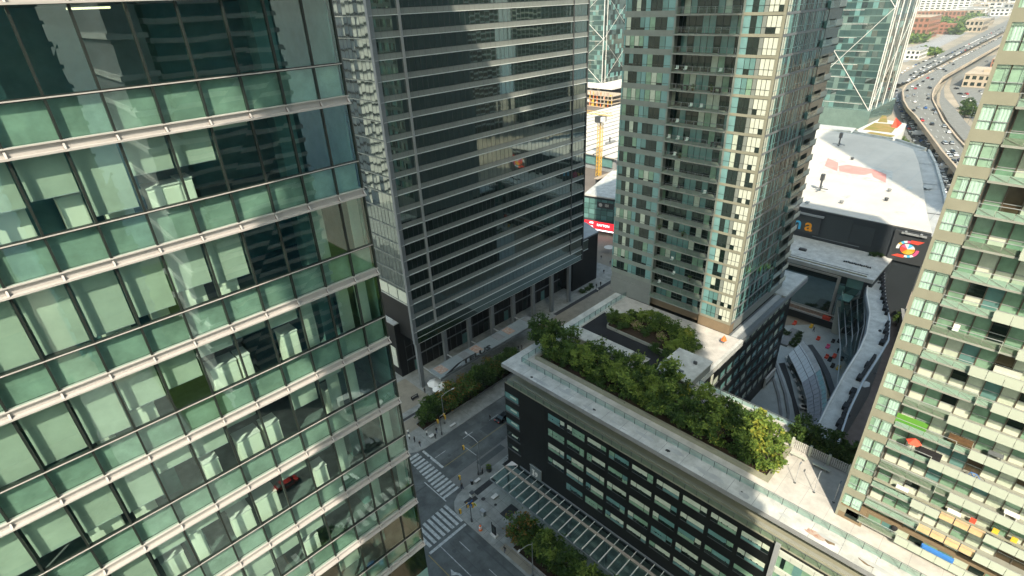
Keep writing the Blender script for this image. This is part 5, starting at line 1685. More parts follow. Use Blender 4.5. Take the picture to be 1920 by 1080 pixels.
for yy in (99.2,):
    for xx, r in ((455, 1.0), (472, .6), (490, .8)):
        mb.box(xx, xx + r, yy - .5, yy, 12, 190, 'far_white')
mb.build('light_fin', t)
t = thing('podium_block', 'pale podium of the braced tower with sloping sedum roof strips', 'building', (400, 76, 0))
def roofpoly(pxs, z, mt, wm):
    mb = MB(); q = [at(a, b, z=z) for a, b in pxs]
    mb.prism([(v.x, v.y) for v in q], .1, z, wm, mt)
    return mb
roofpoly([(1528, 232), (1606, 240), (1596, 250), (1527, 244)], 12, 'roof_pale', 'window_teal').build('roof', t)
roofpoly([(1606, 243), (1650, 222), (1700, 232), (1694, 245), (1676, 262), (1612, 252)], 11, 'roof_white', 'far_white').build('terrace', t)
for pxs in ([(1619, 242), (1640, 230), (1684, 234), (1672, 248)], [(1646, 228), (1654, 216), (1662, 217), (1664, 229)], [(1622, 250), (1632, 247), (1678, 254), (1670, 257)]):
    q = [at(a, b, z=11.3) for a, b in pxs]
    mb = MB(); mb.prism([(v.x, v.y) for v in q], 11.05, 11.3, 'sedum_green'); mb.build('sedum_strip', t)
mb = MB(); q = at(1682, 240, z=11.3); mb.face([q, q + Vector((5, 3, 5)), q + Vector((1.5, 3.4, 0))], 'fabric_red'); mb.face([q, q + Vector((-1, -2, 3)), q + Vector((5, 3, 5))], 'fabric_red'); mb.build('red_sculpture', t)

# ================================================================== expressway
def pxline(pts, z):
    return [at(a, b, z=z) for a, b in pts]
Lf = pxline([(1800, 330), (1792, 316), (1765, 285), (1745, 257), (1717, 220), (1702, 205), (1694, 190), (1692, 172), (1700, 160), (1727, 145), (1789, 114), (1885, 65), (1935, 40)], 8)
Rt = pxline([(1840, 310), (1822, 290), (1808, 276), (1795, 262), (1768, 228), (1757, 206), (1748, 188), (1748, 178), (1752, 167), (1768, 146), (1815, 119), (1876, 84), (1945, 47)], 8)
mb = MB()
for i in range(len(Lf) - 1):
    mb.face([Rt[i], Rt[i + 1], Lf[i + 1], Lf[i]], 'asphalt_pale')
setting(mb.build('road_deck'))
t = thing('expressway_parapet', 'pale concrete parapets and piers carrying the raised expressway', 'parapet', (450, 80, 0))
for E_ in (Lf, Rt):
    mb = MB()
    for a, b in zip(E_, E_[1:]):
        d = (b - a); o_ = Vector((-d.y, d.x, 0)).normalized() * .5
        mb.para(a - Z * 1.8 - o_, d, o_ * 2, Z * 2.8, 'far_beige')
    mb.build('parapet', t)
for i in range(1, len(Lf) - 1):
    c = (Lf[i] + Rt[i]) / 2
    mb = MB(); mb.box(c.x - 1, c.x + 1, c.y - 7, c.y + 7, 5.2, 6.2, 'far_beige'); mb.box(c.x - .8, c.x + .8, c.y - 5, c.y - 3, .1, 5.2, 'far_beige'); mb.box(c.x - .8, c.x + .8, c.y + 3, c.y + 5, .1, 5.2, 'far_beige'); mb.build('pier', t)
# ramps and at-grade roads
L2 = pxline([(1795, 262), (1768, 228), (1757, 206), (1752, 190), (1756, 170), (1770, 148), (1800, 130)], 6.5)
R2_ = pxline([(1830, 250), (1812, 230), (1789, 201), (1771, 182), (1770, 165), (1780, 146), (1810, 128)], 6.5)
mb = MB()
for i in range(len(L2) - 1):
    mb.face([R2_[i] , R2_[i + 1], L2[i + 1] - Vector((0, 3, 0)), L2[i] - Vector((0, 3, 0))], 'asphalt_pale')
setting(mb.build('road_ramp'))
q = pxline([(1655, 165), (1690, 165), (1705, 215), (1745, 262), (1800, 340), (1790, 400), (1760, 400), (1745, 330), (1712, 285), (1688, 235), (1668, 200)], 0.05)
mb = MB(); mb.face(q, 'asphalt_pale'); setting(mb.build('road_surface'))
q = pxline([(1790, 128), (1830, 110), (1880, 100), (1900, 260), (1835, 240), (1800, 200), (1780, 165)], 0.02)
mb = MB(); mb.face(q, 'asphalt_pale'); setting(mb.build('road_lot'))
q = pxline([(1655, 150), (1690, 140), (1740, 112), (1880, 42), (1920, 22), (1920, 34), (1885, 58), (1785, 108), (1720, 142), (1690, 158)], 4)
mb = MB(); mb.face(q, 'asphalt_pale'); setting(mb.build('road_upper'))
mb = MB()
for pts, w_ in (([(1655, 110), (1700, 98), (1780, 62), (1850, 28), (1920, 4)], 40), ([(1690, 112), (1760, 84), (1860, 40)], 14)):
    pass
q = pxline([(1660, 120), (1700, 92), (1760, 70), (1850, 25), (1895, 8), (1900, 20), (1850, 44), (1770, 84), (1700, 116)], .03)
mb.face(q, 'far_grey'); setting(mb.build('road_far'))
mb = MB()
for i in range(len(Lf) - 1):
    for t_ in (.25, .5, .75):
        a, b = Lf[i].lerp(Rt[i], t_), Lf[i + 1].lerp(Rt[i + 1], t_)
        d = b - a
        n_ = max(1, int(d.length / 18))
        for s_ in range(n_):
            c = a + d * (s_ / n_)
            e = c + d.normalized() * 5
            o_ = Vector((-d.y, d.x, 0)).normalized() * .18
            mb.face([c - o_ + Z * .01, e - o_ + Z * .01, e + o_ + Z * .01, c + o_ + Z * .01], 'road_paint')
setting(mb.build('lane_marking'))

# ================================================================== vehicles
def car_mesh(body, name):
    mb = MB()
    prof = [(-2.2, .35), (-2.25, .75), (-2.05, .98), (-1.35, 1.04), (-.75, 1.44), (.75, 1.46), (1.35, 1.0), (2.1, .86), (2.28, .6), (2.25, .35)]
    w_ = .88
    cab = {4: .66, 5: .66}
    Lp = [(x, w_ if i not in cab else cab[i], z) for i, (x, z) in enumerate(prof)]
    Rp = [(x, -y, z) for x, y, z in Lp]
    for i in range(len(prof) - 1):
        m = 'car_glass' if i in (3, 5) else body
        mb.face([Lp[i], Lp[i + 1], Rp[i + 1], Rp[i]][::-1], m)
    for P_, sg_ in ((Lp, 1), (Rp, -1)):
        low = [P_[j] for j in (0, 1, 2, 3, 6, 7, 8, 9)]
        mb.face(low if sg_ > 0 else low[::-1], body)
        hi = [P_[3], P_[4], P_[5], P_[6]]
        mb.face(hi if sg_ > 0 else hi[::-1], 'car_glass')
    mb.face([Lp[0], Rp[0], Rp[-1], Lp[-1]], 'tyre')
    return mb
def wheels(mb):
    for x in (-1.35, 1.4):
        for y in (-.86, .86):
            mb.tube((x, y - .1, .33), (x, y + .1, .33), .33, .33, 'tyre', 10)
protos = {}
for cl in ('white', 'black', 'silver', 'red', 'blue'):
    mb = car_mesh('car_' + cl, 'car'); wheels(mb)
    me = mb.build('car_body_' + cl)
    protos[cl] = me.data
    bpy.data.objects.remove(me)
mb = MB(); mb.box(-3.6, 1.6, -1.15, 1.15, .7, 3.2, 'car_white'); mb.box(1.7, 3.2, -1.1, 1.1, .5, 2.4, 'car_white'); mb.box(3.2, 3.24, -1, 1, 1.3, 2.2, 'car_glass')
for x in (-2.6, 2.3):
    for y in (-1.05, 1.05):
        mb.tube((x, y - .12, .45), (x, y + .12, .45), .45, .45, 'tyre', 10)
tk = mb.build('truck_body'); protos['truck'] = tk.data; bpy.data.objects.remove(tk)
ccount = {}
def put_car(cl, p, rz, where, grp):
    o = bpy.data.objects.new('parked_car' if 'parked' in grp else ('delivery_truck' if cl == 'truck' else 'car'), protos[cl])
    COL.objects.link(o)
    o.location = p
    o.rotation_euler = (0, 0, rz)
    key = (cl, where)
    i = ccount.get(key, 0)
    ccount[key] = i + 1
    nm = 'white truck' if cl == 'truck' else cl + ' car'
    tag(o, '%s %s, %s %s one from near end' % (nm, where, ordn(i), cl if cl != 'truck' else 'such'), 'truck' if cl == 'truck' else 'car', grp)
    return o
rs = random.Random(77)
def pick():
    return rs.choices(['white', 'black', 'silver', 'red', 'blue'], [36, 28, 28, 3, 5])[0]
def lane(pts, z, where, grp, gap, jit=2, seed=1, rev=False):
    P = [at(a, b, z=z) for a, b in pts]
    for a, b in zip(P, P[1:]):
        d = b - a
        s_ = rs.uniform(0, gap * .5)
        while s_ < d.length - 2:
            c = a + d.normalized() * s_ + Vector((-d.y, d.x, 0)).normalized() * rs.uniform(-.4, .4)
            put_car(pick(), c, math.atan2(d.y, d.x) + (math.pi if rev else 0), where, grp)
            s_ += gap * rs.uniform(.75, 1.6)
g1 = 'cars queueing on the road below the expressway'
lane([(1770, 364), (1752, 318), (1716, 268), (1697, 232), (1682, 190), (1680, 170)], .06, 'in the queue lane nearest the arena', g1, 8.5)
lane([(1783, 362), (1762, 318), (1728, 268), (1706, 230), (1690, 190)], .06, 'in the middle queue lane below the expressway', g1, 8)
lane([(1792, 356), (1772, 318), (1738, 268), (1712, 230), (1694, 196)], .06, 'in the queue lane along the expressway wall', g1, 7.5)
g2 = 'cars in the far traffic jam'
lane([(1706, 142), (1740, 122), (1800, 92), (1884, 50)], 4.05, 'in the upper jammed lane far away', g2, 11)
lane([(1704, 150), (1745, 126), (1805, 97), (1886, 56)], 4.05, 'in the lower jammed lane far away', g2, 10)
for px, py, cl in ((1715, 192, 'white'), (1747, 257 - 23, 'black'), (1740, 186, 'black'), (1770, 269, 'silver'), (1787, 304, 'black'), (1742, 165, 'black'), (1711, 163, 'white'), (1724, 161, 'white'), (1700, 183, 'silver'), (1808, 105, 'silver'), (1755, 131, 'black')):
    q = min(range(len(Lf) - 1), key=lambda i: (Lf[i] - at(px, py, z=8)).length)
    d = Lf[q + 1] - Lf[q]
    put_car(cl, at(px, py, z=8.02), math.atan2(d.y, d.x), 'driving on the raised expressway', 'cars on the expressway deck')
for i in range(34):
    k = rs.randrange(1, len(Lf) - 3)
    f_ = rs.choice((.14, .37, .62, .86))
    u_ = rs.random()
    a_, b_ = Lf[k].lerp(Rt[k], f_), Lf[k + 1].lerp(Rt[k + 1], f_)
    put_car(pick(), a_.lerp(b_, u_) + Z * .02, math.atan2((b_ - a_).y, (b_ - a_).x), 'driving on the raised expressway', 'cars on the expressway deck')
lane([(1690, 158), (1722, 146), (1786, 116), (1880, 68)], 8.05, 'in the inner jammed lane far away', g2, 12)
lane([(1668, 160), (1700, 130), (1760, 104)], 4.05, 'in the outer jammed lane far away', g2, 14)
put_car('truck', at(1719, 254, z=.06), 2.0, 'among the queueing cars beside the arena', g1)
put_car('truck', at(1769, 318, z=.06), 2.2, 'near the foot of the expressway queue', g1)
for px, py, cl in ((1793, 167, 'black'), (1800, 177, 'black'), (1808, 182, 'white'), (1818, 190, 'white'), (1828, 196, 'silver'), (1812, 177, 'red'), (1803, 225, 'black'), (1845, 178, 'white'), (1838, 172, 'silver'), (1862, 130, 'black'), (1850, 116, 'silver')):
    put_car(cl, at(px, py, z=.05), rs.uniform(0, 3), 'parked in the lot right of the ramp', 'cars parked right of the ramp')
for i, (px, py, cl) in enumerate(((1642, 500, 'black'), (1641, 512, 'white'), (1645, 496, 'silver'), (1670, 522, 'black'), (1673, 540, 'white'), (1676, 552, 'black'), (1680, 566, 'silver'), (1684, 585, 'black'), (1663, 492, 'black'))):
    put_car(cl, at(px, py, z=.2), .3 + 1.57 * (i % 2), 'parked in the lane behind the gallery roof', 'cars parked behind the gallery')
# near car half hidden by the hotel
p = at(938, 783, z=.03)
t = thing('car', 'black car half hidden by the hotel corner on the road', 'car', (66.8, 73.6, .02))
mb = car_mesh('car_black', 'car')
o = mb.build('body'); o.parent = t; o.rotation_euler = (0, 0, 0)
for x in (-1.35, 1.4):
    for y in (-.86, .86):
        mb = MB(); mb.tube((x, y - .1, .33), (x, y + .1, .33), .33, .33, 'tyre', 12); wv = mb.build('wheel'); wv.parent = t
for y in (-.6, .6):
    mb = MB(); mb.box(-2.29, -2.22, y - .16, y + .16, .68, .82, 'logo_red'); wv = mb.build('tail_lamp'); wv.parent = t
# ================================================================== trees and planting
def crown_mesh(name, rx, ry, rz, zc, nleaf, ls, weights, seed, clumps=34, hollow=.55):
    q = random.Random(seed)
    mb = MB()
    cl = []
    for i in range(clumps):
        while True:
            v = Vector((q.uniform(-1, 1), q.uniform(-1, 1), q.uniform(-.85, 1)))
            if hollow < v.length < 1:
                break
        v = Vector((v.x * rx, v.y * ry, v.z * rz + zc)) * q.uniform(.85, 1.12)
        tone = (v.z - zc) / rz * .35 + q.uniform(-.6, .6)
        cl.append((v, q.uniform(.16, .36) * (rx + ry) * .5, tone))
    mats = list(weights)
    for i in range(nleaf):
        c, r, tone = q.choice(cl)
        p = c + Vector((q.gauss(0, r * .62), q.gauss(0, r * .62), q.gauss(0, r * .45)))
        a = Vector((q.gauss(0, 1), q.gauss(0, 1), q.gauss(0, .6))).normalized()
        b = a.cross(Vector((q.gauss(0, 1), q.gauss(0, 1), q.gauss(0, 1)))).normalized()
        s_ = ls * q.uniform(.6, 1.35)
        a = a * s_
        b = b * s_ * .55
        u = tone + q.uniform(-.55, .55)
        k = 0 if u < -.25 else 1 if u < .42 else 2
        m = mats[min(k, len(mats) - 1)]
        mb.face([p - a, p + b - a * .2, p + a, p - b + a * .1], m)
    return mb
def trunk_mesh(h, zc, rx, seed, r=.13):
    q = random.Random(seed)
    mb = MB()
    mb.tube((0, 0, -.1), (.05, .03, h), r, r * .7, 'bark', 7)
    for i in range(6):
        a = i * 1.05 + q.uniform(-.3, .3)
        e = Vector((math.cos(a) * rx * .6, math.sin(a) * rx * .6, zc + q.uniform(-.2, .7)))
        m_ = Vector((.05, .03, h)).lerp(e, .5) + Vector((0, 0, .2))
        mb.tube((.05, .03, h - .15 * (i % 3)), m_, r * .55, r * .35, 'bark', 5)
        mb.tube(m_, e, r * .35, r * .12, 'bark', 5)
    return mb
def tree_proto(name, rx, ry, rz, zc, th, n, ls, w_, seed, hollow=.5, clumps=34):
    t = bpy.data.objects.new(name, None)
    COL.objects.link(t)
    ORG[t.name] = Vector((0, 0, 0))
    trunk_mesh(th, zc, rx, seed).build('trunk', t)
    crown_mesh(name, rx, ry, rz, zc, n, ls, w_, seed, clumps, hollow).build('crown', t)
    return t
GREEN = ['leaf_dark', 'leaf_mid', 'leaf_light']
used = set()
def place(proto, x, y, z, label, cat, group, sc=1.0, rz=0.0):
    if proto.name in used:
        o = dup(proto, (x, y, z), rz, label, sc, group)
    else:
        used.add(proto.name)
        o = proto
        o.location = (x, y, z); o.rotation_euler = (0, 0, rz); o.scale = (sc, sc, sc)
        o['group'] = group
    o['label'] = label
    o['category'] = cat
    return o
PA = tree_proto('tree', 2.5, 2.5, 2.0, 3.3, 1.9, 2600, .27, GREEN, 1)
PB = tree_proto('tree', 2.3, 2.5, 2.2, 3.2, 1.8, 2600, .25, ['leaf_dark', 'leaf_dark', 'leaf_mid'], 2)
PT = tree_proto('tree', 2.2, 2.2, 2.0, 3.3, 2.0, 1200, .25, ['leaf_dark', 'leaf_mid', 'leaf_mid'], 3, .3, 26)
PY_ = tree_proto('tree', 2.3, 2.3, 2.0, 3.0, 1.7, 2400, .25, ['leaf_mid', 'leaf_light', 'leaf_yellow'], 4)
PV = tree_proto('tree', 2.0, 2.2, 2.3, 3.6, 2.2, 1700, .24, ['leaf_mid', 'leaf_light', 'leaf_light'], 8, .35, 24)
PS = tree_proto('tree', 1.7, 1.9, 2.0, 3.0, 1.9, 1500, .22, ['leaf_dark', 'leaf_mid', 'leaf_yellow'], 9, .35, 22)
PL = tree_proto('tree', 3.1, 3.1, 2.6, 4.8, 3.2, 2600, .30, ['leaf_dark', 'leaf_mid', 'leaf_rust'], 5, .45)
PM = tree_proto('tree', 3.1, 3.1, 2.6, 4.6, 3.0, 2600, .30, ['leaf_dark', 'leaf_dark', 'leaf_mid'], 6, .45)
rs = random.Random(12)
z0 = 29.7
k = 0
gt = 'trees in the long roof planter'
rows = [(63.6, 56.4, PB, 1.12), (62.0, 53.6, PA, .95), (65.2, 53.0, PT, .95), (62.3, 50.2, PT, .95), (66.0, 49.6, PT, .9), (62.0, 47.0, PB, .9), (66.2, 46.4, PT, .85), (61.9, 43.8, PA, .95), (65.8, 43.0, PB, .85),
        (62.0, 40.6, PB, 1.0), (65.6, 39.6, PA, .9), (61.9, 37.4, PA, 1.0), (66.0, 36.6, PB, .95), (62.0, 34.2, PB, 1.02), (66.0, 33.6, PA, 1.05), (62.0, 31.0, PA, 1.0), (65.8, 30.0, PB, 1.05), (62.0, 27.8, PB, 1.0),
        (66.0, 26.4, PB, 1.0), (62.0, 24.6, PA, 1.0), (65.9, 23.0, PA, 1.0), (61.9, 21.4, PB, 1.0), (65.6, 19.6, PB, .95), (62.0, 18.2, PA, 1.0), (64.9, 16.6, PY_, 1.0), (61.6, 15.6, PY_, .9), (67.4, 19.0, PY_, .85)]
for i, (x, y, pr, sc) in enumerate(rows):
    if i in (5, 9, 13, 18):
        pr = PV
    if i in (4, 12, 16, 21):
        pr = PS
    x += rs.uniform(-.5, .5); y += rs.uniform(-.7, .7); sc *= rs.uniform(.82, 1.12)
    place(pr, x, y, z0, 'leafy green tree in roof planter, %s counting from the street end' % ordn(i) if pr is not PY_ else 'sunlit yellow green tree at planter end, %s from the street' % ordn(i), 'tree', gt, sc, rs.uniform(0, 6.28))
t = thing('planter', 'long concrete roof planter holding the row of trees', 'planter', (64, 35, 29.45))
mb = MB(); mb.box(59.6, 60.1, 13.8, 56.2, 29.45, 30.1, 'condo_tan'); mb.box(60.1, 67.6, 13.8, 14.3, 29.45, 30.1, 'condo_tan'); mb.box(67.1, 67.6, 14.3, 42.4, 29.45, 30.0, 'condo_tan'); mb.box(60.1, 67.1, 55.7, 56.2, 29.45, 30.0, 'condo_tan'); mb.build('wall', t)
mb = MB(); mb.box(60.1, 67.1, 14.3, 55.7, 29.46, 29.8, 'soil_brown'); mb.build('soil', t)
# undergrowth: dense low shrubs as separate bushes
def bush_proto(name, rx, ry, rz, n, ls, w_, seed):
    mb = crown_mesh(name, rx, ry, rz, rz * .75, n, ls, w_, seed, 20, .25)
    return mb.build(name)
BA = bush_proto('shrub', 1.2, 1.2, .8, 700, .19, GREEN, 31)
BB = bush_proto('shrub', 1.2, 1.2, .75, 700, .18, ['leaf_dark', 'leaf_dark', 'leaf_mid'], 32)
BP = bush_proto('shrub', 1.3, 1.3, .9, 800, .15, ['leaf_mid', 'leaf_light', 'leaf_pink'], 33)
BG = bush_proto('shrub', 1.5, 1.5, 1.1, 900, .2, ['leaf_mid', 'leaf_light', 'leaf_light'], 34)
bused = set()
def bush(pr, x, y, z, label, group, sc=1.0):
    if pr.name in bused:
        o = pr.copy(); COL.objects.link(o)
    else:
        bused.add(pr.name); o = pr
    o.location = (x, y, z); o.scale = (sc, sc, sc); o.rotation_euler = (0, 0, rs.uniform(0, 6.28))
    tag(o, label, 'shrub', group)
    return o
for i in range(20):
    y = 54.5 - i * 2.05
    bush((BB, BA, BB)[i % 3], 61.4 + rs.uniform(-.3, .6), y, 29.75, 'low green shrub under planter trees, %s counting from the street end' % ordn(i), 'shrubs under the planter trees', rs.uniform(.7, .95))
# garden bed beside the middle tower
t = thing('garden_bed', 'square raised garden bed with pale edge at the middle tower foot', 'planter', (78, 46, 29.45))
bed = [(77.0, 52.6), (81.6, 54.4), (84.6, 50), (84.6, 39.5), (80.6, 36.9), (76.6, 38.2), (76.8, 41.0)]
mb = MB(); mb.prism(bed, 29.5, 30.0, 'condo_tan', 'soil_brown')
for a, b in zip(bed, bed[1:] + bed[:1]):
    d = Vector((b[0] - a[0], b[1] - a[1], 0)); o_ = Vector((-d.y, d.x, 0)).normalized() * .22
    mb.para((a[0], a[1], 29.5), d, o_, Z * .62, 'balcony_slab')
mb.build('edge', t)
gi = {}
for (px, py, pr, sc, nm) in ((1150, 600, BA, .8, 'green'), (1172, 602, BG, .9, 'bright green'), (1195, 612, BP, .9, 'pink flowering'), (1240, 632, BP, .8, 'pink flowering'), (1212, 596, BG, 1.1, 'bright green'), (1235, 604, BG, 1.1, 'bright green'),
                             (1258, 616, BA, 1.1, 'green'), (1270, 630, BA, 1.1, 'green'), (1285, 640, BG, 1.1, 'bright green'), (1262, 652, BG, 1.1, 'bright green'), (1292, 652, BA, 1.0, 'green'), (1305, 646, BA, .9, 'green'), (1230, 652, BB, .9, 'dark'),
                             (1252, 664, BB, .9, 'dark'), (1190, 590, BA, 1.0, 'green'), (1215, 622, BB, 1.0, 'dark'), (1168, 612, BB, .9, 'dark'), (1270, 655, BG, .9, 'bright green'), (1180, 600, BA, .9, 'green'), (1225, 615, BA, 1.0, 'green')):
    p = at(px, py, z=30.6)
    i = gi.get(nm, 0); gi[nm] = i + 1
    bush(pr, p.x, p.y, 30.0, '%s shrub in square garden bed by middle tower, %s %s from street' % (nm, ordn(i), nm), 'shrubs in the square garden bed', sc * 1.05)
for i, (px, py) in enumerate(((1262, 608), (1290, 618), (1150, 588), (1240, 596))):
    p = at(px, py, z=32.5)
    place((PT, PY_, PT, PT)[i], p.x, p.y, 29.9, 'small light tree in square garden bed, %s from the street side' % ordn(i), 'tree', 'small trees in the square bed', .62, i)
# hedge row and trellis by the right tower
for i in range(9):
    bush(BB if i % 2 else BA, 70.4 + rs.uniform(-.4, .3), 15.0 - i * 1.15, 29.5, 'dark hedge shrub beyond the white trellis, %s from the planter' % ordn(i), 'hedge beyond the trellis', rs.uniform(.95, 1.25))
for i, (x, y) in enumerate(((70.6, 13.0), (70.8, 9.4), (70.4, 6.6))):
    place(PB, x, y, 29.4, 'dark tree beyond the white trellis, %s from the planter' % ordn(i), 'tree', 'trees beyond the trellis', .72, i * 2.0)
t = thing('trellis', 'white lattice trellis fence across the roof terrace', 'fence', (68.4, 10, 29.45))
mb = MB()
for i in range(34):
    y = 14.0 - i * .25
    mb.box(68.2, 68.25, y, y + .07, 29.6, 31.1, 'far_white')
for j in range(7):
    mb.box(68.25, 68.3, 5.9, 14.0, 29.65 + j * .22, 29.7 + j * .22, 'far_white')
mb.build('lattice', t)
for y in (14.0, 11.6, 9.2, 6.6):
    mb = MB(); mb.box(68.1, 68.4, y - .15, y + .15, 29.45, 31.3, 'rail_panel_white'); mb.build('post', t)
for i, (bx_, by_, h) in enumerate(((74.15 * .8378, 13.45 * .8378, 0), (0, 0, 0))):
    pass
for i, (px, py, tx_, ty_) in enumerate(((1490, 905, 1500, 868), (1526, 923, 1540, 893), (1563, 942, 1575, 915))):
    b = at(px, py, z=29.46)
    t = thing('lamp_post', 'slim terrace lamp post on the deck, %s from the planter trees' % ordn(i), 'lamp', (b.x, b.y, 29.45))
    mb = MB(); mb.tube((b.x, b.y, 29.45), (b.x, b.y, 32.9), .045, .04, 'steel_light', 7); mb.build('pole', t)
    mb = MB(); mb.lathe([(.16, 0), (.18, .03), (.05, .08)], (b.x, b.y, 29.45), 'steel_dark', 10); mb.build('base', t)
    mb = MB(); mb.box(b.x - .1, b.x + .5, b.y - .07, b.y + .07, 32.86, 32.94, 'steel_grey'); mb.build('lamp_head', t)
for i in range(2):
    t = thing('deck_bench', 'low pale bench on the terrace beside the trellis, %s from the planter' % ordn(i), 'bench', (66.8, 12.6 - i * 3, 29.45))
    y = 12.6 - i * 3.0
    mb = MB(); mb.box(66.6, 67.1, y - 1.1, y + 1.1, 29.8, 29.9, 'rail_panel_white'); mb.build('seat', t)
    mb = MB(); mb.box(66.65, 67.05, y - .9, y - .7, 29.45, 29.8, 'steel_grey'); mb.box(66.65, 67.05, y + .7, y + .9, 29.45, 29.8, 'steel_grey'); mb.build('base', t)
p = at(1356, 638, z=29.8)
t = thing('parasol', 'folded orange parasol on the ledge at the middle tower corner', 'parasol', (86.5, 33.2, 29.3))
mb = MB(); mb.lathe([(.05, .9), (.55, 1.1), (.3, 1.7), (.05, 2.1)], (86.5, 33.2, 29.3), 'barrel_orange', 10); mb.build('canopy', t)
mb = MB(); mb.tube((86.5, 33.2, 29.3), (86.5, 33.2, 31.3), .03, .03, 'steel_grey', 6); mb.build('pole', t)

# street trees
gs = 'street trees before the dark tower'
for i, (x, y, pr, sc) in enumerate(((53.4, 85.4, PM, .8), (56.6, 86.0, PM, .85), (59.4, 85.0, PL, .9), (62.6, 85.8, PL, .95), (65.8, 85.0, PL, .9), (69.0, 85.8, PM, .95), (72.4, 85.2, PM, .95), (75.6, 86.0, PL, .9), (79.0, 85.6, PM, .9), (82.4, 86.2, PM, .85), (96, 88, PL, .7), (100, 90, PL, .6))):
    place(pr, x, y, .13, '%s street tree before the dark tower, %s from the crossing' % ('rusty green' if pr is PL else 'dark green', ordn(i)), 'tree', gs, sc, rs.uniform(0, 6))
t = thing('tree_bed', 'long dark planting bed under the street trees', 'planter', (68, 85.5, .13))
mb = MB(); mb.box(51.5, 84, 84.2, 84.4, .13, .5, 'roof_grey'); mb.box(51.5, 84, 87.2, 87.4, .13, .5, 'roof_grey'); mb.build('edge', t)
mb = MB(); mb.box(51.5, 84, 84.4, 87.2, .13, .42, 'soil_brown'); mb.build('soil', t)
for i in range(14):
    bush(BB, 52.6 + i * 2.2, 85.6 + rs.uniform(-.5, .5), .4, 'dark shrub under the street trees, %s from the crossing' % ordn(i), 'shrubs under the street trees', .9)
gb = 'trees beside the hotel canopy'
for i, (x, y, pr, sc) in enumerate(((45.6, 47.4, PL, .82), (46.4, 44.4, PA, 1.1), (46.4, 40.8, PA, 1.15), (46.2, 36.4, PM, .9), (46.4, 31.6, PA, 1.1), (46.2, 26.5, PM, .95))):
    place(pr, x, y, .13, 'green tree beside the glass canopy, %s from the crossing' % ordn(i), 'tree', gb, sc, rs.uniform(0, 6))
t = thing('tree_bed', 'kerbed planting bed below the trees by the hotel canopy', 'planter', (45.5, 36, .13))
mb = MB(); mb.box(43.6, 43.8, 20, 47.9, .13, .5, 'kerb_stone'); mb.box(43.8, 47.6, 47.7, 47.9, .13, .5, 'kerb_stone'); mb.build('edge', t)
mb = MB(); mb.box(43.8, 47.6, 20, 47.7, .13, .4, 'soil_brown'); mb.build('soil', t)
for i in range(9):
    bush(BA if i % 2 else BB, 45.6 + rs.uniform(-.6, .6), 47 - i * 2.6, .35, 'low shrub below the trees by the hotel canopy, %s from crossing' % ordn(i), 'shrubs by the hotel canopy', .85)
for i, (x, y) in enumerate(((128, 98.2), (130.4, 98), (133, 98.3))):
    bush(BB, x, y, .2, 'dark shrub at the black podium foot, %s from the columns' % ordn(i), 'shrubs at the black podium', .9)
# planting in the square and by the gallery
for i, (px, py) in enumerate(((1492, 640), (1496, 634), (1487, 646), (1500, 628), (1478, 628), (1470, 622))):
    p = at(px, py, z=.4)
    bush(BB, p.x, p.y, .1, 'dark shrub at the pavilion tip, %s one' % ordn(i), 'shrubs at the pavilion tip', .9)
for i, (px, py) in enumerate(((1690, 494), (1693, 505), (1660, 510), (1672, 535), (1677, 555), (1684, 600), (1690, 480))):
    p = at(px, py, z=2)
    place(PT if i % 2 else PA, p.x, p.y, .1, 'small tree in the lane behind the gallery, %s from the emblem' % ordn(i), 'tree', 'trees behind the gallery', .75, i)
for i, (px, py) in enumerate(((1636, 476), (1643, 477), (1650, 478))):
    p = at(px, py, z=18.6)
    bush(BB, p.x, p.y, 18.1, 'round shrub on the hall roof end, %s from the arena wall sign' % ordn(i), 'shrubs on the hall roof', .8)
for i, (px, py) in enumerate(((1690, 262), (1698, 268), (1684, 268), (1706, 274), (1812, 198), (1818, 208), (1824, 214), (1810, 212))):
    p = at(px, py, z=3)
    place(PB if i > 3 else PT, p.x, p.y, .1, 'tree %s, %s from the near end' % ('between arena and expressway' if i < 4 else 'beside the ramp and car lot', ordn(i % 4)), 'tree', 'trees along the expressway', 1.5 if i > 3 else .9, i)

# ================================================================== street furniture
def lamp(label, x, y, h, dx, dy, sig=None):
    t = thing('street_lamp', label, 'street lamp', (x, y, .13))
    mb = MB(); mb.tube((x, y, .13), (x, y, h), .11, .07, 'steel_grey', 8); mb.lathe([(.2, 0), (.2, .5), (.12, .6)], (x, y, .13), 'steel_dark', 8); mb.build('pole', t)
    mb = MB(); mb.path([(x, y, h - .4), (x + dx * .4, y + dy * .4, h + .25), (x + dx, y + dy, h + .45)], .05, 'steel_light', 6); mb.build('arm', t)
    mb = MB(); mb.para((x + dx - .12, y + dy - .12, h + .38), (dx * .22 + .1, dy * .22 + .02, 0), (.24 * (dy != 0) + .02, .24 * (dx != 0) + .02, 0), Z * .14, 'far_white'); mb.build('lamp_head', t)
    return t
lamp('tall street lamp with curved arm between crossing and hotel corner', 51.6, 64.9, 9.2, -.3, 3.0)
lamp('street lamp with curved arm before the dark street trees', 56.2, 82.6, 8.6, 2.6, -.6)
lamp('street lamp at the road edge below the hotel canopy trees', 42.3, 41.4, 9.0, -2.6, .2)
def head(mb, x, y, z, m='signal_yellow'):
    mb.box(x - .17, x + .17, y - .17, y + .17, z, z + 1.05, m)
    for i, c in enumerate(('fabric_dark', 'fabric_dark', 'fabric_dark')):
        mb.box(x - .24, x - .17, y - .1, y + .1, z + .1 + i * .32, z + .3 + i * .32, c)
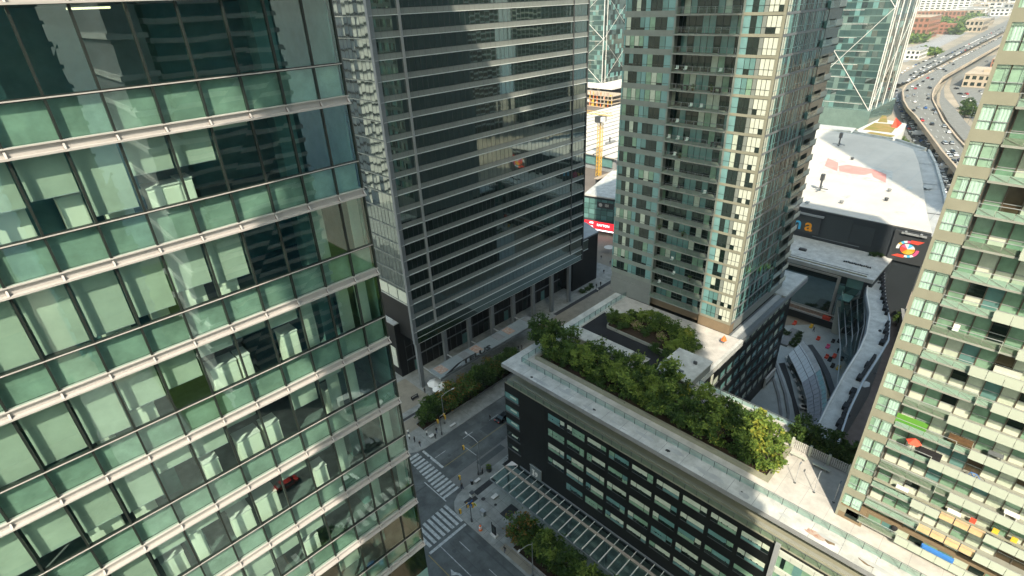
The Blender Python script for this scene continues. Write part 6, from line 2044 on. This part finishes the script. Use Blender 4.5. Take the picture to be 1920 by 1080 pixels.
def signal(label, x, y, heads, arm, signs=(), hp=5.6):
    t = thing('traffic_light', label, 'traffic light', (x, y, .13))
    mb = MB(); mb.tube((x, y, .13), (x, y, hp), .09, .07, 'steel_dark', 8); mb.lathe([(.2, 0), (.2, .8), (.1, .95)], (x, y, .13), 'steel_dark', 8); mb.build('pole', t)
    mb = MB(); mb.tube((x, y, hp - .1), (x + arm[0], y + arm[1], hp + .1), .05, .04, 'steel_light', 6); mb.build('arm', t)
    for hx, hy, hz in heads:
        mb = MB(); head(mb, hx, hy, hz); mb.build('signal_head', t)
    for (sx_, sy_, sz_, w_, h_, ax, m) in signs:
        mb = MB()
        if ax == 'x':
            mb.box(sx_ - w_ / 2, sx_ + w_ / 2, sy_ - .03, sy_ + .03, sz_, sz_ + h_, m)
        else:
            mb.box(sx_ - .03, sx_ + .03, sy_ - w_ / 2, sy_ + w_ / 2, sz_, sz_ + h_, m)
        mb.build('sign_plate', t)
    return t
signal('yellow traffic light hanging over the road by the hotel lamp', 51.2, 65.2, [(51.0, 69.2, 4.7)], (-.2, 4.2))
signal('traffic light pole with two yellow heads before street trees', 53.4, 80.2, [(53.0, 80.6, 3.6), (54.6, 79.9, 4.2), (54.9, 80.6, 4.1)], (1.5, -.2))
signal('traffic light pole with blue signs at the hotel corner', 42.5, 57.5, [(42.2, 57.9, 4.0), (42.9, 57.2, 4.0), (40.2, 57.6, 4.4)], (-2.3, .1),
       [(42.5, 57.5, 5.2, 1.3, .32, 'x', 'sign_blue'), (42.5, 57.5, 4.7, 1.2, .32, 'y', 'sign_blue'), (43.3, 57.0, 4.2, .6, .6, 'y', 'sign_lime')])
signal('slim signal pole at the kerb corner beside the zebra crossing', 46.4, 65.1, [(46.3, 65.2, 2.6)], (.3, .1), hp=3.4)
t = thing('traffic_barrel', 'orange construction barrel with pale bands near the kerb', 'barrel', (42.4, 54.9, .13))
mb = MB(); mb.lathe([(.36, 0), (.36, .08), (.3, .1), (.29, .45), (.27, .47), (.27, .8), (.24, .82), (.22, 1.15), (.1, 1.2)], (42.4, 54.9, .13), 'barrel_orange', 14); mb.build('drum', t)
for z in (.5, .85):
    mb = MB(); mb.lathe([(.295, z), (.275, z + .14)], (42.4, 54.9, .13), 'logo_pale', 14); mb.build('band', t)
t = thing('information_pillar', 'black information pillar on a pale base by the kerb', 'sign', (43.4, 52.2, .13))
mb = MB(); mb.box(43.0, 43.8, 51.5, 52.9, .13, .45, 'far_white'); mb.build('base', t)
mb = MB(); mb.box(43.3, 43.5, 51.7, 52.7, .45, 2.6, 'fabric_dark'); mb.box(43.27, 43.3, 51.8, 52.6, 1.2, 2.4, 'window_dark'); mb.build('panel', t)
mb = MB(); mb.tube((43.4, 52.75, .45), (43.4, 52.75, 3.2), .07, .07, 'fabric_dark', 6); mb.build('post', t)
def slabseat(label, x, y, w_, d_, cat='bench'):
    t = thing('stone_bench', label, cat, (x, y, .13))
    mb = MB(); mb.box(x - w_ / 2, x + w_ / 2, y - d_ / 2, y + d_ / 2, .42, .55, 'far_white'); mb.build('seat', t)
    mb = MB(); mb.box(x - w_ / 2 + .1, x + w_ / 2 - .1, y - d_ / 2 + .08, y + d_ / 2 - .08, .13, .42, 'roof_grey'); mb.build('base', t)
slabseat('white stone bench on the pavement before the glass canopy', 49.4, 58.4, 1.4, .8)
slabseat('pale bench at the kerb beside the hotel lamp', 49.8, 64.0, 1.3, .6)
slabseat('pale stone block beside the traffic light before the street trees', 51.4, 81.4, 1.2, .8)
slabseat('pale flat block at the kerb right of the yellow signals', 57.0, 80.6, 1.6, .5)
t = thing('utility_cabinet', 'grey utility cabinet near the orange barrel', 'cabinet', (45.0, 57.0, .13))
mb = MB(); mb.box(44.7, 45.3, 56.5, 57.5, .13, 1.35, 'sign_silver'); mb.box(44.66, 45.34, 56.46, 57.54, 1.35, 1.42, 'steel_light'); mb.build('body', t)
mb = MB(); mb.box(44.67, 44.7, 56.6, 57.4, .25, 1.25, 'steel_light'); mb.build('door', t)
t = thing('utility_cabinet', 'low dark cabinet beside the zebra crossing corner', 'cabinet', (46.6, 62.0, .13))
mb = MB(); mb.box(46.2, 47.0, 61.6, 62.4, .13, 1.0, 'roof_pale'); mb.build('body', t)
mb = MB(); mb.box(46.16, 47.04, 61.56, 62.44, 1.0, 1.1, 'steel_dark'); mb.build('lid', t)
t = thing('plant_tub', 'dark round tub with shrub beside the tall street lamp', 'planter', (53.4, 65.4 - .9, .13))
mb = MB(); mb.lathe([(.5, 0), (.6, .6), (.62, .7)], (53.4, 64.3, .13), 'steel_dark', 12); mb.build('tub', t)
mb = crown_mesh('x', .7, .7, .5, .9, 260, .13, GREEN, 91, 10, .2)
mb.v = [(v[0] + 53.4, v[1] + 64.3, v[2] + .3) for v in mb.v]; mb.build('leaves', t)
t = thing('litter_bin', 'black litter bin at the kerb between lamp and crossing', 'bin', (49.0, 64.4, .13))
mb = MB(); mb.lathe([(.28, 0), (.3, .9), (.26, 1.0)], (48.6, 64.3, .13), 'fabric_dark', 10); mb.build('body', t)
mb = MB(); mb.lathe([(.3, 1.0), (.3, 1.08), (.1, 1.12)], (48.6, 64.3, .13), 'steel_grey', 10); mb.build('lid', t)
t = thing('parked_bicycle', 'bicycle locked at the kerb below the hotel corner', 'bicycle', (57.8, 63.4, .13))
for d in (-.52, .52):
    mb = MB()
    for i in range(14):
        a, b = 6.283 * i / 14, 6.283 * (i + 1) / 14
        mb.tube((57.8 + d + .33 * math.cos(a), 63.4, .47 + .33 * math.sin(a)), (57.8 + d + .33 * math.cos(b), 63.4, .47 + .33 * math.sin(b)), .03, .03, 'tyre', 4)
    mb.build('wheel', t)
mb = MB(); mb.path([(57.28, 63.4, .47), (57.6, 63.4, .95), (58.2, 63.4, .95), (58.32, 63.4, .47)], .03, 'steel_light', 5); mb.tube((57.6, 63.4, .95), (57.8, 63.4, .45), .03, .03, 'steel_light', 5); mb.tube((58.2, 63.4, .95), (57.8, 63.4, .45), .03, .03, 'steel_light', 5); mb.build('frame', t)
mb = MB(); mb.box(57.5, 57.75, 63.33, 63.47, 1.0, 1.06, 'fabric_dark'); mb.build('saddle', t)
mb = MB(); mb.box(58.15, 58.25, 63.1, 63.7, 1.08, 1.13, 'fabric_dark'); mb.build('handlebar', t)
t = thing('dark_bench', 'black slatted bench on the pavement left of the white umbrella', 'bench', (56.9, 95.2, .13))
mb = MB(); mb.box(55.9, 57.9, 94.9, 95.4, .5, .58, 'fabric_dark'); mb.build('seat', t)
mb = MB(); mb.box(55.9, 57.9, 95.4, 95.48, .58, 1.15, 'fabric_dark'); mb.box(56.2, 57.6, 95.37, 95.4, .7, .95, 'far_white'); mb.build('backrest', t)
for x in (56.1, 57.7):
    mb = MB(); mb.box(x - .05, x + .05, 94.9, 95.4, .13, .5, 'steel_dark'); mb.build('leg', t)
for i, (x, y, r) in enumerate(((62.4, 94.0, 1.9), (63.6, 91.9, 1.5), (61.6, 91.8, 1.35))):
    t = thing('market_umbrella', ('largest white umbrella of the cluster by the corner column', 'white umbrella of the cluster nearest the street trees', 'white umbrella of the cluster farthest from the column')[i], 'umbrella', (x, y, .13), 'white umbrellas by the corner column')
    mb = MB()
    for j in range(8):
        a, b = 6.283 * j / 8 + i * .3, 6.283 * (j + 1) / 8 + i * .3
        mb.face([(x, y, 3.3 - .1 * i), (x + r * math.cos(a), y + r * math.sin(a), 2.6 - .1 * i), (x + r * math.cos(b), y + r * math.sin(b), 2.6 - .1 * i)], 'fabric_white')
        mb.face([(x + r * math.cos(a), y + r * math.sin(a), 2.6 - .1 * i), (x + r * math.cos(a), y + r * math.sin(a), 2.4 - .1 * i), (x + r * math.cos(b), y + r * math.sin(b), 2.4 - .1 * i), (x + r * math.cos(b), y + r * math.sin(b), 2.6 - .1 * i)], 'fabric_white')
    mb.build('canopy', t)
    mb = MB(); mb.tube((x, y, .13), (x, y, 3.2), .04, .04, 'steel_grey', 6); mb.build('pole', t)
p = at(1124, 902 - 400, z=2.4)
t = thing('market_umbrella', 'grey umbrella stall on the path beside the middle tower', 'umbrella', (152, 95.5, .13))
q_ = at(1142, 463, z=2.6)
mb = MB()
for j in range(8):
    a, b = 6.283 * j / 8, 6.283 * (j + 1) / 8
    mb.face([(q_.x, q_.y, 3.2), (q_.x + 2 * math.cos(a), q_.y + 2 * math.sin(a), 2.5), (q_.x + 2 * math.cos(b), q_.y + 2 * math.sin(b), 2.5)], 'far_white')
mb.build('canopy', t)
mb = MB(); mb.tube((q_.x, q_.y, .1), (q_.x, q_.y, 3.1), .05, .05, 'steel_grey', 6); mb.build('pole', t)

# ================================================================== people
def person_mesh(walk, top, leg, hair, nm):
    """one continuous skinned body, clothing as material zones"""
    s_ = .22 if walk else .05
    J = {'pelvis': (0, 0, .95), 'chest': (.02, 0, 1.3), 'neck': (.03, 0, 1.48), 'head': (.05, 0, 1.62), 'crown': (.05, 0, 1.74),
         'hl': (0, .1, .9), 'kl': (s_ * .8, .1, .5), 'al': (s_ * .6 - .04, .1, .08), 'tl': (s_ * .6 + .14, .1, .03),
         'hr': (0, -.1, .9), 'kr': (-s_ * .1, -.1, .5), 'ar': (-s_ * 1.4, -.1, .12), 'tr': (-s_ * 1.4 + .16, -.1, .03),
         'sl': (.02, .19, 1.4), 'el': (-s_ * .5, .24, 1.13), 'wl': (-s_ * .3 + .08, .24, .9), 'fl': (-s_ * .2 + .1, .23, .8),
         'sr': (.02, -.19, 1.4), 'er': (s_ * .4, -.24, 1.13), 'wr': (s_ * .8 + .06, -.24, .92), 'fr': (s_ * .9 + .08, -.23, .82)}
    Rr = {'pelvis': .15, 'chest': .16, 'neck': .06, 'head': .1, 'crown': .075, 'hl': .1, 'kl': .065, 'al': .05, 'tl': .04, 'hr': .1, 'kr': .065, 'ar': .05, 'tr': .04,
          'sl': .07, 'el': .05, 'wl': .036, 'fl': .03, 'sr': .07, 'er': .05, 'wr': .036, 'fr': .03}
    E = [('pelvis', 'chest'), ('chest', 'neck'), ('neck', 'head'), ('head', 'crown'), ('pelvis', 'hl'), ('hl', 'kl'), ('kl', 'al'), ('al', 'tl'), ('pelvis', 'hr'), ('hr', 'kr'), ('kr', 'ar'), ('ar', 'tr'),
         ('chest', 'sl'), ('sl', 'el'), ('el', 'wl'), ('wl', 'fl'), ('chest', 'sr'), ('sr', 'er'), ('er', 'wr'), ('wr', 'fr')]
    ks = list(J)
    me = bpy.data.meshes.new('p')
    me.from_pydata([J[k] for k in ks], [(ks.index(a), ks.index(b)) for a, b in E], [])
    o = bpy.data.objects.new('p', me)
    COL.objects.link(o)
    m1 = o.modifiers.new('s', 'SKIN')
    for i, k in enumerate(ks):
        sv = me.skin_vertices[0].data[i]
        sv.radius = (Rr[k], Rr[k])
        sv.use_root = k == 'pelvis'
    o.modifiers.new('u', 'SUBSURF').levels = 1
    dg = bpy.context.evaluated_depsgraph_get()
    ev = bpy.data.meshes.new_from_object(o.evaluated_get(dg))
    bpy.data.objects.remove(o)
    ev.materials.clear()
    for m in (top, leg, 'skin', hair, 'fabric_dark'):
        ev.materials.append(MATS[m])
    for p in ev.polygons:
        c = p.center
        if c.z > 1.66 or (c.z > 1.56 and c.x < .0):
            p.material_index = 3
        elif c.z > 1.49 or (abs(c.y) > .2 and c.z < .93):
            p.material_index = 2
        elif c.z > .93 or abs(c.y) > .19:
            p.material_index = 0
        elif c.z > .09:
            p.material_index = 1
        else:
            p.material_index = 4
        p.use_smooth = True
    ev.name = nm
    return ev
PM_ = [person_mesh(True, 'fabric_dark', 'fabric_denim', 'hair_dark', 'pa'), person_mesh(False, 'fabric_white', 'fabric_dark', 'hair_dark', 'pb'), person_mesh(True, 'fabric_white', 'fabric_denim', 'hair_dark', 'pc'), person_mesh(False, 'fabric_dark', 'fabric_dark', 'hair_dark', 'pd')]
for (px, py, k, rz, lb) in ((766, 815, 2, 1.0, 'person in a white top walking at the glass tower corner'), (768, 824, 1, .4, 'person in white standing at the glass tower corner'), (801, 817, 1, 2, 'person in a white top near the left traffic light'),
                            (817, 823, 3, 1, 'person in dark clothes beside the left traffic light'), (819, 812, 0, 1, 'person in dark clothes walking behind the left traffic light'), (788, 837, 0, 4, 'person in dark jacket stepping to the zebra crossing'),
                            (778, 829, 3, 2, 'person in dark clothes near the zebra crossing kerb'), (867, 917, 0, 2, 'person in dark clothes at the zebra crossing hotel end'), (905, 889, 3, 2, 'person in dark clothes beside the tall street lamp'),
                            (972, 657, 0, 0, 'person in dark clothes on the path behind the street trees'), (978, 655, 3, 0, 'dark dressed person next to another on the tan path'), (958, 668, 0, 3, 'dark dressed person nearest the hotel roof corner'),
                            (1132, 513, 0, 4, 'person in dark clothes walking left of the middle tower'), (1144, 496, 0, 1, 'person walking on the pale path by the middle tower edge'), (1118, 540, 0, 0, 'dark person at the dark strip by the tower'), (1126, 536, 3, 0, 'second dark person on the dark strip by the tower'),
                            (1120, 548, 1, 0, 'person below the dark strip with pale shirt'), (1127, 486, 0, 0, 'person beside the black annex corner'), (919, 788, 3, 0, 'person on the pavement below the street trees'), (947, 1035, 0, 3, 'person in dark clothes on the kerb below the barrel'),
                            (797, 737, 3, 1, 'person in dark clothes left of the white umbrellas'), (1525, 622, 0, 1, 'person crossing the square beside the pavilion tip'), (1570, 662, 3, 1, 'person standing among the red seats in the square')):
    p = at(px, py, z=.14)
    o = bpy.data.objects.new('person', PM_[k])
    COL.objects.link(o)
    o.location = (p.x, p.y, .14)
    o.rotation_euler = (0, 0, rz)
    o.scale = (1.0, 1.0, 1.0)
    tag(o, lb, 'person')

# ================================================================== far city
rs = random.Random(55)
def block(name, label, c, w_, d_, h, m, rows=3, cols=6, wm='window_dark', rz=0.0, roofm='far_white', grp=None):
    t = thing(name, label, 'building', (c.x, c.y, 0), grp)
    mb = MB(); mb.box(c.x, c.x + d_, c.y - w_ / 2, c.y + w_ / 2, -.1, h, m)
    fh = h / rows
    for r in range(rows):
        for k in range(cols):
            y = c.y - w_ / 2 + w_ * (k + .2) / cols
            mb.quad((c.x - .05, y, fh * (r + .25)), (0, w_ / cols * .6, 0), (0, 0, fh * .55), (-1, 0, 0), wm)
        for k in range(max(2, int(cols * d_ / w_))):
            n_ = max(2, int(cols * d_ / w_))
            mb.quad((c.x + d_ * (k + .2) / n_, c.y - w_ / 2 - .05, fh * (r + .25)), (d_ / n_ * .6, 0, 0), (0, 0, fh * .55), (0, -1, 0), wm)
    mb.build('wall', t)
    mb = MB(); mb.box(c.x - .3, c.x + d_ + .3, c.y - w_ / 2 - .3, c.y + w_ / 2 + .3, h, h + .6, roofm); mb.box(c.x + d_ * .3, c.x + d_ * .55, c.y - w_ * .1, c.y + w_ * .15, h + .6, h + 3, roofm); mb.build('roof', t)
    return t
block('office_block', 'white gridded office block far beyond the expressway', at(1765, 27, z=0), 120, 60, 75, 'far_white', 12, 9)
block('office_block', 'blue grey glass block left of the white gridded block', at(1735, 24, z=0), 50, 50, 70, 'far_grey', 10, 6, 'window_teal')
block('brick_hall', 'long brick hall with arched front before the white gridded block', at(1752, 40, z=0), 110, 20, 22, 'brick_red', 2, 14, 'window_brown', roofm='far_beige')
block('brick_warehouse', 'tall red brick warehouse beside the teal braced tower', at(1694, 74, z=0), 60, 90, 34, 'brick_red', 4, 8, 'window_brown', roofm='far_beige')
block('brick_house', 'small red brick house between the two woods far away', at(1762, 64, z=0), 34, 30, 16, 'brick_red', 3, 5, 'window_brown', roofm='brick_red')
block('warehouse', 'long white warehouse far along the expressway', at(1830, 12, z=0), 260, 90, 24, 'far_white', 2, 12)
block('garage_block', 'tan flat roofed block beside the expressway ramp', at(1840, 165, z=0), 30, 60, 11, 'far_beige', 2, 6, roofm='far_beige')
fc = {}
n = 0
tries = 0
spots = []
while n < 46 and tries < 4000:
    tries += 1
    px, py = rs.uniform(1692, 1918), rs.uniform(0, 128) ** 1.0
    p = at(px, py, z=0)
    if p.x > 6000 or (py > 34 and rs.random() < .8) or (px < 1800 and 18 < py < 110):
        continue
    bad = False
    for qx, qy in spots:
        if abs(px - qx) < 9 and abs(py - qy) < 4:
            bad = True
    if 72 > abs(py - (150 - (px - 1680) * .52)) * 1 and py > 150 - (px - 1680) * .52 - 14:
        bad = True                     # keep clear of the roads
    if abs(py - (112 - (px - 1670) * .46)) < 9:
        bad = True
    if 1690 < px < 1790 and 20 < py < 95 and rs.random() < .75:
        bad = True
    if bad:
        continue
    spots.append((px, py))
    sc = p.x / 1000
    m, cn = rs.choice([('far_white', 'white'), ('far_white', 'white'), ('far_beige', 'beige'), ('far_grey', 'grey'), ('brick_red', 'brick')])
    w_, d_, h = rs.uniform(8, 22) * (1 + sc), rs.uniform(14, 40) * (1 + sc * .7), rs.uniform(5, 12) * (1 + sc * .5)
    i = fc.get(cn, 0); fc[cn] = i + 1
    block('low_building', 'low %s building in the far city, %s of the %s ones' % (cn, ordn(i), cn), p, w_, d_, h, m, 2, 4, roofm=rs.choice(['far_white', 'far_grey', 'far_beige']), grp='low buildings in the far city')
    n += 1
def woods(pxs, n, ls, seed, h):
    q = random.Random(seed)
    mb = MB()
    P = [at(a, b, z=0) for a, b in pxs]
    x0, x1, y0, y1 = min(p.x for p in P), max(p.x for p in P), min(p.y for p in P), max(p.y for p in P)
    cl = [(Vector(P[0]).lerp(P[1], q.random()).lerp(Vector(P[3]).lerp(P[2], q.random()), q.random()), q.uniform(.6, 1.2)) for _ in range(60)]
    for _ in range(n):
        c, s_ = q.choice(cl)
        p = c + Vector((q.gauss(0, h * .35), q.gauss(0, h * .35), h * .5 + q.gauss(0, h * .2) * s_))
        a = Vector((q.gauss(0, 1), q.gauss(0, 1), q.gauss(0, .6))).normalized() * ls * q.uniform(.6, 1.3)
        b = a.cross(Vector((q.gauss(0, 1), q.gauss(0, 1), q.gauss(0, 1)))).normalized() * ls * .6
        mb.face([p - a, p + b, p + a, p - b], q.choice(['leaf_dark', 'leaf_mid', 'leaf_mid', 'leaf_light']))
    o = mb.build('woods')
    tag(o, kind='stuff')
    return o
woods([(1722, 66), (1800, 54), (1775, 40), (1728, 46)], 3600, 4.5, 1, 14)
woods([(1784, 70), (1846, 42), (1842, 22), (1800, 42)], 3600, 4.5, 2, 14)
woods([(1692, 88), (1735, 78), (1740, 66), (1700, 72)], 2600, 3.0, 3, 11)
woods([(1700, 108), (1765, 104), (1760, 98), (1720, 100)], 1200, 2.5, 4, 8)
mb = MB()
for pxs in ([(1725, 66), (1795, 60), (1790, 46), (1728, 50)], [(1722, 88), (1780, 78), (1850, 40), (1795, 58)]):
    mb.face([at(a, b, z=.02) for a, b in pxs], 'grass_green')
g_ = mb.build('grass'); tag(g_, kind='stuff')
for i, (px, py) in enumerate(((1672, 242), (1812, 240), (1760, 132))):
    p = at(px, py, z=.1)
    if i == 0:
        continue
    lamp('far street lamp beside the expressway, %s from the ramp' % ordn(i - 1), p.x, p.y, 14, -3, 0)

for i, (x, y, cl, rz) in enumerate(((24, -20, 'blue', .4), (31, -40, 'white', 0), (40, -47, 'silver', 0), (22, -50, 'red', 3.1), (52, -58, 'white', 3.1))):
    put_car(cl, (x, y, .13 if y > -28 else .01), rz, 'mirrored in the left tower glass', 'cars mirrored in the left glass')
put_car('truck', (46, -62, .01), .1, 'mirrored in the left tower glass', 'cars mirrored in the left glass')
for i, (x, y) in enumerate(((30, -14), (20, -26), (36, -24), (40, -84), (52, -90), (60, -84), (26, -96), (70, -100))):
    place(PM if i % 2 else PA, x, y, .1, 'green tree mirrored in the left tower glass, %s from the tower' % ordn(i), 'tree', 'trees mirrored in the left glass', 1.1, i)
# ================================================================== air
hz = bpy.data.materials.new('haze_air')
hz.use_nodes = True
t = hz.node_tree
t.nodes.clear()
out = t.nodes.new('ShaderNodeOutputMaterial')
pv = t.nodes.new('ShaderNodeVolumePrincipled')
pv.inputs['Color'].default_value = (0.93, 0.96, 0.92, 1)
pv.inputs['Density'].default_value = HAZE
pv.inputs['Anisotropy'].default_value = 0.3
t.links.new(pv.outputs[0], out.inputs['Volume'])
MATS['haze_air'] = hz
mb = MB(); mb.box(-4990, 8990, -5990, 8990, -2.0, 260, 'haze_air')
o = mb.build('haze'); tag(o, kind='stuff')
